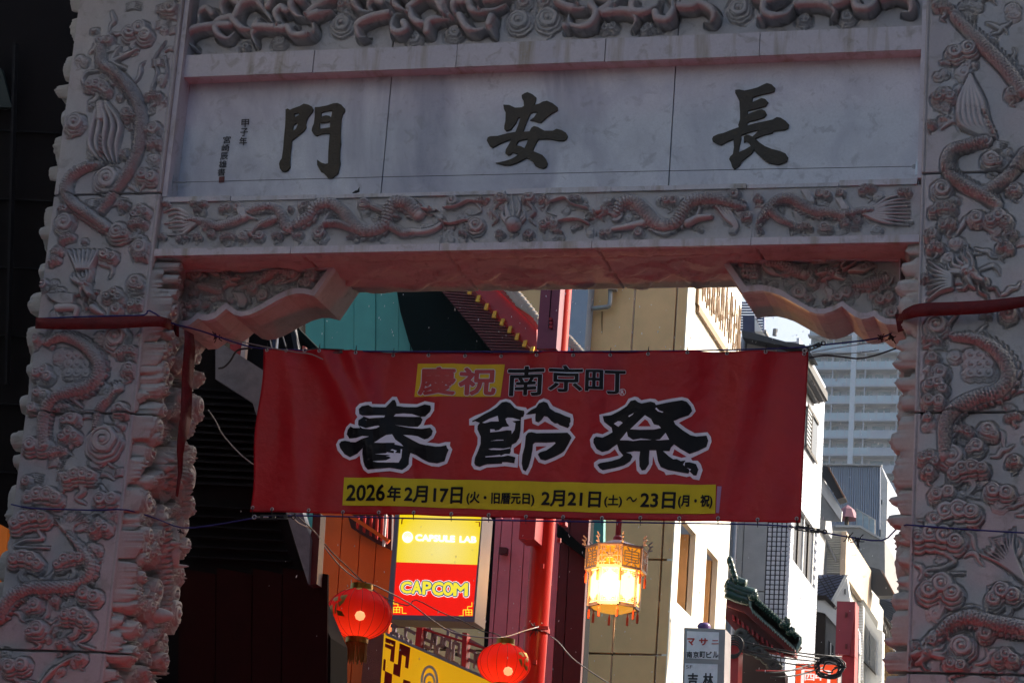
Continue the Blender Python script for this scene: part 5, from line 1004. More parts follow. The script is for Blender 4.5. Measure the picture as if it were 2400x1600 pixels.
# ---- octagonal palace lantern hung from the pole's arm
def palace_lantern():
    base = onY(1436, 1448, 8.0); Yc = 8.0
    th = thing('palace_lantern', base, 'lit octagonal Chinese palace lantern hanging on a red rod under the banner', 'lantern')
    cx = base[0]+.002; z_b = zat(1436, 1437, Yc); z1 = zat(1440, 1343+3, Yc); z2 = zat(1441, 1290, Yc); z3 = zat(1442, 1268, Yc)
    z_b = zat(1434, 1425, Yc); z1 = zat(1440, 1340, Yc); z2 = zat(1443, 1289, Yc); z3 = zat(1446, 1262, Yc)
    rl, ru = .235, .285
    WM = pbr('whitish_lantern_frame', (.38,.26,.22), .5); GL = emis('glowing_lantern_panel', (1,.58,.15), 6.5); GU = emis('glowing_upper_panel', (1,.36,.02), .9)
    o = lambda r, k: np.array([cx+r*math.cos(math.pi/8+k*math.pi/4), Yc+r*math.sin(math.pi/8+k*math.pi/4), 0])
    m = MB(); n = 8
    V = [tuple(o(ru+.02, k)+(0,0,z2)) for k in range(8)]+[(cx, Yc, z3)]; m.add(V, [(k, (k+1) % 8, 8) for k in range(8)]); m.mk('roof', pbr('pale_lantern_roof', (.5,.36,.36), .5), th)
    MB().tube([(cx, Yc, z3-.01), (cx, Yc, z3+1.2)], .027, 14).mk('rod', M['redp'], th, smooth=True); MB().lathe((cx, Yc, z3-.02), [(.045, 0), (.045, .03), (.03, .05)], 16).mk('collar', M['redp'], th)
    for k in range(8):
        a, b = o(rl, k), o(rl, k+1); A, B = o(ru, k), o(ru, k+1); nrm = (a+b)/2-np.array([cx, Yc, 0]); nrm[2] = 0; nrm /= np.linalg.norm(nrm)
        e = (b-a); 
        mk('glass_panel', [a+(0,0,z_b+.02), b+(0,0,z_b+.02), b+(0,0,z1), a+(0,0,z1)], [(0,1,2,3)], GL, th)
        mk('upper_panel', [(A*.97+np.array([cx,Yc,0])*.03)+(0,0,z1+.02), (B*.97+np.array([cx,Yc,0])*.03)+(0,0,z1+.02), (B*.97+np.array([cx,Yc,0])*.03)+(0,0,z2-.01), (A*.97+np.array([cx,Yc,0])*.03)+(0,0,z2-.01)], [(0,1,2,3)], GU, th)
        MB().bar(a+(0,0,z_b)+nrm*.004, a+(0,0,z1+.01)+nrm*.004, .022).mk('lower_post', WM, th); MB().bar(A+(0,0,z1), A+(0,0,z2+.02), .022).mk('upper_post', WM, th)
        MB().bar(A+(0,0,z1+.006), B+(0,0,z1+.006), .02, .022).mk('rail', WM, th); MB().bar(A+(0,0,z2), B+(0,0,z2), .024, .024).mk('rail', WM, th); MB().bar(a+(0,0,z_b+.01), b+(0,0,z_b+.01), .022, .032).mk('rail', WM, th)
        m = MB()
        def q(u, v, off=.006): return A+(B-A)*u+np.array([0,0,z1+.02+(z2-z1-.04)*v])+nrm*off
        if k % 2 == 0: seg = [((.5,0),(.5,1)),((.2,.5),(.8,.5)),((.2,.65),(.8,.65)),((.2,.35),(.8,.35)),((.25,0),(.4,.2)),((.75,0),(.6,.2)),((.25,1),(.4,.8)),((.75,1),(.6,.8)),((.15,.2),(.85,.2)),((.15,.8),(.85,.8)),((.15,.2),(.15,.45)),((.85,.2),(.85,.45)),((.15,.55),(.15,.8)),((.85,.55),(.85,.8)),((.3,.35),(.3,.2)),((.7,.35),(.7,.2)),((.05,.5),(.2,.5)),((.8,.5),(.95,.5))]
        else: seg = [((.5,0),(.5,1)),((.15,0),(.15,1)),((.85,0),(.85,1)),((0,.5),(1,.5)),((.15,.15),(.45,.5)),((.85,.15),(.55,.5)),((.15,.85),(.45,.5)),((.85,.85),(.55,.5)),((.25,0),(.25,.3)),((.75,0),(.75,.3)),((.25,.7),(.25,1)),((.75,.7),(.75,1)),((.3,.62),(.7,.62)),((.3,.38),(.7,.38)),((0,.15),(.35,.15)),((.65,.15),(1,.15)),((0,.85),(.35,.85)),((.65,.85),(1,.85))]
        for s1, s2 in seg: m.bar(q(*s1), q(*s2), .010, .008)
        m.mk('fretwork', WM, th)
        m = MB()
        def w(u, v): return a+(b-a)*u+np.array([0,0,z_b+.02+(z1-z_b-.02)*v])+nrm*.008
        for su in (0, 1):
            for sv in (0, 1):
                f = lambda u, v: w(u if su == 0 else 1-u, v if sv == 0 else 1-v)
                for s1, s2 in (((.1,.18),(.22,.18)),((.22,.18),(.22,.06)),((.22,.12),(.36,.12)),((.36,.12),(.36,.05)),((.1,.12),(.3,.12)),((.1,.06),(.46,.06)),((.14,.05),(.14,.22))): m.bar(f(*s1), f(*s2), .008, .006)
        m.mk('corner_fret', WM, th)
        m = MB(); tp_ = A+(0,0,z2)
        for s1, s2 in (((0,0),(.03,.05)),((.03,.05),(.01,.08)),((.01,.08),(.045,.11)),((.02,.02),(.05,.03)),((.03,.06),(.055,.07))):
            m.bar(tp_+nrm*0+((A-np.array([cx,Yc,0]))/np.linalg.norm((A-np.array([cx,Yc,0]))[:2]))*np.array([1,1,0])*s1[0]+(0,0,s1[1]), tp_+((A-np.array([cx,Yc,0]))/np.linalg.norm((A-np.array([cx,Yc,0]))[:2]))*np.array([1,1,0])*s2[0]+(0,0,s2[1]), .012, .012)
        m.mk('finial', WM, th)
        for (r2, zz, ln) in ((ru, z1, .13), (rl, z_b, .12)):
            p = o(r2-.004, k)+(0,0,zz); MB().tube([p+(0,0,.0), p+(0,0,-.03), p+(0,0,-.045), p+(0,0,-ln)], [.004,.006,.013,.012], 8).mk('tassel', M['tassel'], th)
    V = [tuple(o(rl-.01, k)+(0,0,z_b+.002)) for k in range(8)]+[tuple(o(.12, k)+(0,0,z_b-.035)) for k in range(8)]
    mk('underside', V, [(k, k+8, (k+1) % 8+8, (k+1) % 8) for k in range(8)]+[tuple(range(8, 16))], emis('glowing_underside', (1,.42,.04), .8), th)
    lp = bpy.data.lights.new('lantern_lamp', 'POINT'); lp.energy = 22; lp.color = (1,.5,.15); lp.shadow_soft_size = .1
    lo = bpy.data.objects.new('lantern_lamp', lp); COL.objects.link(lo); lo.location = (cx-.0, Yc-.36, (z_b+z1)/2)
    return th
palace_lantern()
# ---- red silk lanterns
SH = bpy.data.materials.new('red_silk'); SH.use_nodes = True; nt = SH.node_tree; N = nt.nodes; Lk = nt.links; N.clear()
out = N.new('ShaderNodeOutputMaterial'); d1 = N.new('ShaderNodeBsdfDiffuse'); d1.inputs[0].default_value = (.5,.004,.016,1); tr = N.new('ShaderNodeBsdfTranslucent'); tr.inputs[0].default_value = (1,.03,.02,1)
gl = N.new('ShaderNodeBsdfGlossy'); gl.inputs[0].default_value = (.5,.2,.2,1); gl.inputs[1].default_value = .4; em_ = N.new('ShaderNodeEmission'); em_.inputs[0].default_value = (1,.035,.008,1)
# the silk near the bulb glows more: emission falls off with distance from the bulb inside
tc = N.new('ShaderNodeTexCoord'); vm = N.new('ShaderNodeVectorMath'); vm.operation = 'DISTANCE'; vm.inputs[1].default_value = (0,-.03,-.06); Lk.new(tc.outputs['Object'], vm.inputs[0])
mr = N.new('ShaderNodeMapRange'); mr.inputs[1].default_value = .12; mr.inputs[2].default_value = .27; mr.inputs[3].default_value = .48; mr.inputs[4].default_value = .01; Lk.new(vm.outputs['Value'], mr.inputs[0])
Lk.new(mr.outputs[0], em_.inputs[1])
m1 = N.new('ShaderNodeMixShader'); m1.inputs[0].default_value = .45; Lk.new(d1.outputs[0], m1.inputs[1]); Lk.new(tr.outputs[0], m1.inputs[2])
m2 = N.new('ShaderNodeMixShader'); m2.inputs[0].default_value = .06; Lk.new(m1.outputs[0], m2.inputs[1]); Lk.new(gl.outputs[0], m2.inputs[2])
a1 = N.new('ShaderNodeAddShader'); Lk.new(m2.outputs[0], a1.inputs[0]); Lk.new(em_.outputs[0], a1.inputs[1]); Lk.new(a1.outputs[0], out.inputs[0])
BULB = emis('warm_bulb', (1,.36,.15), 1.5); GP = pbr('gold_print', (.55,.30,.03), .45, .3)
RIB = pbr('dark_red_rib', (.08,.002,.004), .6)
def red_lantern(c, rw, rh, label, tass=.17):
    th = thing('red_lantern', c, label, 'lantern', 'red lanterns on the wire'); n = 48; V = []; Fc = []
    prof = [(-1+2*i/20) for i in range(21)]
    for i, v in enumerate(prof):
        a = math.asin(max(-.93, min(.93, v*.93))); 
        for k in range(n):
            g = 1-.022*abs(math.sin(k*math.pi/3+.0)) if False else 1-.03*(abs(((k % 3)-0)/3-.0) == 0)
            V.append((rw*math.cos(a)*g*math.cos(2*math.pi*k/n), rw*math.cos(a)*g*math.sin(2*math.pi*k/n), rh*math.sin(a)/.93*1.0))
    Fc = [(i*n+k, i*n+(k+1) % n, (i+1)*n+(k+1) % n, (i+1)*n+k) for i in range(20) for k in range(n)]
    me = bpy.data.meshes.new('silk_shade'); me.from_pydata(V, [], Fc); me.polygons.foreach_set('use_smooth', [True]*len(Fc)); o = link('silk_shade', me, SH, th)
    rc = rw*.34
    MB().lathe(c+(0,0,rh*.96), [(rc,0),(rc,.055),(rc*.8,.055),(rc*.8,0)], 24).mk('gold_cap', M['gold'], th); MB().lathe(c-(0,0,rh*.96+.05), [(rc,0),(rc,.055),(rc*.8,.055),(rc*.8,0)], 24).mk('gold_ring', M['gold'], th)
    m = MB(); rr_ = random.Random(4)
    for k in range(40): a = 2*math.pi*k/40; p = c+np.array([rc*.92*math.cos(a), rc*.92*math.sin(a), -rh*.96-.04]); m.bar(p, p+(rr_.uniform(-.008,.008), 0, -tass*rr_.uniform(.85,1)), .008, .003)
    m.mk('gold_fringe', pbr('gold_fringe', (.28,.17,.03), .8), th) if tass else None
    for k in range(16):
        a = 2*math.pi*k/16; MB().tube([c+np.array([rw*1.004*math.cos(e)*math.cos(a), rw*1.004*math.cos(e)*math.sin(a), rh*1.004*math.sin(e)*1.07]) for e in np.linspace(-1.2, 1.2, 13)], rw*.006, 4).mk('rib', RIB, th)
    return th
def gold(th, c, rw, rh, az, el, shapes, lift=1.012):
    for L_ in shapes:
        V, F_ = curve_mesh([L_]); V, F_ = subdiv(V, F_, .05, .05)
        A_ = az+V[:, 0]; E_ = el+V[:, 1]; P = np.stack([c[0]+rw*lift*np.cos(E_)*np.cos(A_), c[1]+rw*lift*np.cos(E_)*np.sin(A_), c[2]+rh*lift*np.sin(E_)*1.07], -1)
        mk('gold_print', P, F_, GP, th)
sw = [[(-.3,.35),(-.1,.4),(.0,.2),(-.15,.15),(-.2,.25),(-.3,.2)], [(.02,.42),(.3,.45),(.25,.1),(.1,-.1),(.05,.1),(.15,.2),(.05,.3)], [(-.35,.0),(-.2,.05),(-.1,-.4),(-.25,-.2)], [(.0,-.2),(.2,-.25),(.3,-.45),(.05,-.4)], [(-.05,.05),(.03,.08),(-.02,-.35),(-.08,-.3)]]
def scal(n, e0, e1):
    r = []
    for k in range(n):
        a = 2*math.pi*k/n; r.append([(a-.2, e0), (a-.15, e1), (a, e1-.08*(1 if e1 < e0 else -1)), (a+.15, e1), (a+.2, e0)])
    return r
cA = onY(842, 1438, 4.0); RWA = 77*np.linalg.norm(cA-CAM)/FPX; LA = red_lantern(cA, RWA, RWA*.73, 'lit red silk lantern in front of the orange wall'); gold(LA, cA, RWA, RWA*.73, -2.0, .1, sw); gold(LA, cA, RWA, RWA*.73, 0, 0, scal(9, 1.22, .98))
cB = onY(1181, 1555, 6.0); RWB = 62.5*np.linalg.norm(cB-CAM)/FPX; LB = red_lantern(cB, RWB, RWB*.73, 'lit red silk lantern at the bottom edge beside the red pole'); gold(LB, cB, RWB, RWB*.73, -.40, .1, sw); gold(LB, cB, RWB, RWB*.73, 0, 0, scal(9, 1.22, .98))
for th, c, rw, (bx_, by_) in ((LA, cA, RWA, (844, 1442)), (LB, cB, RWB, (1191, 1572))):
    p = onY(bx_, by_, c[1]-rw*.985); V = [p+np.array([rw*.115*math.cos(a), 0, rw*.115*math.sin(a)]) for a in np.linspace(0, 2*math.pi, 20)[:-1]]
    MB().lathe(c+np.array([p[0]-c[0], -rw*.80, p[2]-c[2]]), [(0.001,-.04),(.03,-.028),(.042,0),(.03,.028),(.001,.04)], 16).mk('bulb', BULB, th, smooth=True)
# make a small opening of clear silk in front of each bulb: the bulb is pressed against the cloth
for th, c, rw, (bx_, by_) in ((LA, cA, RWA, (844, 1442)), (LB, cB, RWB, (1191, 1572))):
    for o in th.children:
        if o.name.startswith('bulb'):
            o.location = (0, -rw*.19, 0)
# wires carrying the lanterns
rope('wire', [onY(x, y, Y) for x, y, Y in ((676,1203,1.5),(700,1225,2.0),(735,1243,2.6),(760,1280,3),(790,1318,3.4),(820,1345,3.8),(853,1364,4),(880,1372,4.1),(960,1413,4.7),(1010,1450,5.0),(1060,1480,5.4),(1130,1493,5.7),(1181,1492,6),(1230,1477,7.2),(1262,1468,8.8))], .0055, WIRE, 'twisted pale wire carrying the two red lanterns', 'wire')
rope('wire', [onY(x, y, Y) for x, y, Y in ((690,1203,1.5),(735,1243,2.6),(775,1290,3.1),(815,1328,3.7),(853,1364,4),(900,1398,4.3),(955,1418,4.7),(975,1405,4.8),(1030,1432,5.1),(1085,1455,5.5),(1130,1478,5.7),(1158,1483,5.8),(1181,1495,6))], .0045, WIREB, 'darker wire twisted along the pale lantern wire', 'wire')
rope('wire', [onY(x, y, 8.7) for x, y in ((1290,1490),(1310,1505),(1340,1540),(1380,1570),(1430,1602),(1480,1630))], .006, WIRE, 'pale wire sagging right of the red pole', 'wire')
knot(onY(1255,1472,8.85), 'frayed wire ends tied to the red pole clamp', 9, .05); 
MB().tube([cA+(.02,0,RWA*.73), cA+(.03,0,RWA*.73+.07), onY(853,1364,4)], .006, 6).mk('hanging_hook', WIREB, LA); MB().tube([cB+(0,0,RWB*.7), onY(1181,1493,6)], .006, 6).mk('hanging_hook', WIREB, LB)
# ================================================================== beige building
y1 = float(onX(1582,1225,XF)[1]); y2 = float(onX(1712,1225,XF)[1]); 
b1 = thing('beige_building', (-1.5, y1, 0), 'beige panelled building with a sunlit cream front, behind the palace lantern', 'building')
zt_f = float(onX(1719,657,XF)[2])
MB().box((-9, y1+.12, 0), (XF-.88, y2-.02, zt_f+1.5)).mk('core', M['black'], b1)
Xe = [-7.5,-6.2]+[xat(1385,750,y1), xat(1484,750,y1), xat(1583,750,y1)-.0, XF-.0]
Ze = [0,3,5.4]+[zat(1480,1532,y1), zat(1500,1310,y1)]; dz_ = Ze[-1]-Ze[-2]
while Ze[-1] < zt_f+2.5: Ze.append(Ze[-1]+dz_)
for i, (a, b) in enumerate(zip(Xe[:-1], Xe[1:])):
    for k, (c, d) in enumerate(zip(Ze[:-1], Ze[1:])):
        if b-a > .02: MB().box((a+.014, y1, c+.014), (b-.014, y1+.1, d-.014)).mk('wall_panel', M['beige'], b1)
gb = xat(1385,750,y1-.1)
for k, (c, d) in enumerate(zip(Ze[:-1], Ze[1:])): MB().box((gb-.45, y1-.35, c+.01), (gb+.0, y1-.02, d-.01)).mk('grey_panel', M['greyblue'], b1)
# cream sunlit street front (plane X=XF) with window openings
zsil = float(onX(1640,1273,XF)[2])
FX = XPl(XF)
w1 = dict(y0=float(onX(1600+20/2.904,1060+560/2.904,XF)[1]), y1=float(onX(1600+130/2.904,1060+700/2.904,XF)[1]))
MB().box((XF-.08, y1+.001, 0), (XF, y2, float(onX(1615,1440,XF)[2]))).mk('front_wall', M['beigew'], b1)
za = float(onX(1615,1440,XF)[2]); zb_ = float(onX(1640,1262,XF)[2])
yw = [y1+.001, y1+.12, y1+1.05, y1+1.35, y1+2.3, y2]
yw = [float(onX(x, y, XF)[1]) for x, y in ((1583,1300),(1592,1300),(1628,1310),(1655,1320),(1682,1330),(1706,1340))]; yw[0] = y1+.001; yw[-1] = y2
for a, b in ((yw[0],yw[1]),(yw[2],yw[3]),(yw[4],yw[5])): MB().box((XF-.08, a, za), (XF, b, zb_)).mk('front_pier', M['beigew'], b1)
for a, b in ((yw[1],yw[2]),(yw[3],yw[4])):
    w = MB().box((XF-.84, a-.05, za), (XF-.82, b+.05, zb_)).mk('window', M['glass'], b1)
    MB().box((XF-.8, a-.06, za), (XF-.1, a-.0, zb_)).mk('jamb', M['beige'], w); MB().box((XF-.8, b-.0, za), (XF-.1, b+.1, zb_)).mk('jamb', M['beige'], w); MB().box((XF-.81, (a+b)/2-.02, za), (XF-.78, (a+b)/2+.03, zb_)).mk('mullion', M['frame'], w)
zl = float(onX(1631,711,XF)[2])
MB().box((XF-.08, y1+.001, zb_), (XF, y2, zl-.12)).mk('front_wall', M['beigew'], b1)
MB().box((XF-.02, y1+.55, zl-.12), (XF+.05, y2, zl-.02)).mk('trim_band', M['brown'], b1); MB().box((XF-.08, y1+.001, zl-.119), (XF-.001, y2, zl-.021)).mk('front_wall', M['beigew'], b1)
MB().box((XF-.08, y1+.001, zl-.02), (XF, y2, zt_f+1)).mk('front_wall', M['beigew'], b1); MB().box((XF-.02, y1+.5, zl-.02), (XF+.04, y1+.56, zt_f)).mk('trim_band', M['brown'], b1)
rd = random.Random(9)
for i in range(9):    # illegible raised lettering seen edge-on: open outline strokes
    ya = y1+.8+i*.33; m = MB(); za_ = zl+.12
    for k in range(5):
        a = (ya+rd.uniform(0,.25), za_+rd.uniform(0,.8)); b = (ya+rd.uniform(0,.25), za_+rd.uniform(0,.8)); m.bar((XF+.03, *a), (XF+.03, *b), .018)
    m.bar((XF+.03, ya, za_), (XF+.03, ya+.04, za_+.8), .02); m.mk('raised_stroke', M['brown'], b1)
# drain pipe and rust stain
pp = lambda L_: [onY(x, y, y1-.12) for x, y in C5(L_)]
pz = MB().tube(smooth_pts(pp([(1560,575),(1780,552),(1815,545),(1828,520),(1832,420),(1838,330)]), 5), .032, 12).mk('drain_pipe', M['pipe'], b1, smooth=True)
MB().box(onY(*C5([(1812,430)])[0], y1-.2), onY(*C5([(1872,340)])[0], y1-.2)+np.array([0,.12,0])).mk('downpipe_box', M['pipe'], b1)
flat('rust_stain', [C5([(1770,580),(1782,580),(1778,720),(1774,740),(1768,650)])], YPl(y1), M['rust'], b1, lift=.004)
# ================================================================== white tiled building
y3 = float(onX(1854,1240,XF)[1]); y4 = float(onX(1925,1153,XF)[1])+.0
b2 = thing('white_tiled_building', (-1.5, y3, 0), 'white building with gridded glazed tiles and tall dark windows', 'building')
xg = xat(1600+328/2.904, 1225, y3); xt = xat(1600+580/2.904, 1225, y3); zr = zat(1854, 800, y3)
MB().box((-7, y3+.05, 0), (XF-.05, y4-.01, zr)).mk('core', M['grout'], b2)
zj = zat(1760, 1060+943/2.904, y3)
MB().box((-7, y3, zj+.01), (xg+.22, y3+.05, zr)).mk('grey_wall', M['conc'], b2); MB().box((xg+.235, y3, zj+.01), (xt-.012, y3+.05, zr)).mk('grey_wall', M['conc'], b2); MB().box((-7, y3, 0), (xt-.012, y3+.05, zj-.01)).mk('grey_wall', M['conc'], b2)
# grid of tiles beside the corner
tw = (XF-xt)/5; thh = 11.4*np.linalg.norm(onY(1820,1340,y3)-CAM)/FPX
tm_ = None; z = zat(1820, 1460, y3)
for j in range(-8, 48):
    for i in range(5):
        a = xt+i*tw; m = (a+.012, y3+.004, z+j*thh+.010); n_ = (a+tw-.012, y3+.05, z+(j+1)*thh-.010)
        if tm_ is None: tm_ = MB().box(m, n_).mk('tile', M['tile'], b2); org = np.array(m)
        else: o = bpy.data.objects.new('tile', tm_.data); COL.objects.link(o); o.parent = b2; o.location = Vector(np.array(m)-org)
# street front: window band and rows of long tiles, joined (too foreshortened to pick apart)
zw0 = float(onX(1600+815/2.904, 1060+800/2.904, XF)[2]); zw1 = float(onX(1600+810/2.904, 1060+385/2.904, XF)[2])
yw0 = y3+.35; yw1 = y4-.45
m = MB(); hrow = thh*.95; rr_ = random.Random(12); z_ = 5.
while z_ < zr:
    k = 0; yy = y3+.004; off = .0 if int(z_/hrow) % 2 else .14
    while yy < y4-.02:
        ye = min(y4-.01, yy+(.28 if yy > y3+.01 else .28-off)); inw = (z_+hrow > zw0 and z_ < zw1 and ye > yw0 and yy < yw1)
        if not inw: m.box((XF-.05, yy+.004, z_+.006), (XF-.0005*rr_.random(), ye-.004, z_+hrow-.006))
        yy = ye
    z_ += hrow
m.mk('front_tiles', M['tile'], b2, kind='stuff')
w = MB().box((XF-.22, yw0, zw0), (XF-.2, yw1, zw1)).mk('window', M['glass'], b2)
for k in range(5): q_ = yw0+(yw1-yw0)*k/4; MB().box((XF-.19, q_-.03, zw0), (XF-.02, q_+.03, zw1)).mk('mullion', M['frame'] if k % 2 else M['white'], w)
MB().box((XF-.2, yw0, zw1-.04), (XF+.02, yw1, zw1+.03)).mk('window_head', M['white'], w)
yl2 = [yw0, yw1]; zl0 = float(onX(1900, 1600, XF)[2])
w = MB().box((XF-.03, yw0-.2, zw0-3.1), (XF+.02, yw1+.25, zw0-2.15)).mk('lower_window', M['glass'], b2)
for k in range(6): q_ = yw0-.2+(yw1-yw0+.45)*k/5; MB().box((XF+.02, q_-.02, zw0-3.1), (XF+.04, q_+.02, zw0-2.15)).mk('mullion', M['frame'], w)
MB().tube([(xg+.1, y3-.08, 2), (xg+.1, y3-.08, zr)], .045, 10).mk('rain_pipe', M['pipe'], b2, smooth=True)
for k in range(4): MB().box((xg-.75, y3-.06, zj-2.2+k*1.9), (xg-.35, y3+.001, zj-1.9+k*1.9)).mk('wall_vent', M['conc2'], b2)
# eave with black gutter, and sloping gable roof edge
pris('gable_edge', C6([(400,708),(470,722),(700,785),(830,805),(900,905),(860,905),(830,840),(700,815),(405,755)]), y3-.4, .35, M['darkroof'], b2)
pris('gable_wall', C6([(398,752),(700,812),(840,838),(840,1000),(398,900)]), y3-.02, .03, M['conc'], b2)
e0 = onX(*C6([(858,905)])[0], XF+.25); e1 = onX(*C6([(985,1225)])[0], XF+.25)
m = MB(); m.prism([np.array([XF-.3, e0[1], e0[2]-.25]), np.array([XF+.25, e0[1], e0[2]-.12]), np.array([XF+.25, e0[1], e0[2]+.02]), np.array([XF-.3, e0[1], e0[2]+.2])], (0, e1[1]-e0[1], 0)); m.mk('eave', M['darkroof'], b2)
for k in range(3): MB().bar((XF+.2-.1*k, e0[1], e0[2]-.13-.03*k), (XF+.2-.1*k, e1[1], e0[2]-.13-.03*k), .03).mk('eave_batten', M['frame'], b2)
yq = [float(onX(1895,990,XF)[1]), float(onX(1910,1070,XF)[1])]; zq0 = float(onX(1895,1060,XF)[2]); zq1 = float(onX(1892,955,XF)[2])
MB().box((XF-.05, y3+.01, zr-.0), (XF, e1[1]-.1, e0[2]-.2)).mk('upper_front', M['white'], b2); MB().box((-5, y3+.01, zr), (XF-.05, y3+.06, e0[2]-.1)).mk('upper_wall', M['conc'], b2)
w = MB().box((XF+.0, yq[0]-.3, zq0), (XF+.03, yq[1], zq1)).mk('window', M['glass'], b2); MB().box((XF+.03, yq[0]-.33, zq0-.03), (XF+.05, yq[1]+.03, zq0+.03)).mk('frame', M['frame'], w); MB().box((XF+.03, yq[0]-.33, zq1-.03), (XF+.05, yq[1]+.03, zq1+.03)).mk('frame', M['frame'], w); MB().box((XF+.03, (yq[0]+yq[1])/2-.3, zq0), (XF+.05, (yq[0]+yq[1])/2-.24, zq1)).mk('frame', M['frame'], w)
for k in range(10): MB().box((XF+.03, yq[0]-.3, zq0+(zq1-zq0)*k/10), (XF+.04, (yq[0]+yq[1])/2-.3, zq0+(zq1-zq0)*(k+.5)/10)).mk('shutter_slat', M['conc'], w)
# roof plant behind gable: louvred screen and box, aerial
rp = thing('roof_screen', onY(1760, 760, y3+2), 'slatted blue steel roof screen with a dark box on the white building', 'screen')
pris('dark_box', C6([(410,605),(490,605),(490,720),(410,720)]), y3+2, 1, pbr('slate_blue_box', (.05,.06,.12), .6), rp); SB = pbr('blue_steel', (.09,.12,.22), .5)
for k in range(11): pris('slat', C6([(378,515+k*18),(556,515+k*18),(556,523+k*18),(378,523+k*18)]), y3+2.3, .05, SB, rp)
pris('post', C6([(380,510),(390,510),(390,620),(380,620)]), y3+2.2, .1, SB, rp); pris('post', C6([(545,510),(556,510),(556,730),(545,730)]), y3+2.2, .1, SB, rp)
pris('white_wedge', C6([(490,620),(545,715),(490,715)]), y3+1.9, .3, M['white'], rp)
m = MB(); m.tube(P2(C6([(625,745),(630,700)]), y3+1.5), .04, 8); m.tube(P2(C6([(640,720),(642,700)]), y3+1.5), .015, 6); m.box(onY(*C6([(550,722)])[0], y3+1.5), onY(*C6([(568,705)])[0], y3+1.5)+(0,.3,0)); m.mk('roof_vent', M['conc2'], label='small roof vent and aerial against the bright sky', cat='vent')
# ================================================================== Chinese green-tiled canopy
cn = thing('green_tiled_canopy', onY(1750, 1500, y1+.4), 'green glazed tile canopy roof with red underside and curled finials', 'canopy')
YG = y1+.3
pris('under_eave', C9([(300,985),(440,1060),(770,1340),(770,1390),(560,1350),(380,1240),(290,1130)]), YG+.2, .15, pbr('maroon_under_eave', (.12,.008,.01), .6), cn)
pris('red_fascia', C9([(300,990),(430,1030),(765,1320),(762,1380),(720,1352),(420,1085),(300,1040)]), YG, .12, pbr('deep_red_fascia', (.17,.01,.012), .6), cn)
for i in range(11): t_ = i/10; x = 335+t_*330; y = 1130+t_*250; pris('rafter', C9([(x,y-30),(x+14,y-24),(x+18,y+10),(x+4,y+4)]), YG+.1, .1, M['redp'], cn)
pris('tile_bed', C9([(300,880),(470,960),(500,1020),(790,1300),(760,1335),(480,1050),(300,960)]), YG+.05, .3, M['green'], cn)
for k, (a, b) in enumerate((((300,885),(495,965)), ((300,915),(490,985)), ((300,955),(480,1015)), ((330,850),(430,900)))):
    MB().tube(smooth_pts(P2(C9([a, ((a[0]+b[0])/2, (a[1]+b[1])/2+8), b]), YG-.05), 5), .075, 10).mk('ridge_tile', M['green'], cn, smooth=True)
for k in range(5): MB().tube(smooth_pts(P2(C9([(318+k*9, 705+k*32),(322+k*10, 740+k*34),(332+k*12, 775+k*28)]), YG-.1), 4), [.02,.03,.04,.045,.045,.045,.04,.035,.02], 8).mk('ridge_scroll', M['green'], cn, smooth=True)
for i in range(19):
    t_ = i/18; x = 484+t_*300; y = 1015+t_*265
    p = onY(*C9([(x, y)])[0], YG-.12); MB().tube([p+(0,-.02,.03), p+(-.18,.15,.16)], .05, 10).mk('barrel_tile', M['green'], cn); MB().lathe((0,0,0), [(.001,0),(.05,0)], 4) 
    MB().prism([p+(-.055,-.04,.05), p+(.055,-.04,.05), p+(.06,-.04,-.03), p+(0,-.04,-.17), p+(-.06,-.04,-.03)], (0,.03,0)).mk('drip_tile', M['greend'], cn)
for (x, y, s_) in ((700,1160,.7), (740,1215,.5), (485,975,.5)):
    m = MB(); c = lambda L_: P2(C9([(x+a*s_, y+b*s_) for a, b in L_]), YG-.15)
    m.tube(smooth_pts(c([(-40,-20),(-35,10),(0,20),(30,0),(38,-22)]), 4), [.02,.03,.04,.05,.055,.06,.06,.06,.055,.05,.045,.04,.035,.03,.025,.02,.01], 9); m.tube(smooth_pts(c([(0,5),(12,-25),(2,-45),(14,-62)]), 4), [.04]*4+[.03]*4+[.02]*4+[.01], 8); m.tube(smooth_pts(c([(12,-25),(34,-32),(26,-14)]), 3), .025, 6); m.mk('curled_finial', M['green'], cn, smooth=True)
for (x, y, r_) in ((405,1240,50),(525,1355,45),(620,1445,45),(470,1290,30),(570,1400,30),(450,1330,35)):
    m = MB(); a = np.linspace(0, 9.5, 34); L_ = [(x+r_*(1-t_/12)*math.cos(t_), y+r_*.85*(1-t_/12)*math.sin(t_)) for t_ in a]; m.tube(P2(C9(L_), YG+.0), .045, 6); m.prism(P2(C9([(x+r_*math.cos(q), y+r_*.8*math.sin(q)) for q in np.linspace(0, 6.28, 12)[:-1]]), YG+.05), (0,.1,0)); m.mk('scroll_bracket', M['scroll'], cn, smooth=True)
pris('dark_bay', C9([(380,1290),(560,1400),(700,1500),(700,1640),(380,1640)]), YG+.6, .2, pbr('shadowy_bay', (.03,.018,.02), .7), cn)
cp = pris('red_column', C9([(298,1275),(384,1275),(372,1640),(286,1640)]), YG-.4, .3, M['redp'], label='short red column with coiled cable beside the white sign box', cat='column')
m = MB()
for k in range(5): torus(m, onY(*C9([(345, 1310+k*10)])[0], YG-.5), .13-.01*k, .012, 1, 18, 5)
m.mk('coiled_cable', BLK, label='coil of black cable on the short red column', cat='cable', smooth=True)
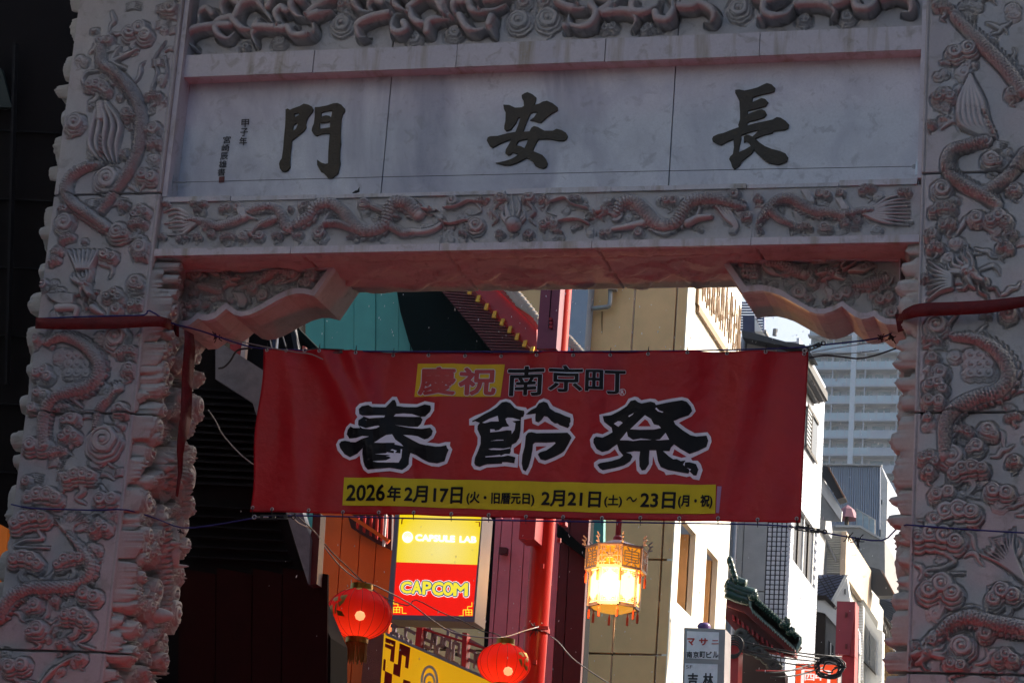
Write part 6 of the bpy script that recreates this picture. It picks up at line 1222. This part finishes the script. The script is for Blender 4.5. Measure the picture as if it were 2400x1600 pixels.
for k, (a, b, c, d) in enumerate(((390,1272,960,1405),(385,1280,1080,1390),(380,1330,930,1420),(390,1350,920,1460),(500,1480,930,1450),(600,1530,960,1460),(560,1500,900,1430))):
    rope('cable', [onY(*C9([(a, b)])[0], YG-.5), onY(*C9([((a+c)/2, (b+d)/2+18)])[0], YG-.2), onY(*C9([(c, d)])[0], YG+.3)], .010, BLK if k != 4 else M['redp'], ['upper black cable running under the green canopy','taut black cable to the red post box','black cable from the coil to the cable bundle','second black cable from the coil to the bundle','thin red cable below the green canopy','lowest black cable above the orange sign','black cable crossing the scroll brackets'][k], 'cable')
m = MB(); rr_ = random.Random(2); cc = onY(*C9([(1000,1445)])[0], YG+.2)
for k in range(9):
    r1 = rr_.uniform(.06, .15); L_ = [cc+np.array([rr_.uniform(-.03,.03)+r1*1.3*math.cos(t_), rr_.uniform(-.02,.02), -.03+r1*math.sin(t_)]) for t_ in np.linspace(0, 6.3, 16)]; m.tube(L_, .011, 6)
m.mk('cable_bundle', BLK, label='tangle of black cables hanging on the red post by the orange sign', cat='cable', smooth=True)
# white building sign box
sg = thing('building_sign', onY(1650, 1600, y1-1.2), 'white stacked building sign with red and black Japanese lettering', 'sign'); YQ = y1-1.3; QP = YPl(YQ)
pris('sign_box', C9([(10,1190),(290,1200),(278,1700),(-5,1700)]), YQ, .4, M['signg'], sg)
for L_ in ([(30,1214),(248,1222),(244,1408),(26,1398)], [(16,1432),(240,1440),(232,1700),(6,1700)]): flat('panel', [C9(L_)], QP, M['signw'], sg, lift=.006)
RT = pbr('red_sign_letter', (.5,.03,.03), .5); BT = pbr('black_sign_letter', (.02,.02,.03), .5)
for ch_, x0, x1 in (('マ',32,84),('サ',112,172),('ニ',198,246)): a_, b_, c_ = C9([(x0,1262 if ch_ != 'ニ' else 1276),(x1,1262 if ch_ != 'ニ' else 1276),(x0,1312 if ch_ != 'ニ' else 1304)]); text('red_letter', ch_, a_, b_, c_, QP, RT, sg, lift=.010, off=.05)
for i, ch_ in enumerate('南京町ビル'): x0 = 28+i*44.5; a_, b_, c_ = C9([(x0,1352),(x0+38,1353),(x0,1396)]); text('black_letter', ch_, a_, b_, c_, QP, BT, sg, lift=.010, off=.03)
a_, b_, c_ = C9([(24,1446),(68,1447),(23,1468)]); text('floor_letter', '5F', a_, b_, c_, QP, BT, sg, lift=.010)
for ch_, x0 in (('吉',36),('林',140)): a_, b_, c_ = C9([(x0,1498),(x0+70,1500),(x0-2,1590)]); text('black_letter', ch_, a_, b_, c_, QP, BT, sg, lift=.010, off=.03)
b0 = onY(*C9([(145,1192)])[0], YQ+.1); MB().lathe(b0, [(.02,-.05),(.07,-.02),(.09,.02),(.06,.06),(.01,.07)], 14).mk('lamp', pbr('purple_sign_lamp', (.1,.05,.2), .4), sg, smooth=True)
# orange Chinese sign
og = thing('orange_sign', onY(1915, 1600, y1+1.5), 'lit orange red sign with white Chinese characters at the bottom edge', 'sign'); YO = y1+1.2; OP = YPl(YO)
pris('sign_box', C9([(768,1432),(1060,1440),(1050,1700),(758,1700)]), YO, .3, M['signg'], og); flat('lit_face', [C9([(772,1437),(1056,1445),(1046,1700),(762,1700)])], OP, emis('lit_orange_face', (1,.09,.02), .85), og, lift=.006)
WO = emis('lit_white_marks', (1,.9,.85), 1.0)
for a, b in (((815,1478),(1000,1486)), ((820,1478),(815,1570)), ((1000,1486),(992,1590))): MB().bar(OP.at(*C9([a])[0], .012), OP.at(*C9([b])[0], .012), .04, .01).mk('border_mark', WO, og)
for ch_, x0, x1 in (('四',832,900),('中',904,978)): a_, b_, c_ = C9([(x0,1502),(x1,1504),(x0-2,1550)]); text('character', ch_, a_, b_, c_, OP, WO, og, lift=.012, off=.04)
# red post with box, right
rpz = thing('red_post', onY(1985, 1600, y1+2), 'red square post with a tall red box, right of the orange sign', 'post')
pris('box', C9([(1050,1010),(1176,1014),(1135,1374),(1038,1372)]), y1+1.7, .35, pbr('plum_red_box', (.26,.03,.05), .45), rpz); pris('side_post', C9([(1136,1014),(1176,1014),(1171,1385),(1131,1380)]), y1+1.72, .3, M['redp'], rpz); pris('side_post', C9([(1088,1376),(1171,1386),(1164,1700),(1080,1700)]), y1+1.75, .3, M['redp'], rpz)
for y in (1085, 1300): pris('hinge', C9([(1105,y),(1118,y),(1116,y+30),(1104,y+30)]), y1+1.66, .04, M['darkred'], rpz)
# ================================================================== farther houses along the street (each with its side wall facing us)
Y5 = float(onX(1600+1110/2.904, 1060+700/2.904, XF)[1])
h3 = thing('louvred_house', (-1, Y5, 0), 'tan mesh and grey louvred house front beyond the white tiled building', 'building')
pris('side_wall', C9([(930,830),(930,520),(1112,530),(1105,830)]), Y5+.2, 3, M['conc2'], h3)
for k in range(25): pris('louvre', C9([(932,530+k*11.6),(1112,532+k*11.6),(1112,537.5+k*11.6),(932,535.5+k*11.6)]), Y5+.05, .06, M['cream'], h3)
for L_ in ([(972,560),(978,560),(978,820),(968,820)], [(980,590),(1050,735),(1040,745),(975,600)]): pris('louvre_brace', C9(L_), Y5+.0, .05, M['conc2'], h3)
z5 = float(onX(*C9([(1112,530)])[0], XF)[2]); z5b = float(onX(*C9([(1105,830)])[0], XF)[2]); Y6 = float(onX(*C9([(1262,770)])[0], XF)[1])
MB().box((XF-.1, Y5, z5b), (XF, Y6+.6, z5)).mk('mesh_front', M['tan'], h3); MB().box((-6, Y5+.3, 0), (XF-.11, Y6+2.5, z5-.05)).mk('core', M['cream'], h3)
MB().box((XF-.1, Y6+.6, z5b-1), (XF+.0, Y6+2.4, z5-.4)).mk('front', M['cream'], h3)
w = MB().box((XF, Y6+.7, z5b-.5), (XF+.03, Y6+2.2, z5-1.3)).mk('window', M['glass'], h3)
for k in range(5): MB().box((XF+.03, Y6+.7+.36*k, z5b-.5), (XF+.05, Y6+.76+.36*k, z5-1.3)).mk('mullion', M['cream'], w)
pris('small_eave', C9([(1258,772),(1345,795),(1445,972),(1325,975),(1262,900)]), Y6+.5, .3, M['darkroof'], h3); pris('gutter', C9([(1350,800),(1358,800),(1446,965),(1438,972)]), Y6+.4, .1, M['gutter'], h3)
# eave and balcony slab of the house right behind the white tiled one
h4 = thing('balcony_house', (-1, Y5-1.5, 0), 'narrow house with black eave and white balcony slab beyond the tiled front', 'building')
pris('eave', C9([(893,85),(990,95),(1103,300),(1050,318),(985,215),(945,155),(895,148)]), Y5-1.4, .4, M['darkroof'], h4); pris('gutter', C9([(985,98),(996,98),(1104,298),(1094,306)]), Y5-1.45, .1, M['gutter'], h4)
pris('balcony_slab', C9([(945,160),(1086,398),(1080,468),(945,275)]), Y5-1.3, .05, M['white'], h4); pris('balcony_underside', C9([(945,275),(1078,466),(980,462),(942,452)]), Y5-1.25, .05, pbr('grey_soffit', (.30,.31,.31), .7), h4)
pris('wall', C9([(905,40),(940,160),(975,470),(970,520),(930,520),(905,900)]), Y5-1.0, .8, M['conc'], h4)
# small gabled house with blue diamond tiles
h5 = thing('blue_tiled_house', onY(*C9([(1000,1100)])[0], Y5-.5), 'small gabled house with blue diamond roof tiles and white trim', 'house'); YH = Y5-.8
pris('roof_face', C9([(915,830),(1110,832),(1015,1005),(915,975)]), YH, .2, M['bluetile'], h5)
for k in range(9): x = 880+k*34; MB().bar(onY(*C9([(x, 832)])[0], YH-.01), onY(*C9([(x+95, 985)])[0], YH-.01), .018).mk('tile_joint', M['grout'], h5) if x+95 < 1080 and x > 905 else None; 
for k in range(8): y = 838+k*20; MB().bar(onY(*C9([(918, y+28)])[0], YH-.012), onY(*C9([(min(1100, 918+(y-800)*2.0+60), max(834, y-30))])[0], YH-.012), .014).mk('tile_joint', M['grout'], h5)
pris('barge_board', C9([(1105,830),(1125,832),(1030,1015),(1010,1005)]), YH-.05, .25, M['white'], h5); pris('gable_wall', C9([(1118,850),(1140,1000),(1200,1240),(1165,1290),(975,1000),(1030,1010)]), YH-.02, .2, M['white'], h5)
pris('vent', C9([(1100,930),(1108,925),(1108,965),(1100,958)]), YH-.06, .05, M['glass'], h5)
pris('dark_parapet', C9([(915,968),(978,972),(1040,1040),(1030,1055),(965,1000),(915,1000)]), YH-.3, .2, M['frame'], h5); pris('white_fascia', C9([(915,1000),(965,1000),(1200,1215),(1205,1365),(1180,1330),(965,1090),(915,1080)]), YH-.25, .2, M['white'], h5)
pris('dark_wall', C9([(905,1078),(972,1080),(965,1440),(900,1440)]), YH-.2, .3, M['frame'], h5); pris('grey_wall', C9([(972,1085),(1100,1230),(1200,1370),(1190,1700),(950,1700),(960,1440)]), YH-.15, .3, M['conc2'], h5)
w = pris('window', C9([(992,1275),(1026,1315),(1024,1400),(990,1390)]), YH-.2, .05, M['glass'], h5); pris('frame', C9([(1005,1290),(1010,1296),(1008,1396),(1003,1394)]), YH-.24, .03, M['white'], w)
# pale tiled house with shutters
Y7 = float(onX(*C9([(1225,1200)])[0], XF)[1]); Y8 = float(onX(*C9([(1330,1300)])[0], XF)[1])
h6 = thing('shuttered_house', (-1, Y7, 0), 'pale tiled house with grey shuttered window beside the right pillar', 'house')
pris('tile_wall', C9([(1118,870),(1195,960),(1228,1020),(1225,1700),(1165,1700),(1178,1020),(1140,1000)]), Y7, 2.5, M['cream'], h6)
for k in range(28): pris('tile_course', C9([(1182,1020+k*19),(1228,1020+k*19),(1228,1033+k*19),(1182,1033+k*19)]), Y7-.02, .02, M['tile'], h6)
for k in range(11):
    for q_ in range(3): pris('tile', C9([(1122+q_*26+(k % 2)*9,880+k*15),(1144+q_*26+(k % 2)*9,880+k*15),(1144+q_*26+(k % 2)*9,890+k*15),(1122+q_*26+(k % 2)*9,890+k*15)]), Y7-.06, .02, M['tile'], h6) if (q_*26 < (k+1)*12) else None
zz0 = float(onX(*C9([(1228,1022)])[0], XF)[2]); 
pris('sloping_cornice', C9([(1112,830),(1195,945),(1330,1150),(1325,1200),(1205,1000),(1115,860)]), Y7-.15, .1, M['cream'], h6)
pris('front', C9([(1226,1020),(1330,1200),(1360,1215),(1355,1700),(1222,1700)]), Y7+.3, .3, M['white'], h6)
for L_ in ([(1232,1150),(1270,1215),(1268,1450),(1228,1405)], [(1276,1225),(1315,1280),(1312,1500),(1272,1455)]): pris('shutter', C9(L_), Y7+.2, .06, pbr('grey_shutter', (.16,.17,.18), .6), h6)
pris('sill', C9([(1226,1408),(1314,1500),(1312,1512),(1224,1420)]), Y7+.15, .1, M['frame'], h6)
# brick house and slate roof
h7 = thing('ochre_brick_house', onY(*C9([(1420,1400)])[0], Y8+1), 'ochre brick house with railing at the foot of the right pillar', 'house')
pris('wall', C9([(1358,1250),(1400,1250),(1500,1500),(1500,1700),(1350,1700)]), Y8+1, 2, M['grout'], h7)
bt_ = None
for k in range(26):
    for q_ in range(5):
        x0 = 1360+q_*25+(k % 2)*11; y0 = 1258+k*13+(q_*10 if q_ > 1 else 0)
        pris('brick', C9([(x0,y0),(x0+22,y0+(4 if q_ > 1 else 0)),(x0+22,y0+10+(4 if q_ > 1 else 0)),(x0,y0+10)]), Y8+.97, .03, M['brick'], h7) if x0 < 1405+(k*13)*.4 else None
for k in range(9): pris('baluster', C9([(1372+k*10,1120+k*20),(1376+k*10,1122+k*20),(1375+k*10,1255+k*22),(1371+k*10,1253+k*22)]), Y8+.8, .03, M['frame'], h7)
MB().bar(onY(*C9([(1370,1118)])[0], Y8+.8), onY(*C9([(1455,1275)])[0], Y8+.8), .06).mk('handrail', M['frame'], h7)
h8 = pris('slate_roof', C9([(1325,978),(1440,985),(1510,1040),(1510,1260),(1400,1130),(1330,1080)]), Y8+2.5, .5, M['slate'], label='dark slate roof behind the brick house', cat='roof')
for k in range(9): pris('slate_course', C9([(1330,990+k*13),(1500,1050+k*20),(1500,1054+k*20),(1330,993+k*13)]), Y8+2.46, .04, M['grout'], h8)
pris('deck_frame', C9([(1330,1090),(1345,1100),(1385,1220),(1370,1250),(1330,1240)]), Y8+1.5, .3, M['frame'], h7)
# concrete house with roof terrace, glass rail and umbrella
Y9 = Y8+9
h9 = thing('terrace_building', onY(*C9([(1200,700)])[0], Y9), 'grey concrete building with glass railed roof terrace', 'building')
pris('wall', C9([(1020,498),(1205,500),(1375,600),(1380,1100),(1020,1100)]), Y9, 4, M['conc2'], h9)
pris('parapet', C9([(1040,492),(1210,494),(1375,592),(1375,606),(1205,508),(1040,506)]), Y9-.05, .2, M['conc'], h9)
for L_ in ([(1180,380),(1305,455),(1305,560),(1180,500)], ): pris('glass_rail', C9(L_), Y9+.1, .03, pbr('pale_glass_rail', (.30,.40,.48), .1), h9)
for x, y in ((1182,380),(1224,405),(1265,430),(1305,455)): pris('rail_post', C9([(x,y),(x+4,y),(x+4,y+118),(x,y+118)]), Y9+.05, .04, M['conc'], h9)
pris('top_rail', C9([(1180,378),(1307,452),(1307,458),(1180,384)]), Y9+.03, .06, M['conc'], h9)
um = thing('parasol', onY(*C9([(1120,450)])[0], Y9+1), 'faded mauve parasol on the roof terrace', 'parasol')
c = onY(*C9([(1118,452)])[0], Y9+1); R_ = 70/2.904*np.linalg.norm(c-CAM)/FPX*1.15
m = MB(); V = [c+np.array([R_*math.cos(k*math.pi/4), R_*math.sin(k*math.pi/4), 0]) for k in range(8)]+[c+np.array([R_*.6*math.cos(k*math.pi/4), R_*.6*math.sin(k*math.pi/4), R_*.8]) for k in range(8)]+[c+(0,0,R_*1.25)]; m.add(V, [(k, (k+1) % 8, (k+1) % 8+8, k+8) for k in range(8)]+[(k+8, (k+1) % 8+8, 16) for k in range(8)]); m.mk('canopy', M['shade'], um); MB().tube([c-(0,0,2.2), c+(0,0,R_)], .05, 8).mk('pole', M['frame'], um)
# corrugated grey building
Y10 = Y9+14
h10 = thing('corrugated_building', onY(*C9([(1200,500)])[0], Y10), 'tall blue grey corrugated metal building below the tower', 'building')
pris('body', C9([(895,78),(1350,84),(1350,900),(895,900)]), Y10+.2, 6, M['greyblue'], h10)
nr = 30
for k in range(nr):
    a = 895+(1350-895)*k/nr; b = a+(1350-895)/nr*.72
    pris('corrugation', C9([(a,82),(b,82),(b-8,860),(a-8,860)]), Y10+.1, .1, M['greyblue'], h10)
pris('cap', C9([(895,72),(1354,80),(1354,88),(895,82)]), Y10, .15, M['conc'], h10)
pris('sunlit_side', C9([(1350,84),(1396,200),(1390,440),(1372,860),(1345,860),(1350,300)]), Y10+.05, .1, pbr('white_metal_side', (.66,.64,.62), .5), h10)
for L_ in ([(1350,320),(1356,320),(1356,350),(1350,350)], [(1340,520),(1346,520),(1346,590),(1340,590)]): pris('side_window', C9(L_), Y10+.0, .04, M['glass'], h10)
# ================================================================== residential tower far away
TY = 430.
tw_ = thing('residential_tower', onY(2000, 1500, TY)*np.array([1,1,0]), 'hazy pale blue high-rise apartment tower with stacked balconies', 'tower')
xl = xat(1893, 900, TY); xr = xl+(2260-1893)*TY*1.06/FPX; xcol0 = xat(1993, 900, TY); xcol1 = xat(2005, 900, TY)
fl = 41.5*np.linalg.norm(onY(2000,900,TY)-CAM)/FPX; zb0_ = zat(2050, 861, TY)
ztop = zb0_+fl*6
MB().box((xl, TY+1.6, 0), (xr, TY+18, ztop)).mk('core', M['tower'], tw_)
k0 = int(zb0_/fl); rr_ = random.Random(31)
slab = rail = None
for j in range(-24, 6):
    z = zb0_+j*fl
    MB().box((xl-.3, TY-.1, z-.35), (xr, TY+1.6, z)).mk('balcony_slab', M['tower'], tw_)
    for a, b in ((xl, xcol0), (xcol1, xcol1+(xr-xcol1)*.45), (xcol1+(xr-xcol1)*.45, xr)):
        solid = (j < -3 and a > xcol0 and rr_.random() < .7)
        if solid and a < xcol1+.1:
            MB().box((a, TY-.02, z), (a+(b-a)*.35, TY+.03, z+1.15)).mk('glass_rail', M['rail'], tw_); a += (b-a)*.35
        MB().box((a+.03, TY-.02, z), (b-.03, TY+.03, z+1.15)).mk('solid_rail' if solid else 'glass_rail', M['tower'] if solid else M['rail'], tw_)
    m = MB(); x = xl
    while x < xr: m.box((x, TY-.06, z), (x+.16, TY, z+1.3)); x += 1.35
    m.mk('rail_posts', M['tower'], tw_, kind='stuff')
    for q_ in range(5):
        if xl+5.7*q_+5 < xr: MB().box((xl+5.7*q_+4.2, TY+.05, z), (xl+5.7*q_+4.4, TY+1.55, z+fl-.36)).mk('balcony_divider', M['tower'], tw_)
    m = MB(); x = xl+.5
    while x < xr-2:
        w_ = rr_.choice((1.4, 2.2)); m.box((x, TY+1.5, z+.05), (x+w_, TY+1.58, z+fl*.72)); x += w_+rr_.uniform(.4, 1.4)
    [m.box((xl+6.4*q_, TY, z), (xl+6.4*q_+.2, TY+1.6, z+fl-.35)) for q_ in range(0)]; m.mk('windows', M['towerglass'], tw_, kind='stuff')
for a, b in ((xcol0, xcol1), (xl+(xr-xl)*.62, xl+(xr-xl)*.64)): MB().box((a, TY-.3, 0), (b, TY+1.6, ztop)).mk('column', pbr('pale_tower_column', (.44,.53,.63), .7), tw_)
MB().box((xl, TY-.1, ztop), (xr, TY+18, ztop+1)).mk('roof_slab', M['tower'], tw_)
# orange lit thing at far left edge and row of houses on the other side of the street
ol = pris('orange_lit_board', [(-60,1195),(18,1238),(16,1270),(2,1385),(-60,1400)], 3.0-.3, .15, emis('warm_orange_panel', (1,.25,.03), .16), label='glowing orange board at the far left edge behind the pillar', cat='sign')
rt_ = thing('right_side_block', (9, 8, 0), 'dark block of buildings on the other side of the street, off to the right', 'building')
MB().box((7.0, 1.6, 0), (15, 13.2, 17)).mk('wall', M['conc2'], rt_); MB().box((7.0, 13.25, 0), (15, 21, 9.2)).mk('lower_wall', M['conc'], rt_)
"""END"""
for (a, b, c_, nm) in (((-14,-34,0), (-1.9,-.8,13), M['conc2'], 'shop block on the left before the gate, out of frame'), ((9.0,-34,0), (18,-.8,15), M['conc2'], 'shop block on the right before the gate, out of frame')):
    MB().box(a, b).mk('shop_block', c_, label=nm, cat='building')
# falling snow
m = MB(); rr_ = random.Random(77)
for k in range(900):
    px_, py_ = rr_.uniform(560, 2150), rr_.uniform(640, 1600); Yd = rr_.uniform(1.5, 16); p = onY(px_, py_, Yd); s_ = rr_.uniform(.003, .008); d_ = np.array([rr_.uniform(-.4,.4)*s_, 0, s_*rr_.uniform(.8,2.5)])
    m.add([p-d_, p+(s_*.6,0,0), p+d_, p-(s_*.6,0,0), p+(0,s_*.5,0), p-(0,s_*.5,0)], [(0,1,5),(1,2,5),(2,3,5),(3,0,5),(1,0,4),(2,1,4),(3,2,4),(0,3,4)])
m.mk('snowflakes', pbr('snow', (.85,.87,.9), .6), kind='stuff', label='sparse tiny snowflakes falling in the street', cat='snow')

# ---- red floodlights standing in front of the gate; they tint the undersides of the carving
for k, (fx, fy, w_) in enumerate(((.9,-2.0,1.0), (2.7,-2.2,.7), (4.6,-2.0,1.0))):
    th = thing('red_floodlight', (fx, fy, 0), ['red floodlight on the ground in front of the left pillar','red floodlight on the ground before the middle of the gate','red floodlight on the ground in front of the right pillar'][k], 'floodlight', 'red floodlights before the gate')
    MB().box((fx-.16, fy-.1, .05), (fx+.16, fy+.12, .34)).mk('housing', M['black'], th); MB().box((fx-.13, fy-.07, .342), (fx+.13, fy+.09, .35)).mk('lens', emis('red_flood_lens', (1,.02,.01), 6), th); MB().box((fx-.2, fy-.02, 0), (fx+.2, fy+.03, .06)).mk('bracket', M['black'], th)
    ls = bpy.data.lights.new('flood_lamp', 'SPOT'); ls.energy = 33*w_; ls.color = (1,.045,.03); ls.spot_size = math.radians(95); ls.spot_blend = .6; ls.shadow_soft_size = .12
    lo = bpy.data.objects.new('flood_lamp', ls); COL.objects.link(lo); lo.location = (fx, fy, .42); lo.rotation_euler = (Vector((2.6, .2, 7.5))-Vector((fx, fy, .42))).to_track_quat('-Z', 'Y').to_euler()
# thin cold air over the whole street
hz = MB().box((-60,-45,-1), (90,520,210)).mk('haze', None, kind='stuff')
hm = bpy.data.materials.new('haze_air'); hm.use_nodes = True; N = hm.node_tree.nodes; L = hm.node_tree.links; N.clear(); o_ = N.new('ShaderNodeOutputMaterial'); v_ = N.new('ShaderNodeVolumePrincipled')
v_.inputs['Color'].default_value = (.86,.93,1,1); v_.inputs['Density'].default_value = .0002; v_.inputs['Anisotropy'].default_value = .0; L.new(v_.outputs[0], o_.inputs['Volume']); hz.data.materials.append(hm)
